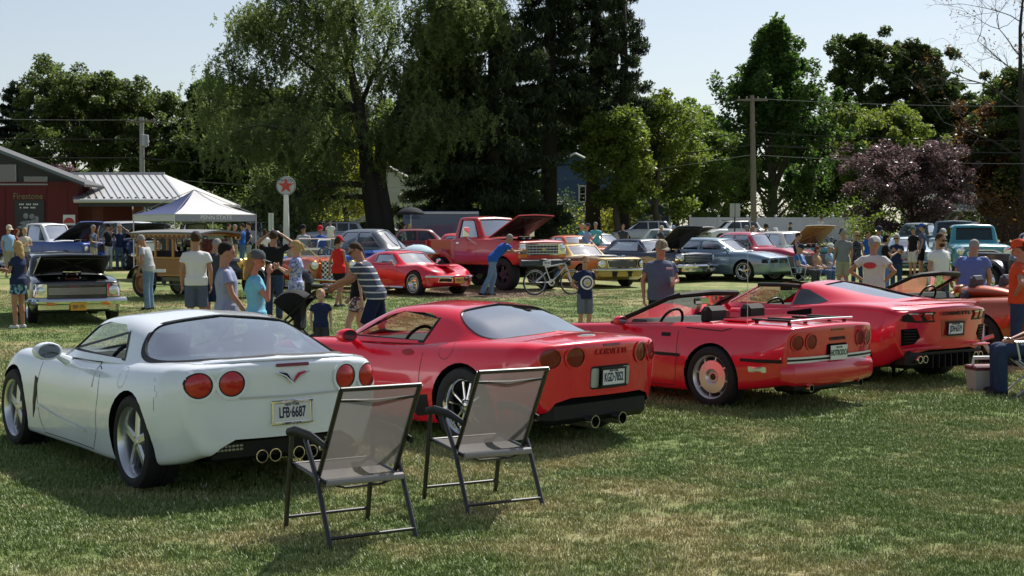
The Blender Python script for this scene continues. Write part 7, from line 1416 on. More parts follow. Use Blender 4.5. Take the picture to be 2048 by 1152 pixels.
def sling_chair(label, X, Y, hd):
    t = thing('folding_patio_chair', label, 'chair', (X, Y, 0), R(hd), 'taupe folding chairs on the grass'); w_ = .285
    def bar(n, P, r=.016, flat=None, m=FRAME): b = MB(); b.tube(P, r, 10, True, flat); return b.build(n, m, t)
    for s in (1, -1):
        y = s*w_
        bar('leg', [(.34, y, 0), (.235, y, .61)]); bar('leg', [(-.33, y*1.0, 0), (-.13, y, .40), (.03, y, .61)])
        bar('back_post', [(-.08, s*(w_-.025), .36), (-.20, s*(w_-.025), .56), (-.43, s*(w_-.025), .955)], .015)
        b = MB(); b.tube([(.29, y, .622), (.18, y, .645), (-.05, y, .64), (-.27, y, .60)], [.018, .021, .019, .014], 10, flat=1.5); V = b.V[0]; b.build('armrest', BLACK, t)
        bar('seat_rail', [(.27, s*(w_-.03), .425), (-.20, s*(w_-.03), .375)], .014)
        b = MB(); V, F = lathe([(0, .0), (.014, 0), (.014, .02), (0, .024)], 10, 'y'); b.add(V*np.array([1, s, 1])+np.array([-.22, s*(w_+.0), .59]), F); b.build('hinge_bolt', STEEL, t)
    bar('stretcher', [(.325, -w_, .085), (.325, w_, .085)], .011); bar('stretcher', [(-.305, -w_, .06), (-.305, w_, .06)], .011); bar('top_rail', [(-.432, -w_+.02, .955), (-.432, w_-.02, .955)], .014); bar('front_rail', [(.27, -w_+.03, .425), (.27, w_-.03, .425)], .012)
    bar('support_bow', [(-.19, -w_+.04, .37), (-.17, -.12, .33), (-.17, .12, .33), (-.19, w_-.04, .37)], .008); bar('sling_bar', [(-.395, -w_+.03, .885), (-.375, 0, .872), (-.395, w_-.03, .885)], .010)
    def panel(n, P0, P1, sag, axis):
        V = []; 
        for i in range(9):
            u = i/8; p = np.array(P0)+(np.array(P1)-np.array(P0))*u
            for j in range(7):
                v = j/6*2-1; V.append((p[0]+axis[0]*sag*(1-v*v)*math.sin(math.pi*u), (w_-.035)*v, p[2]+axis[2]*sag*(1-v*v)*math.sin(math.pi*u)))
        N = len(V); th = np.array([axis[0], 0, axis[2]])*.003; V2 = [tuple(np.array(q)+th) for q in V]; F = [(i*7+j, i*7+j+1, (i+1)*7+j+1, (i+1)*7+j) for i in range(8) for j in range(6)]
        mobj(n, V, F, SLING, t)
    panel('seat_sling', (.275, 0, .43), (-.20, 0, .378), .03, (0, 0, -1)); panel('back_sling', (-.135, 0, .44), (-.432, 0, .955), .02, (-1, 0, -.3))
    b = MB(); b.tube([(-.21, -w_+.03, .375), (-.21, w_-.03, .375)], .022, 10); b.build('sling_hem', mat('hem_grey', (.28, .27, .28), .7), t)
sling_chair('taupe mesh folding chair with black frame standing behind the white car bumper', -1.0, 8.94, 122); sling_chair('taupe mesh folding chair with black frame standing by the red hardtop rear wheel', -.20, 9.98, 119.5)
# cooler
t = thing('picnic_cooler', 'small grey picnic cooler with maroon lid beside the seated man', 'cooler', (5.54, 17.0, 0), R(8))
G = [[(-.16, -.11, 0), (.16, -.11, 0), (.16, .11, 0), (-.16, .11, 0)], [(-.18, -.13, .25), (.18, -.13, .25), (.18, .13, .25), (-.18, .13, .25)]]
mobj('cooler_box', G[0]+G[1], [(3, 2, 1, 0), (4, 5, 6, 7), (0, 1, 5, 4), (1, 2, 6, 5), (2, 3, 7, 6), (3, 0, 4, 7)], mat('cooler_grey', (.42, .40, .40), .55, noise=.1, nscale=12), t, smooth=False)
b = MB(); b.box((0, 0, .275), (.385, .285, .055), bev=.015); b.build('cooler_lid', mat('cooler_maroon', (.13, .03, .045), .5), t); b = MB(); b.tube([(-.15, 0, .28), (-.14, 0, .39), (.14, 0, .39), (.15, 0, .28)], .014, 8, flat=1.6); b.build('cooler_handle', WHITE, t)
b = MB(); b.box((.12, -.15, .23), (.05, .02, .06), bev=.006); b.build('cooler_latch', WHITE, t)
# lawn chairs under the seated people
def lawn_chair(label, X, Y, hd, m, s=1.0, grp=None):
    t = thing('lawn_chair', label, 'chair', (X, Y, gz(Y)), R(hd), grp)
    for y in (.29, -.29):
        for nm, P in (('leg', [(.26, y, 0), (-.20, y, .42)]), ('leg', [(-.26, y, 0), (.24, y, .42)]), ('armrest', [(.28, y, .62), (-.20, y, .62)]), ('back_post', [(-.18, y, .42), (-.34, y, .95)]), ('arm_post', [(.22, y, .42), (.26, y, .62)])):
            b = MB(); b.tube(P, .013, 8); b.build(nm, STEEL, t)
    b = MB(); b.box((.02, 0, .415), (.48, .54, .02), bev=.008); b.build('seat', m, t); V, F = rbox((0, 0, 0), (.02, .54, .52), .008); a = R(-17); c, s_ = math.cos(a), math.sin(a); V = np.c_[V[:, 0]*c+V[:, 2]*s_, V[:, 1], -V[:, 0]*s_+V[:, 2]*c]+np.array([-.27, 0, .70]); mobj('backrest', V, F, m, t)
lawn_chair('aluminium lawn chair under the man in black shirt', 5.98, 16.6, 172, cloth('chair_navy', (.03, .04, .08)))
for (u, Y, hd, l) in ((1604, 43.0, -35, 'dark lawn chair under the man in blue stripes'), (1638, 43.6, -40, 'dark lawn chair under the curly-haired woman'), (1664, 45.2, -35, 'dark lawn chair under the person in pale cap')): lawn_chair(l, ux(u, Y), Y, hd, cloth('chair_black', (.02, .02, .025)))
t = thing('folding_stool', 'tall folding stool under the man in dark blue tank', 'stool', (ux(1600, 46.8), 46.8, gz(46.8)), R(-20))
for x in (.16, -.16):
    for y in (.16, -.16): b = MB(); b.tube([(x*1.2, y*1.2, 0), (x*.8, y*.8, .72)], .014, 6); b.build('leg', STEEL, t)
b = MB(); b.box((0, 0, .73), (.36, .36, .04), bev=.015); b.build('seat', BLACK, t)
# stroller
def stroller(label, X, Y, hd, m, fr, s=1.0, z=None, lod=0):
    t = thing('stroller', label, 'stroller', (X, Y, gz(Y) if z is None else z), R(hd)); t.scale = (s, s, s)
    for y in (.24, -.24):
        b = MB(); b.tube([(.50, y*.4, .18), (.05, y, .55), (-.42, y, 1.00), (-.55, y, 1.03)], .017, 8); b.build('side_frame', fr, t); b = MB(); b.tube([(-.35, y*1.1, .20), (.0, y, .58)], .017, 8); b.build('rear_leg', fr, t)
        w_ = node('wheel', t, (-.38, y*1.25, .20)); mobj('tyre', *lathe([(.16, -.02), (.185, -.025), (.20, 0), (.185, .025), (.16, .02)], 24, closed=True), RUBBER, w_); b = MB()
        for k in range(6): a = k*math.pi/3; b.tube([(0, 0, 0), (.165*math.cos(a), 0, .165*math.sin(a))], .008, 5)
        b.build('spokes', STEEL, w_)
    w_ = node('wheel', t, (.52, 0, .17)); mobj('tyre', *lathe([(.13, -.02), (.155, -.025), (.17, 0), (.155, .025), (.13, .02)], 24, closed=True), RUBBER, w_); mobj('rim', *lathe([(0, -.015), (.135, -.012), (.135, .012), (0, .015)], 18), BLACK, w_)
    b = MB(); b.tube([(-.55, -.25, 1.03), (-.58, 0, 1.03), (-.55, .25, 1.03)], .020, 8); b.build('handlebar', mat('grip_foam', (.03, .035, .04), .9), t)
    # seat and hood: closed shells
    A = np.linspace(0, math.pi*.62, 9); V = []; F = []
    for i, a in enumerate(A):
        for j in range(9):
            v = j/8*2-1; r_ = .33*(1-.12*v*v); V.append((-.08+r_*math.cos(a+.5), .23*v, .70+r_*math.sin(a+.5)))
    V += [(-.10, -.23, .62), (-.10, .23, .62)]
    o = mobj('sun_canopy', V, [(i*9+j, i*9+j+1, (i+1)*9+j+1, (i+1)*9+j) for i in range(8) for j in range(8)]+[(i*9, (i+1)*9, 81) for i in range(8)]+[(i*9+17, i*9+8, 82) for i in range(8)], m, t); so_ = o.modifiers.new('s', 'SOLIDIFY'); so_.thickness = .015
    b = MB(); b.box((.10, 0, .46), (.42, .42, .08), bev=.03); b.box((-.16, 0, .66), (.10, .42, .46), bev=.04); b.box((.30, 0, .30), (.10, .36, .26), bev=.03); b.build('seat', m, t); b = MB(); b.box((-.12, 0, .26), (.38, .34, .18), bev=.05); b.build('storage_basket', m, t); b = MB(); b.box((-.50, 0, .95), (.10, .30, .10), bev=.03); b.build('parent_console', m, t)
stroller('black jogging stroller pushed by the man in striped polo', ux(577, 21.0), 21.05, 174, cloth('stroller_black', (.016, .016, .020)), BLACK)
stroller('pale blue stroller pushed along the white fence', ux(1655, 100), 100, 20, cloth('stroller_pale', (.30, .36, .46)), STEEL, 1.15)
# bicycle
def bicycle(label, X, Y, hd):
    t = thing('bicycle', label, 'bicycle', (X, Y, gz(Y)), R(hd)); SV = mat('bike_silver', (.55, .57, .60), .3, metal=.6, coat=.5)
    for x in (-.53, .55):
        w_ = node('wheel', t, (x, 0, .345)); mobj('tyre', *lathe([(.315, -.018), (.335, -.025), (.348, 0), (.335, .025), (.315, .018)], 36, closed=True), RUBBER, w_); mobj('rim', *lathe([(.295, -.012), (.318, -.012), (.318, .012), (.295, .012)], 36, closed=True), mat('bike_rim', (.30, .36, .40), .3, metal=.6), w_); b = MB()
        for k in range(14): a = k*2*math.pi/14; b.tube([(0, .02*(-1)**k, 0), (.30*math.cos(a), 0, .30*math.sin(a))], .0025, 4)
        b.build('spokes', STEEL, w_); b = MB(); b.tube([(0, -.05, 0), (0, .05, 0)], .022, 10); b.build('hub', BLACK, w_)
    def bar(n, P, r, m=SV): b = MB(); b.tube(P, r, 8); return b.build(n, m, t)
    bar('top_tube', [(-.22, 0, .76), (.36, 0, .86)], .018); bar('down_tube', [(-.06, 0, .34), (.38, 0, .78)], .022); bar('seat_tube', [(-.06, 0, .34), (-.25, 0, .84)], .017); bar('head_tube', [(.35, 0, .90), (.40, 0, .72)], .022); bar('shock', [(-.12, 0, .60), (.08, 0, .68)], .02, BLACK)
    for y in (.05, -.05): bar('chain_stay', [(-.06, y*.4, .35), (-.53, y, .345)], .011); bar('seat_stay', [(-.2, y*.4, .62), (-.53, y, .345)], .010); bar('fork_blade', [(.39, y, .74), (.55, y, .345)], .016)
    bar('handlebar', [(.32, -.30, .98), (.36, 0, .95), (.32, .30, .98)], .013, BLACK); bar('stem', [(.36, 0, .95), (.35, 0, .88)], .016, BLACK); bar('seat_post', [(-.25, 0, .82), (-.28, 0, .94)], .013); V, F = ellip((-.28, 0, .96), (.13, .06, .03)); mobj('saddle', V, F, BLACK, t)
    V, F = lathe([(.05, -.004), (.095, -.004), (.095, .004), (.05, .004)], 20, closed=True); mobj('chain_ring', V+np.array([-.06, -.06, .34]), F, STEEL, t); bar('crank', [(-.06, -.075, .34), (.07, -.08, .24)], .01, BLACK); bar('crank', [(-.06, .075, .34), (-.19, .08, .44)], .01, BLACK)
    for P in ((.07, -.12, .24), (-.19, .12, .44)): b = MB(); b.box(P, (.09, .08, .02)); b.build('pedal', BLACK, t)
    b = MB(); b.tube([(.08, 0, .50), (.18, 0, .64)], .035, 10); b.build('water_bottle', mat('bottle_blue', (.08, .14, .35), .4), t); bar('kickstand', [(-.12, .04, .33), (-.20, .24, .0)], .009, BLACK); bar('handle_bag', [(.40, -.12, .88), (.40, .12, .88)], .05, BLACK)
bicycle('silver mountain bicycle with blue bottle parked before the red pickup', ux(1106, 39.6), 39.6, 20)
# traffic cone, umbrellas
t = thing('traffic_cone', 'orange traffic cone beside the man in grey polo', 'cone', (ux(1682, 40.8), 40.8, gz(40.8))); CO = mat('cone_orange', (.75, .10, .02), .5); V, F = lathe([(.16, .03), (.13, .05), (.03, .68), (.0, .70)], 18, 'z'); mobj('cone_shell', V, F, CO, t); b = MB(); b.box((0, 0, .015), (.36, .36, .03), bev=.008); b.build('cone_base', CO, t); V, F = lathe([(.10, .28), (.075, .42)], 18, 'z'); mobj('cone_band', V*np.array([1.03, 1.03, 1]), F, WHITE, t)
def umbrella(name, label, X, Y, z, r, m, tilt=0, pole=1.6):
    t = thing(name, label, 'umbrella', (X, Y, z), 0); t.rotation_euler = (tilt, 0, .4); n = 8; V = []; F = []
    for i in range(6):
        a = i/5*R(62)
        for j in range(n*2):
            b_ = j*math.pi/n; k = 1-.06*(j % 2)*(i/5); V.append((r*math.sin(a)*1.13*k*math.cos(b_), r*math.sin(a)*1.13*k*math.sin(b_), pole+r*.9*(math.cos(a)-.47)))
    F = [(i*16+j, (i+1)*16+j, (i+1)*16+(j+1) % 16, i*16+(j+1) % 16) for i in range(5) for j in range(16)]; o = mobj('canopy', V, F, m, t); o.modifiers.new('s', 'SOLIDIFY').thickness = .008
    for j in range(n): a = 2*math.pi*j/n; b = MB(); b.tube([(0, 0, pole+r*.35), (r*.95*math.cos(a), r*.95*math.sin(a), pole+.03)], .006, 4); b.build('rib', STEEL, t)
    b = MB(); b.tube([(0, 0, 0), (0, 0, pole+r*.5)], .014, 6); b.build('pole', STEEL, t)
umbrella('sun_umbrella', 'pale blue sun umbrella standing low behind the red pickup bed', ux(836, 42.5), 42.5, gz(42.5), .55, cloth('umbrella_pale', (.42, .58, .66)), 0, 1.05); umbrella('black_umbrella', 'black umbrella shading two people near the navy trailer', ux(822, 71), 71, gz(71), .75, cloth('umbrella_black', (.02, .02, .03)), 0, 2.15)
# ------------------------------------------------------------------ buildings, tent, fence, poles
REDW = mat('red_board', (.12, .010, .012), .7, noise=.15, nscale=2.); METALR = mat('galvanised_roof', (.60, .60, .59), .35, metal=.35, noise=.08, nscale=1.5); DARKT = mat('dark_trim', (.02, .022, .026), .5); CONC = mat('grey_block', (.16, .18, .20), .8, noise=.3, nscale=1.2)
def station():
    Y0 = 70.; z = gz(70); t = thing('service_station', 'red service station with sloping roof, clerestory glass and metal canopy', 'building', (0, 0, 0)); xr = ux(157, Y0); xl = xr-20
    b = MB(); b.box(((xl+xr)/2, Y0+5, (z+4.0)/2+.1), (20, 10, 4.0-z+.2)); b.build('wall', REDW, t, smooth=False)
    for k in range(20): b = MB(); b.box((xr-.5-k*1.0, Y0-.012, (z+3.95)/2), (.03, .024, 3.9-z)); b.build('wall_batten', REDW, t, smooth=False)
    # clerestory under the sloping roof
    def zr(x): return 3.93+(ux(185, Y0)-x)*.388
    b = MB(); V, F = prism([(xl, 4.05), (xr-.2, 4.05), (xr-.2, zr(xr-.2)-.1), (xl, zr(xl)-.1)], 'y', Y0+.4, Y0+2.0); b.add(V, F); b.build('clerestory_wall', DARKT, t, smooth=False)
    x = xr-1.6
    while x > xl+2:
        w_ = 1.1; top = min(zr(x)-.35, 5.6)
        if top > 4.35: b = MB(); b.box((x-w_/2, Y0+.38, (4.1+top)/2), (w_, .04, top-4.1)); f = b.build('window', glassmat('clerestory_glass', (.10, .12, .14), .6), t, smooth=False); b = MB(); b.box((x+.02, Y0+.36, (4.1+top)/2), (.06, .06, top-4.1)); b.build('window_frame', mat('alu_frame', (.25, .3, .32), .4, metal=.5), f, smooth=False)
        x -= 1.5
    b = MB(); b.box(((xl+xr)/2-.6, Y0-.05, 4.07), (18.4, .1, .07)); b.build('sill_rail', mat('pale_sill', (.30, .34, .36), .5), t, smooth=False)
    xe = ux(185, Y0); V, F = prism([(xe, zr(xe)), (xe, zr(xe)+.12), (xl-1, zr(xl-1)+.12), (xl-1, zr(xl-1))], 'y', Y0-1.2, Y0+2.2); mobj('sloping_roof', V, F, DARKT, t, smooth=False); V, F = prism([(xe+.02, zr(xe)+.05), (xe+.02, zr(xe)+.20), (xl-1, zr(xl-1)+.20), (xl-1, zr(xl-1)+.05)], 'y', Y0-1.24, Y0-1.19); mobj('roof_fascia', V, F, mat('fascia_grey', (.10, .12, .14), .4, metal=.3), t, smooth=False)
    lettering('wall_lettering', 'Firestone', .42, (ux(58, Y0), Y0-.03, 1.883+(460-393)/41.6), (1, 0, 0), (0, 0, 1), mat('sign_gilt', (.22, .17, .08), .5), t, .015, .004, .9)
    b = MB(); zc = 1.883+(460-437)/41.6; b.box((ux(61, Y0), Y0-.05, zc), (1.42, .05, 1.75)); p = b.build('poster', mat('poster_black', (.012, .013, .016), .4), t, smooth=False)
    for i, (w_, dz) in enumerate(((1.0, .68), (.92, .52))):
        for k in range(int(w_/.085)):
            if (k+i*2) % 4 != 3: b = MB(); b.box((ux(61, Y0)-w_/2+.085*k+.04, Y0-.08, zc+dz), (.06, .012, .07)); b.build('poster_stroke', WHITE, p, smooth=False)
    for (dx, dz, rx, rz_) in ((-.18, .22, .12, .14), (.12, .20, .13, .13), (.34, .10, .10, .12), (-.05, -.12, .42, .12), (-.1, -.32, .5, .10), (.25, -.05, .2, .1)): V, F = ellip((ux(61, Y0)+dx, Y0-.075, zc+dz-.1), (rx, .012, rz_)); mobj('poster_figure', V, F, mat('poster_grey', (.26, .28, .30), .6, noise=.7, nscale=7), p)
    b = MB(); b.box((ux(140, Y0), Y0-.05, 1.883+(460-440)/41.6), (.58, .04, .50)); p = b.build('round_top_sign', WHITE, t, smooth=False); A = np.linspace(0, math.pi, 14); c = (ux(140, Y0), 1.883+(460-446)/41.6); V, F = prism([(c[0]+.26*math.cos(a), c[1]+.26*math.sin(a)) for a in A], 'y', Y0-.09, Y0-.07); mobj('red_arch', V, F, mat('sign_red', (.5, .03, .03), .5), p, smooth=False)
    # metal canopy with standing seams
    e0, e1, r0, r1 = ux(150, 69), ux(372, 69), ux(124, 76), ux(331, 76); ze, zrg = 3.28, 4.78
    V = [(e0, 69, ze), (e1, 69, ze), (r1, 76, zrg), (r0, 76, zrg), (e0, 83, ze), (e1, 83, ze)]; V += [(x, y, zz-.12) for (x, y, zz) in V]; F = [(0, 1, 2, 3), (3, 2, 5, 4), (1, 5, 2), (0, 3, 4), (6, 9, 8, 7), (9, 10, 11, 8), (7, 8, 11), (6, 10, 9), (0, 6, 7, 1), (1, 7, 11, 5), (5, 11, 10, 4), (4, 10, 6, 0)]
    o = mobj('canopy_roof', V, F, METALR, t, smooth=False); n = 16
    for k in range(n):
        f = (k+.5)/n; a = np.array([e0+(e1-e0)*f, 69, ze+.02]); c = np.array([r0+(r1-r0)*f, 76, zrg+.02]); b = MB(); b.tube([a, c], .03, 4); b.build('standing_seam', mat('seam_grey', (.28, .29, .30), .4, metal=.4), o)
    b = MB(); b.tube([(r0, 76, zrg+.04), (r1, 76, zrg+.04)], .08, 6); b.build('ridge_cap', METALR, o); b = MB(); b.tube([(e0, 68.95, ze-.02), (e1, 68.95, ze-.02)], .10, 8); b.build('gutter', METALR, o)
    for k in range(14): x = e0+(e1-e0)*(k+.5)/14; b = MB(); b.box((x, 69.35, ze+.14), (.10, .05, .07)); b.build('snow_guard', DARKT, o, smooth=False)
    b = MB(); b.box(((e0+e1)/2, 69.2, ze-.2), (e1-e0-.3, .12, .16)); b.build('canopy_beam', DARKT, t, smooth=False)
    for x in (ux(275, 70.5), ux(160, 70.5)+.8): b = MB(); b.box((x, 70.8, (z+ze)/2), (.40, .40, ze-z)); b.build('canopy_column', mat('column_brick', (.13, .04, .03), .8, noise=.3, nscale=8), t, smooth=False)
station()
def tent():
    F0 = np.array([ux(350, 48), 48.]); a = R(40); d1 = np.array([math.cos(a), math.sin(a)])*3.05; d2 = np.array([math.cos(a+math.pi/2), math.sin(a+math.pi/2)])*3.05; g0 = gz(49.5)
    t = thing('canopy_tent', 'white and navy pop-up canopy tent lettered PENN STATE', 'tent', (0, 0, 0)); C_ = [F0, F0+d1, F0+d1+d2, F0+d2]; pk = np.r_[F0+(d1+d2)/2, 3.27]; ze = 2.42; NAVT = mat('tent_navy', (.03, .05, .16), .8); WT = mat('tent_white', (.60, .60, .62), .8)
    for i in range(4):
        A, B = C_[i], C_[(i+1) % 4]; m = NAVT if i in (3, 1) else WT; V = []; n = 6
        for r_ in range(n+1):
            u = r_/n
            for k in range(n+1):
                v = k/n; e = np.r_[A+(B-A)*v, ze]; p = e+(pk-e)*u; p[2] -= .12*math.sin(math.pi*u)*(1-.0*v); V.append(p)
        mobj('roof_panel', V, [(r_*7+k, r_*7+k+1, (r_+1)*7+k+1, (r_+1)*7+k) for r_ in range(n) for k in range(n)], m, t); V = []
        for k in range(9):
            v = k/8; e = np.r_[A+(B-A)*v, ze]; V += [e, e-np.array([0, 0, .24])]
        mobj('valance', V, [(2*k, 2*k+1, 2*k+3, 2*k+2) for k in range(8)], WT if i in (1, 3) else mat('tent_grey', (.34, .35, .42), .8), t); b = MB(); b.tube([np.r_[A, ze-.02], np.r_[B, ze-.02]], .015, 6); b.tube([np.r_[A, ze], pk], .012, 6); b.build('frame_bar', STEEL, t); b = MB(); b.tube([np.r_[A, g0], np.r_[A, ze]], .022, 6); b.build('leg', STEEL, t)
    mid = (C_[0]+C_[1])/2; nv = np.array([d1[1], -d1[0]])/3.05; lettering('valance_lettering', 'PENN STATE', .19, (mid[0]+nv[0]*.012, mid[1]+nv[1]*.012, ze-.12), (d1[0], d1[1], 0), (0, 0, 1), WHITE, t, .002, .004, 1.1)
tent()
def round_sign():
    Y = 82.; X = ux(573, Y); z = gz(Y); t = thing('round_station_sign', 'round white filling station sign with red star on a tall white post', 'sign', (X, Y, z)); zc = 1.883+88*Y/FPX-z
    b = MB(); V, F = rbox((0, 0, (zc-.5)/2), (.30, .24, zc-.5), .02); V[:, 0] *= np.where(V[:, 2] > 1, .8, 1.25); b.add(V, F); b.build('post', WHITE, t); V, F = lathe([(0, -.07), (.52, -.07), (.55, -.04), (.55, .04), (.52, .07), (0, .07)], 32, 'y'); mobj('sign_disc', V+np.array([0, 0, zc]), F, mat('enamel_white', (.36, .40, .40), .3, coat=.5), t)
    P = []
    for k in range(10): r_ = .46 if k % 2 == 0 else .18; a = math.pi/2+k*math.pi/5; P.append((r_*math.cos(a), zc+r_*math.sin(a)))
    V, F = prism(P, 'y', -.09, -.072); mobj('red_star', V, F, mat('star_red', (.50, .03, .02), .4), t, smooth=False); lettering('sign_lettering', 'TEXACO', .20, (0, -.085, zc+.30), (1, 0, 0), (0, 0, 1), BLACK, t, .004); V, F = lathe([(.50, -.076), (.525, -.076)], 32, 'y'); mobj('sign_rim', V+np.array([0, 0, zc]), F, BLACK, t)
    lettering('star_letter', 'T', .24, (0, -.096, zc-.02), (1, 0, 0), (0, 0, 1), mat('letter_green', (.03, .18, .08), .5), t, .003, .004)
round_sign()
def fence():
    Y = 112.; z = gz(Y); t = thing('white_vinyl_fence', 'long white vinyl privacy fence behind the parked crossover', 'fence', (0, 0, 0)); x0, x1 = ux(1380, Y), ux(1722, Y); n = 6; VW = mat('vinyl_white', (.84, .85, .88), .45)
    for k in range(n+1): x = x0+(x1-x0)*k/n; b = MB(); b.box((x, Y, z+.98), (.15, .15, 1.96)); p = b.build('post', VW, t, smooth=False); b = MB(); V, F = lathe([(.12, 1.96), (.12, 2.0), (.0, 2.10)], 4, 'z'); b.add(V+np.array([x, Y, z]), F); b.build('post_cap', VW, p, smooth=False)
    for k in range(n):
        xa = x0+(x1-x0)*k/n+.08; xb = x0+(x1-x0)*(k+1)/n-.08; m_ = 12
        for q in range(m_): w_ = (xb-xa)/m_; b = MB(); b.box((xa+w_*(q+.5), Y, z+.95), (w_-.006, .03, 1.60)); b.build('board', VW, t, smooth=False)
        for zz in (.12, 1.80): b = MB(); b.box(((xa+xb)/2, Y, z+zz), (xb-xa, .06, .14)); b.build('rail', VW, t, smooth=False)
fence()
POLEW = mat('pole_wood', (.20, .17, .14), .9, noise=.3, nscale=4, bump=.3, bscale=10)
def upole(label, u, Y, topv, lean=0., trans=False, col=None):
    X = ux(u, Y); z = gz(Y); H = 1.883+(460-topv)*Y/FPX-z; t = thing('utility_pole', label, 'pole', (X, Y, z)); b = MB(); b.tube([(0, 0, -.5), (-lean*.5, 0, H*.5), (-lean, 0, H)], [.23, .20, .15], 12); b.build('pole_shaft', col or POLEW, t)
    b = MB(); b.box((-lean, -.18, H-.35), (2.2, .11, .12)); b.build('crossarm', POLEW, t, smooth=False)
    for x in (-.95, -.4, .4, .95): V, F = lathe([(.0, .18), (.04, .16), (.06, .08), (.03, .0)], 8, 'z'); mobj('insulator', V+np.array([-lean+x, -.18, H-.28]), F, mat('porcelain', (.35, .33, .3), .3), t)
    if trans: V, F = lathe([(0, .9), (.24, .86), (.26, .8), (.26, .05), (.0, 0)], 14, 'z'); mobj('transformer', V+np.array([.30, -.2, H-2.2]), F, mat('transformer_grey', (.42, .45, .48), .5), t)
    return X, Y, z, H
PA = upole('grey wooden utility pole with transformer above the metal canopy', 286, 108, 235, 0, True, mat('pole_grey', (.36, .36, .36), .9, noise=.2, nscale=4)); PB = upole('tall brown leaning utility pole beside the white fence', 1508, 104, 192, .22)
def wire(label, P0, P1, sag, r=.022, m=None):
    P = [(P0[0]+(P1[0]-P0[0])*k/24, P0[1]+(P1[1]-P0[1])*k/24, P0[2]+(P1[2]-P0[2])*k/24-sag*4*(k/24)*(1-k/24)) for k in range(25)]; b = MB(); b.tube(P, r, 5); o = b.build('power_line', m or mat('wire_grey', (.30, .30, .30), .4, metal=.3), label and None); tag(o, label, 'wire', 'overhead power lines'); return o
zA = PA[2]+PA[3]; zB = PB[2]+PB[3]
for k, (dz, sg, r, l) in enumerate(((-.2, .9, .02, 'thin topmost power line'), (-2.6, .9, .035, 'upper thick cable'), (-3.5, .8, .05, 'lower thick black cable'), (-4.2, .9, .02, 'lowest thin cable'))):
    mm = mat('wire_black', (.02, .02, .02), .5) if k in (1, 2) else None; wire(l+' between the two poles', (PA[0], PA[1], zA-.2-k*1.4), (PB[0]-.2, PB[1], zB+dz), sg+.6, r*.9, mm); wire(l+' from leaning pole to plum tree', (PB[0]-.2, PB[1], zB+dz), (52, 100, zB+dz-.4), sg*.6, r, mm); wire(l+' over the station', (-60, 100, zA-.3-k*1.4+1.2), (PA[0], PA[1], zA-.2-k*1.4), sg*.6, r*.8, mm)
def board_sign(label, u, Y, v0, v1, wpx, col, n=1):
    X = ux(u, Y); z = gz(Y); zt = 1.883+(460-v0)*Y/FPX-z; zb_ = 1.883+(460-v1)*Y/FPX-z; w_ = wpx*Y/FPX; t = thing('road_sign', label, 'sign', (X, Y, z)); b = MB(); b.tube([(0, 0, 0), (0, 0, zt)], .035, 6); b.build('post', DARKT, t)
    for k in range(n): b = MB(); ww = w_/n; b.box((-w_/2+ww*(k+.5), -.06, (zt+zb_)/2), (ww*.86, .02, zt-zb_)); b.build('sign_panel', mat('sign_'+str(u), col, .6), t, smooth=False)
board_sign('two pale grey sign panels on a dark post below the leaning pole', 1469, 64, 407, 434, 22, (.38, .39, .38), 2); board_sign('pair of narrow white sign panels near the round station sign', 543, 75, 426, 462, 11, (.55, .58, .58), 2)
# houses across the road
def house(name, label, X, Y, W, D, H, rz, wallm, roofm, wins, gable=2.2, door=None, ph=None):
    t = thing(name, label, 'house', (X, Y, gz(Y)), R(rz)); V, F = prism([(-W/2, 0), (W/2, 0), (W/2, H), (0, H+gable), (-W/2, H)], 'y', 0, D); mobj('wall', V, F, wallm, t, smooth=False)
    n = int(H/.22)
    for k in range(n): b = MB(); b.box((0, -.012, .11+k*.22), (W-.1, .03, .012)); b.build('siding_line', wallm, t, smooth=False)
    for s in (1, -1): sl = math.hypot(W/2+.4, gable*(W/2+.4)/(W/2)); V, F = prism([(0, H+gable), (0, H+gable+.16), (s*(W/2+.45), H-.45*gable/(W/2)+.16), (s*(W/2+.45), H-.45*gable/(W/2))], 'y', -.45, D+.45); mobj('roof_slope', V, F, roofm, t, smooth=False); b = MB(); b.tube([(0, -.46, H+gable+.04), (s*(W/2+.45), -.46, H-.45*gable/(W/2)+.04)], .09, 4); b.build('barge_board', WHITE, t)
    for s in (1, -1): b = MB(); b.box((s*W/2, -.03, H/2), (.14, .08, H)); b.build('corner_trim', WHITE, t, smooth=False)
    for (x, z, w_, h_) in wins:
        b = MB(); b.box((x, -.05, z), (w_, .04, h_)); f = b.build('window', glassmat('house_glass', (.05, .07, .09), .8), t, smooth=False)
        for (dx, dz, a, c) in ((0, h_/2, w_+.2, .12), (0, -h_/2, w_+.2, .12), (w_/2, 0, .12, h_), (-w_/2, 0, .12, h_), (0, 0, .06, h_), (0, 0, w_, .06)): b = MB(); b.box((x+dx, -.08, z+dz), (a, .05, c)); b.build('window_frame', WHITE, f, smooth=False)
    return t
BLUES = mat('blue_siding', (.055, .11, .24), .6, noise=.1, nscale=2.); GREYR = mat('shingle_grey', (.12, .12, .13), .9, noise=.3, nscale=5); WHS = mat('white_siding', (.55, .57, .58), .6)
house('blue_house', 'blue clapboard house with white window trim behind the spruces', ux(1150, 128), 128, 9, 9, 5.2, 0, BLUES, GREYR, [(-2.4, 3.9, 1.3, 1.3), (.9, 3.9, 1.1, 1.4), (-2.6, 1.4, 1.6, 1.4), (1.2, 1.4, 1.1, 1.4), (3.2, 1.4, .9, 1.4)]); house('blue_shed', 'small blue shed with white window beside the pale sport utility', ux(1297, 118), 118, 3.4, 4, 2.4, 0, BLUES, GREYR, [(.5, 1.5, .9, 1.0)], 1.0)
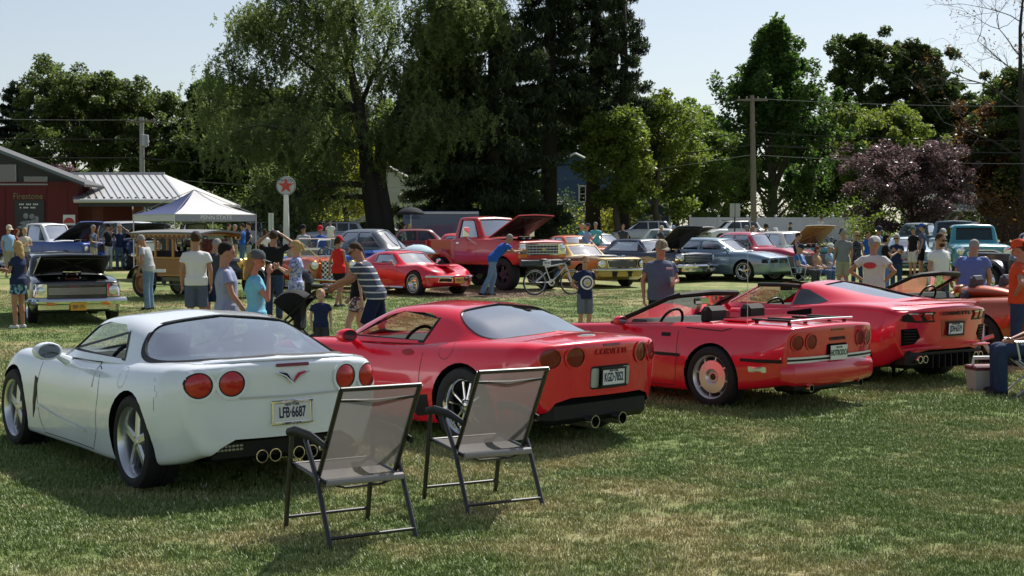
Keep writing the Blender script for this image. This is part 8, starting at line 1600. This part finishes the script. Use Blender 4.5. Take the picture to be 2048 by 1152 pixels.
house('white_house', 'white clapboard house half hidden behind the willow trunk', ux(780, 132), 132, 8, 8, 4.2, 0, WHS, GREYR, [(-1.5, 1.6, 1.0, 1.3), (1.5, 1.6, 1.0, 1.3)]); house('tan_house', 'tan house with pale trim beneath the dark spruces', ux(1065, 134), 134, 6, 8, 3.4, 0, mat('tan_siding', (.30, .25, .18), .7), GREYR, [(-1.2, 1.5, 1.2, 1.2), (1.2, 1.5, 1.2, 1.2)])
t = house('navy_house', 'dark navy house with pale gable trim and white porch', ux(1955, 125), 125, 8.5, 9, 3.4, 0, mat('navy_siding', (.018, .025, .05), .7), GREYR, [(-1.6, 3.3, .7, .8), (-.2, 3.3, .9, 1.2)], 3.2); 
for x in (-4.6, -2.6, -.6): b = MB(); b.box((x, -2.2, 1.15), (.14, .14, 2.3)); b.build('porch_post', WHITE, t, smooth=False)
b = MB(); V, F = prism([(-2.4, 2.3), (-2.4, 2.42), (0, 3.0), (0, 2.85)], 'x', -5.2, -.2); b.add(V, F); b.build('porch_roof', mat('porch_pale', (.40, .40, .38), .7), t, smooth=False)
house('small_station_house', 'small grey house seen under the metal canopy', ux(180, 128), 128, 5, 6, 2.8, 0, mat('olive_siding', (.14, .16, .14), .7), GREYR, [(.4, 1.5, .9, 1.1)], 1.6)
t = thing('patio_gazebo', 'small white-topped patio canopy beyond the fence', 'canopy', (ux(1392, 122), 122, gz(122))); V, F = lathe([(2.1, 2.3), (1.9, 2.42), (.0, 3.0)], 4, 'z'); mobj('canopy_roof', V, F, WHITE, t, smooth=False)
for x in (-1.3, 1.3):
    for y in (-1.3, 1.3): b = MB(); b.tube([(x, y, 0), (x, y, 2.3)], .05, 6); b.build('post', DARKT, t)
# road beyond the field
V = []
for x in np.linspace(-160, 160, 33): V += [(x, 106.2, gz(106.2)+.02), (x, 110.6, gz(110.6)+.02)]
o = mobj('road', V, [(2*k, 2*k+2, 2*k+3, 2*k+1) for k in range(32)], mat('asphalt', (.05, .05, .052), .9, noise=.2, nscale=.5), sharp=None); tag(o, kind='structure')
# ------------------------------------------------------------------ trees
def quick(name, V, F, m, parent):
    V = np.ascontiguousarray(V, np.float32); F = np.ascontiguousarray(F, np.int32); k = F.shape[1]; me = bpy.data.meshes.new(name)
    me.vertices.add(len(V)); me.vertices.foreach_set('co', V.ravel()); me.loops.add(F.size); me.loops.foreach_set('vertex_index', F.ravel()); me.polygons.add(len(F)); me.polygons.foreach_set('loop_start', np.arange(0, F.size, k, dtype=np.int32)); me.materials.append(m); me.update(calc_edges=True)
    return link(bpy.data.objects.new(name, me), parent)
def leafmat(name, a, b, tr=.45, rough=.5):
    m = bpy.data.materials.new(name); m.use_nodes = True; nt = m.node_tree; p = nt.nodes['Principled BSDF']; p.inputs['Roughness'].default_value = rough; p.inputs['Specular IOR Level'].default_value = .35
    tc = nt.nodes.new('ShaderNodeTexCoord'); n = nt.nodes.new('ShaderNodeTexNoise'); n.inputs['Scale'].default_value = .45; n.inputs['Detail'].default_value = 8; n.inputs['Roughness'].default_value = .75; nt.links.new(tc.outputs['Object'], n.inputs['Vector'])
    r = nt.nodes.new('ShaderNodeValToRGB'); r.color_ramp.elements[0].position = .35; r.color_ramp.elements[1].position = .66; r.color_ramp.elements[0].color = (*a, 1); r.color_ramp.elements[1].color = (*b, 1); nt.links.new(n.outputs[0], r.inputs[0]); nt.links.new(r.outputs[0], p.inputs['Base Color'])
    t = nt.nodes.new('ShaderNodeBsdfTranslucent'); hs = nt.nodes.new('ShaderNodeHueSaturation'); hs.inputs['Value'].default_value = 1.9; hs.inputs['Saturation'].default_value = 1.1; nt.links.new(r.outputs[0], hs.inputs['Color']); nt.links.new(hs.outputs[0], t.inputs[0])
    mx = nt.nodes.new('ShaderNodeMixShader'); mx.inputs[0].default_value = tr; nt.links.new(p.outputs[0], mx.inputs[1]); nt.links.new(t.outputs[0], mx.inputs[2]); nt.links.new(mx.outputs[0], nt.nodes['Material Output'].inputs[0]); return m
BARK = mat('bark', (.085, .068, .052), .95, noise=.4, nscale=6, bump=.8, bscale=14); BARKD = mat('bark_dark', (.035, .03, .026), .95, noise=.4, nscale=6)
def leaves(C_, size, asp, r, up=.3, hang=0., tri=False):
    n = len(C_); N = r.normal(size=(n, 3)); N[:, 2] += up*np.sign(N[:, 2]); N /= np.linalg.norm(N, axis=1)[:, None]
    T = r.normal(size=(n, 3)); T[:, 2] -= hang*2.5; T -= N*(T*N).sum(1)[:, None]; T /= np.linalg.norm(T, axis=1)[:, None]; B = np.cross(N, T); s = size*r.uniform(.6, 1.35, n)[:, None]
    if tri: return np.stack([C_-T*s+B*s*asp, C_+T*s, C_-T*s*.8-B*s*asp], 1).reshape(-1, 3), np.arange(3*n).reshape(n, 3)
    V = np.stack([C_-T*s, C_+B*s*asp-T*s*.1, C_+T*s, C_-B*s*asp-T*s*.1], 1).reshape(-1, 3); return V, np.arange(4*n).reshape(n, 4)
def limb_path(p0, d, L, r, k=6, droop=0., wig=.12):
    P = [np.array(p0, float)]; d = np.array(d, float)/np.linalg.norm(d)
    for i in range(k): d = d+r.normal(size=3)*wig+np.array([0, 0, -droop/k]); d /= np.linalg.norm(d); P.append(P[-1]+d*L/k)
    return np.array(P)
def tree(name, label, u, Y, H, W, leaf, kind='broad', seed=1, lo=.25, n=26, per=620, size=.16, asp=.55, group=None, bark=None, clump=.95, tr=.0, X=None, lean=0., prof=None, limb_up=(15, 55), hang=0., trunk=None, flat=.75):
    r = np.random.default_rng(seed); X = ux(u, Y) if X is None else X; t = thing(name, label, 'tree', (X, Y, gz(Y)), 0, group); bk = bark or BARK; tw = MB(); rt = trunk or H*.022+.08
    tp = np.array([(lean*f*H*f+r.normal()*.12*(f > .1), r.normal()*.12*(f > .1), H*f*.93) for f in np.linspace(0, 1, 9)]); tp[0, 2] = -.3; tw.tube(tp, rt*(1-np.linspace(0, 1, 9)*.88)*np.r_[1.35, np.ones(8)], 9); Cs = []
    prof = prof or (lambda f: math.sin(math.pi*min(1, max(0, (f*.92+.08))))**.65)
    for i in range(n):
        f = lo+(1-lo)*((i+r.uniform())/n)**.9; p0 = np.array([np.interp(f, np.linspace(0, 1, 9), tp[:, k]) for k in range(3)]); fr = (f-lo)/(1-lo); L = W/2*prof(fr)*r.uniform(.75, 1.12); az = i*2.4+r.uniform(-.5, .5); el = R(r.uniform(*limb_up)+fr*25)
        P = limb_path(p0*np.array([1, 1, .96]), (math.cos(az)*math.cos(el), math.sin(az)*math.cos(el), math.sin(el)), L, r, 6, hang*.8); tw.tube(P, np.linspace(max(.03, rt*.32*(1-f*.6)), .015, 7), 5)
        for q in range(5):
            j = 2+q % 5; pb = P[min(6, j)]; a2 = az+r.uniform(-1.3, 1.3); L2 = L*r.uniform(.22, .45)+.3; P2 = limb_path(pb, (math.cos(a2), math.sin(a2), r.uniform(-.1, .7)), L2, r, 3, hang); tw.tube(P2, [.025, .018, .012, .008], 4); Cs.append((P2[-1], clump*r.uniform(.5, 1.05))); 
        Cs.append((P[-1], clump)); Cs.append((P[4], clump*.8))
    Cs.append((tp[-1], clump)); tw.build('trunk', bk, t, sharp=None); pts = []
    for c, rc in Cs:
        k = int(per*rc/clump*r.uniform(.25, 1.25)*.46); d = r.normal(size=(k, 3)); d /= np.linalg.norm(d, axis=1)[:, None]; pts.append(c+d*(rc*r.uniform(0.15, 1, k)**.6)[:, None]*np.array([1, 1, flat]))
    V, F = leaves(np.concatenate(pts), size, asp, r, hang=hang); quick('crown', V, F, leaf, t); return t
def conifer(name, label, u, Y, H, W, leaf, seed=1, lo=.12, n=90, droop=.35, size=.20, group=None, gap=0., per=60):
    r = np.random.default_rng(seed); t = thing(name, label, 'tree', (ux(u, Y), Y, gz(Y)), 0, group); tw = MB(); tw.tube([(0, 0, -.3), (.1, 0, H*.5), (0, 0, H)], [H*.021+.08, H*.013+.05, .03], 9); pts = []
    for i in range(n):
        f = lo+(1-lo)*(i+r.uniform())/n; L = W/2*(1-f)**.75*r.uniform(.6, 1.1)+.4
        if r.uniform() < gap: continue
        az = i*2.4+r.uniform(-.4, .4); P = limb_path((0, 0, H*f), (math.cos(az), math.sin(az), .25-.5*(1-f)), L, r, 6, droop*.6, .06); P[-1][2] += .1*L; tw.tube(P, np.linspace(.06, .012, 7), 4)
        k = int(per*L/2.2); s = r.uniform(.12, 1, k)**.7; q = np.array([[np.interp(v, np.linspace(0, 1, 7), P[:, c]) for c in range(3)] for v in s]); side = np.array([-math.sin(az), math.cos(az), 0]); q += side*(r.normal(size=k)*.28*L*(1-s*.5)*.5)[:, None]
        for m_ in range(4): pts.append(q+np.c_[r.normal(size=(k, 2))*.14, -r.uniform(0, droop*1.8, k)])
    tw.build('trunk', BARKD, t, sharp=None); V, F = leaves(np.concatenate(pts), size*1.05, .20, r, up=0, hang=.8, tri=True); quick('crown', V, F, leaf, t)
def willow(label, u, Y, seed=3):
    r = np.random.default_rng(seed); t = thing('willow_tree', label, 'tree', (ux(u, Y), Y, gz(Y)), 0); tw = MB(); S = []
    a = np.array([(.35, 0, -.3), (.1, 0, 1.5), (-.3, 0, 4), (-.55, .1, 6.5), (-.9, .2, 9), (-1.6, .3, 12), (-2.2, .2, 16)]); b = np.array([(.9, .2, -.3), (.75, .2, 2), (.35, .2, 4.5), (.5, .2, 7), (1.8, 0, 9.3), (3.4, -.2, 12), (4.4, 0, 16)])
    tw.tube(a, [.78, .62, .55, .48, .36, .25, .1], 10); tw.tube(b, [.70, .52, .46, .40, .30, .22, .1], 10)
    LB = [(q_, d_, l_*1.28) for q_, d_, l_ in [(a[2], (-1, -.2, .05), 7.5), (a[3], (-1, -.4, .45), 7), (a[3], (-.6, .6, .9), 6), (a[4], (-1, -.1, .6), 6.5), (a[5], (-.9, -.5, .8), 5), (a[5], (.2, -.7, .9), 5), (b[3], (.7, -.7, .5), 5), (b[4], (1, .2, .6), 5), (b[5], (.8, -.3, .9), 4.5), (a[6], (-.6, 0, 1), 3.5), (b[6], (.5, .1, 1), 3.5), (a[4], (.3, .6, 1), 6), (a[2], (-1, .7, .2), 6), (a[3], (-.9, -.9, .2), 6.5), (a[5], (-1, .5, .9), 6), (b[5], (.1, -.9, 1), 5), (b[3], (1, -.2, .3), 5.5), (a[2], (-1, -.6, .3), 8), (a[3], (-1, .2, .3), 9), (a[4], (-1, -.6, .4), 8), (a[1]*.3+a[2]*.7, (-1, -.1, .25), 9)]]
    for p, d, L in LB:
        P = limb_path(p, d, L, r, 8, .3, .14); tw.tube(P, np.linspace(.22, .03, 9), 6)
        for q in range(11):
            pb = P[r.integers(3, 9)]; P2 = limb_path(pb, (r.normal(), r.normal(), r.uniform(.0, 1.0)), r.uniform(1.2, 3.2), r, 4, .5, .2); tw.tube(P2, np.linspace(.05, .012, 5), 4); S += [P2[2], P2[3], P2[4]]
    tw.build('trunk', BARKD, t, sharp=None); pts = []
    for c in S:
        for q in range(7):
            L = r.uniform(.3, 2.1); k = int(L*24)+4; z = np.linspace(0, L, k); o = c+np.array([*r.normal(size=2)*.75, r.normal()*.5]); pts.append(o+np.c_[np.cumsum(r.normal(size=k))*.07, np.cumsum(r.normal(size=k))*.07, -z+r.normal(size=k)*.08])
    V, F = leaves(np.concatenate(pts), .15, .30, r, up=0, hang=.3, tri=True); quick('crown', V, F, LM['willow'], t)
LM = dict(dark=leafmat('leaf_dark', (.030, .052, .016), (.080, .115, .030), .40), mid=leafmat('leaf_mid', (.050, .085, .018), (.13, .18, .04), .5), light=leafmat('leaf_light', (.062, .098, .020), (.155, .19, .042), .5), olive=leafmat('leaf_olive', (.042, .066, .020), (.10, .132, .038), .45), willow=leafmat('leaf_willow', (.060, .088, .030), (.16, .20, .075), .5), needle=leafmat('leaf_needle', (.018, .030, .014), (.05, .072, .030), .3), plum=leafmat('leaf_plum', (.055, .034, .038), (.17, .12, .125), .4, .3), maple=leafmat('leaf_maple', (.032, .070, .018), (.085, .14, .034), .45), gold=leafmat('leaf_gold', (.14, .16, .025), (.26, .25, .05), .55), russet=leafmat('leaf_russet', (.05, .035, .014), (.14, .07, .028), .45))
willow('huge old willow with two leaning trunks and trailing foliage', 748, 97)
for k, (u, Y, H, W, l) in enumerate(((905, 101, 24, 9.5, 'dark spruce right of the willow above the navy trailer'), (985, 99, 26, 12, 'dark spruce with heavy drooping boughs above the red pickup'), (1097, 103, 28, 11, 'tallest dark spruce with thick bare lower trunk'), (1185, 107, 25, 9, 'dark spruce behind the light green young trees'), (1245, 104, 22, 7.5, 'slim dark spruce with ivy on its trunk'))): conifer('spruce_tree', l, u, Y, H, W, LM['needle'], 30+k, lo=(.05, .06, .33, .36, .33)[k], n=(120, 130, 110, 90, 60)[k], group='dark spruces across the road', per=84, size=.25, gap=.10)
tree('young_maple', 'light green young tree right of the blue house', 1236, 100, 9.5, 5.5, LM['light'], seed=41, lo=.22, n=20, per=380, size=.14, group='young trees by the road'); tree('young_maple', 'light green leafy tree left of the tall leaning pole', 1315, 106, 10.5, 7.5, LM['light'], seed=42, lo=.14, n=22, per=420, size=.15, group='young trees by the road'); tree('young_maple', 'slender green tree beside the white vinyl fence start', 1385, 116, 8.5, 7.5, LM['mid'], seed=43, lo=.18, n=20, per=400, size=.16, group='young trees by the road'); tree('young_maple', 'thin yellowish tree beside the old willow trunk', 690, 104, 8, 5.5, LM['gold'], seed=44, lo=.22, n=14, per=280, size=.13, group='young trees by the road')
tree('young_maple', 'leafy sapling against the tan house', 1062, 112, 5.0, 3.4, LM['mid'], seed=45, lo=.1, n=14, per=330, size=.13, group='young trees by the road', clump=.6)
mp = lambda f: (1-f)**.95*1.05+.05
tree('tall_maple', 'tall conical green maple with spiky upright shoots behind the leaning pole', 1545, 124, 19.6, 15.0, LM['maple'], seed=51, lo=.05, n=64, per=430, size=.19, prof=mp, limb_up=(38, 55), clump=.75, flat=1.5)
for k, (u, H, W, l) in enumerate(((1712, 20.5, 9, 'tall dark oak with open upright crown'), (1822, 20, 8.5, 'dark oak with narrow ragged top beside the plum tree'), (1885, 15, 9, 'dark round-shouldered oak above the plum tree'))): tree('oak_tree', l, u, 146, H, W, LM['dark'], seed=60+k, lo=.25, n=34, per=330, size=.21, limb_up=(25, 60), group='oaks beyond the fence', clump=.8, prof=lambda f: .35+.75*math.sin(math.pi*min(1, f*.8+.2))**.8)
tree('dome_maple', 'yellow-green dome-shaped maple behind the plum tree', 1755, 132, 10.6, 11.5, LM['light'], seed=70, lo=.2, n=40, per=450, size=.16, flat=.9, clump=.8)
tree('plum_tree', 'purple-leaved plum tree with wide round crown', 1822, 104, 5.7, 9.2, LM['plum'], seed=71, lo=.14, n=44, per=420, size=.11, bark=BARKD, limb_up=(5, 50), clump=.7); tree('plum_tree', 'small purple-leaved plum behind the red station roof', 108, 106, 5.4, 4.2, LM['plum'], seed=72, lo=.2, n=18, per=420, size=.12, bark=BARKD, clump=.7)
lp = lambda f: .45+.62*math.sin(math.pi*min(1, f*.75+.18))
tree('locust_tree', 'broad flat-topped locust behind the red station', 150, 117, 11.6, 10.0, LM['olive'], seed=80, lo=.45, n=34, per=330, size=.16, prof=lp, group='locust trees behind the station', bark=BARKD, flat=.6); tree('locust_tree', 'slender locust with several trunks right of the transformer pole', 285, 119, 10.9, 9.0, LM['olive'], seed=81, lo=.45, n=30, per=310, size=.16, prof=lp, group='locust trees behind the station', bark=BARKD, flat=.6); tree('locust_tree', 'dark locust crown between its broad and slender neighbours', 222, 126, 11.6, 9.0, LM['dark'], seed=82, lo=.42, n=30, per=330, size=.17, prof=lp, group='locust trees behind the station', bark=BARKD, flat=.7)
conifer('pine_tree', 'dark layered pine left of the locust trees', 38, 124, 13.2, 9.5, leafmat('leaf_pine', (.010, .022, .012), (.030, .050, .024), .2), 90, lo=.3, n=60, droop=.12, size=.26, per=110); conifer('pine_tree', 'dark pine behind the station roof edge', -40, 120, 11, 9, LM['needle'], 91, lo=.25, n=55, droop=.15, size=.26, per=100)
tree('broadleaf_tree', 'bright green maple with jagged top left of the willow', 425, 122, 13.6, 7.5, LM['maple'], seed=92, lo=.12, n=38, per=480, size=.19, limb_up=(30, 60), prof=lambda f: (1-f)**.55+.1); tree('broadleaf_tree', 'dense green tree behind the round station sign', 520, 124, 12.5, 10, LM['mid'], seed=93, lo=.10, n=40, per=480, size=.19)
tree('broadleaf_tree', 'dark russet-tinged tree behind the turquoise pickup', 2010, 112, 9.5, 8.5, LM['russet'], seed=94, lo=.15, n=28, per=460, size=.17); tree('broadleaf_tree', 'tall dark tree at the edge beyond the navy house', 2085, 108, 13.5, 10, LM['dark'], seed=95, lo=.12, n=34, per=480, size=.19)
# bare-branched tree
def bare(label, u, Y, H, seed):
    r = np.random.default_rng(seed); t = thing('bare_tree', label, 'tree', (ux(u, Y), Y, gz(Y)), 0); tw = MB(); tp = np.array([(0, 0, -.3), (-.1, 0, H*.3), (-.4, 0, H*.55), (-.5, 0, H*.8), (-.2, 0, H)]); tw.tube(tp, [.3, .24, .18, .12, .04], 8); lf = []
    def grow_(p, d, L, rad, dep):
        P = limb_path(p, d, L, r, 5, -.15, .14); tw.tube(P, np.linspace(rad, rad*.35, 6), 5 if dep < 2 else 4)
        if dep < 3:
            for q in range(4 if dep < 2 else 3): k = r.integers(2, 6); dd = (P[-1]-P[0]); dd = dd/np.linalg.norm(dd)+r.normal(size=3)*.55; grow_(P[k], dd+np.array([0, 0, .25]), L*r.uniform(.45, .65), rad*.5, dep+1)
        elif r.uniform() < .4: lf.append(P[-1])
    for i in range(11): f = .25+.7*i/11; grow_(np.array([np.interp(f, [0, .3, .55, .8, 1], tp[:, c]) for c in range(3)]), (math.cos(i*2.4)*.9-.25, math.sin(i*2.4)*.9, .75), H*.34*(1.15-f*.6), .11*(1.2-f), 0)
    tw.build('trunk', BARKD, t, sharp=None); V, F = leaves(np.concatenate([p+r.normal(size=(5, 3))*.2 for p in lf]), .10, .5, r); quick('crown', V, F, LM['russet'], t)
bare('mostly bare tree with fine upward branches at the edge of the road', 2048, 103, 19, 5)
# continuous belt of trees and undergrowth behind: copies of four sources
src = []
for k, (lf, H, W) in enumerate((('mid', 11, 10), ('olive', 12, 10), ('dark', 10.5, 10), ('light', 8.5, 9))): src.append((lf, H, W))
KN = {'mid': 'mid green', 'olive': 'olive green', 'dark': 'dark green', 'light': 'light green'}; first = {}
for i, (u, Y, k, s, w_) in enumerate(((-60, 150, 2, .8, 'far beyond the station roof'), (70, 152, 1, .7, 'beyond the station roof peak'), (180, 150, 0, .6, 'seen above the metal canopy'), (300, 148, 3, .8, 'right of the grey utility pole'), (370, 150, 0, .85, 'beyond the tent peak'), (455, 146, 1, 1.1, 'beyond the tent corner'), (560, 150, 2, 1.2, 'far behind the round sign'), (640, 152, 0, 1.25, 'far behind the blue convertible'), (720, 148, 3, 1.0, 'just left of the willow trunk'), (810, 150, 0, 1.15, 'just right of the willow trunk'), (880, 146, 2, 1.3, 'behind the navy trailer'), (960, 150, 3, 1.1, 'behind the red pickup cab'), (1040, 152, 2, 1.3, 'left of the blue house'), (1190, 150, 0, 1.2, 'over the blue house roof'), (1270, 148, 3, 1.2, 'over the blue shed'), (1350, 150, 0, 1.15, 'beyond the patio canopy'), (1430, 148, 3, 1.05, 'behind the fence start'), (1640, 150, 0, 1.1, 'right of the conical maple'), (1720, 156, 2, 1.1, 'under the oaks'), (1900, 158, 2, 1.2, 'left of the navy house'), (1985, 150, 1, 1.15, 'over the navy house roof'), (2110, 146, 2, 1.3, 'beyond the last dark tree'))):
    lf, H, W = src[k]; lab = KN[lf]+' background tree '+w_; grp = 'background trees beyond the road'
    if k not in first: first[k] = tree('background_tree', lab, u, Y, H, W, LM[lf], seed=100+k, lo=.05, n=30, per=380, size=.24, group=grp, clump=1.15); o = first[k]
    else: o = copy_tree(first[k]); o.location = (ux(u, Y), Y, gz(Y)); o['label'] = lab
    o.scale = (s, s, s); o.rotation_euler = (0, 0, i*1.3)
def bush(label, u, Y, H, W, leaf, seed, per=500):
    r = np.random.default_rng(seed); t = thing('shrub', label, 'shrub', (ux(u, Y), Y, gz(Y)), 0, 'shrubs along the road'); tw = MB(); pts = []
    for q in range(14): P = limb_path((r.normal()*W*.12, r.normal()*W*.12, -.05), (r.normal()*.5, r.normal()*.5, 1), H*r.uniform(.5, .95), r, 4, 0, .15); P[:, :2] *= W/H*.6+.4; tw.tube(P, np.linspace(.03, .008, 5), 4); d = r.normal(size=(per//7, 3)); pts += [P[-1]+d*.24*H*.6, P[3]+r.normal(size=(per//9, 3))*.2*H, P[2]+r.normal(size=(per//10, 3))*.2*H]
    tw.build('stem', BARK, t, sharp=None); C_ = np.concatenate(pts); C_ = C_[C_[:, 2] > 0]; V, F = leaves(C_, .11, .5, r); quick('foliage', V, F, leaf, t)
for k, (u, Y, H, W, lf, l) in enumerate(((222, 98, 3.2, 4.2, 'russet', 'round reddish shrub under the metal canopy'), (300, 100, 2.6, 4, 'dark', 'low dark shrub right of the canopy column'), (460, 110, 4.0, 6, 'olive', 'tall olive shrub behind the talking group'), (540, 112, 4.2, 6, 'mid', 'green shrub behind the white sign panels'), (640, 114, 3.6, 6, 'gold', 'yellowish shrub behind the parked silver sport utility'), (850, 112, 4.0, 7, 'light', 'light shrub behind the navy trailer'), (945, 114, 4.2, 7, 'light', 'light green shrub behind the red pickup'), (1020, 112, 3.6, 6, 'mid', 'green shrub under the spruce boughs'), (1136, 118, 3.8, 2.6, 'dark', 'clipped dark shrub at the blue house corner'), (1235, 108, 3.0, 5, 'gold', 'yellowish tall grass shrub behind the navy coupe'), (1420, 120, 4.0, 6, 'mid', 'green shrub above the fence start'), (1560, 118, 4.4, 8, 'dark', 'dark shrub above the white fence'), (1680, 118, 4.0, 7, 'mid', 'green shrub above the white fence end'), (1745, 108, 2.6, 4, 'light', 'light shrub at the end of the white fence'), (1860, 116, 3.4, 6, 'dark', 'dark shrub below the plum tree'), (2030, 100, 4.6, 6, 'russet', 'dark russet shrub beyond the turquoise pickup'), (20, 112, 3.6, 7, 'dark', 'dark shrub behind the station'))): bush(l, u, Y, H, W, LM[lf], 200+k)
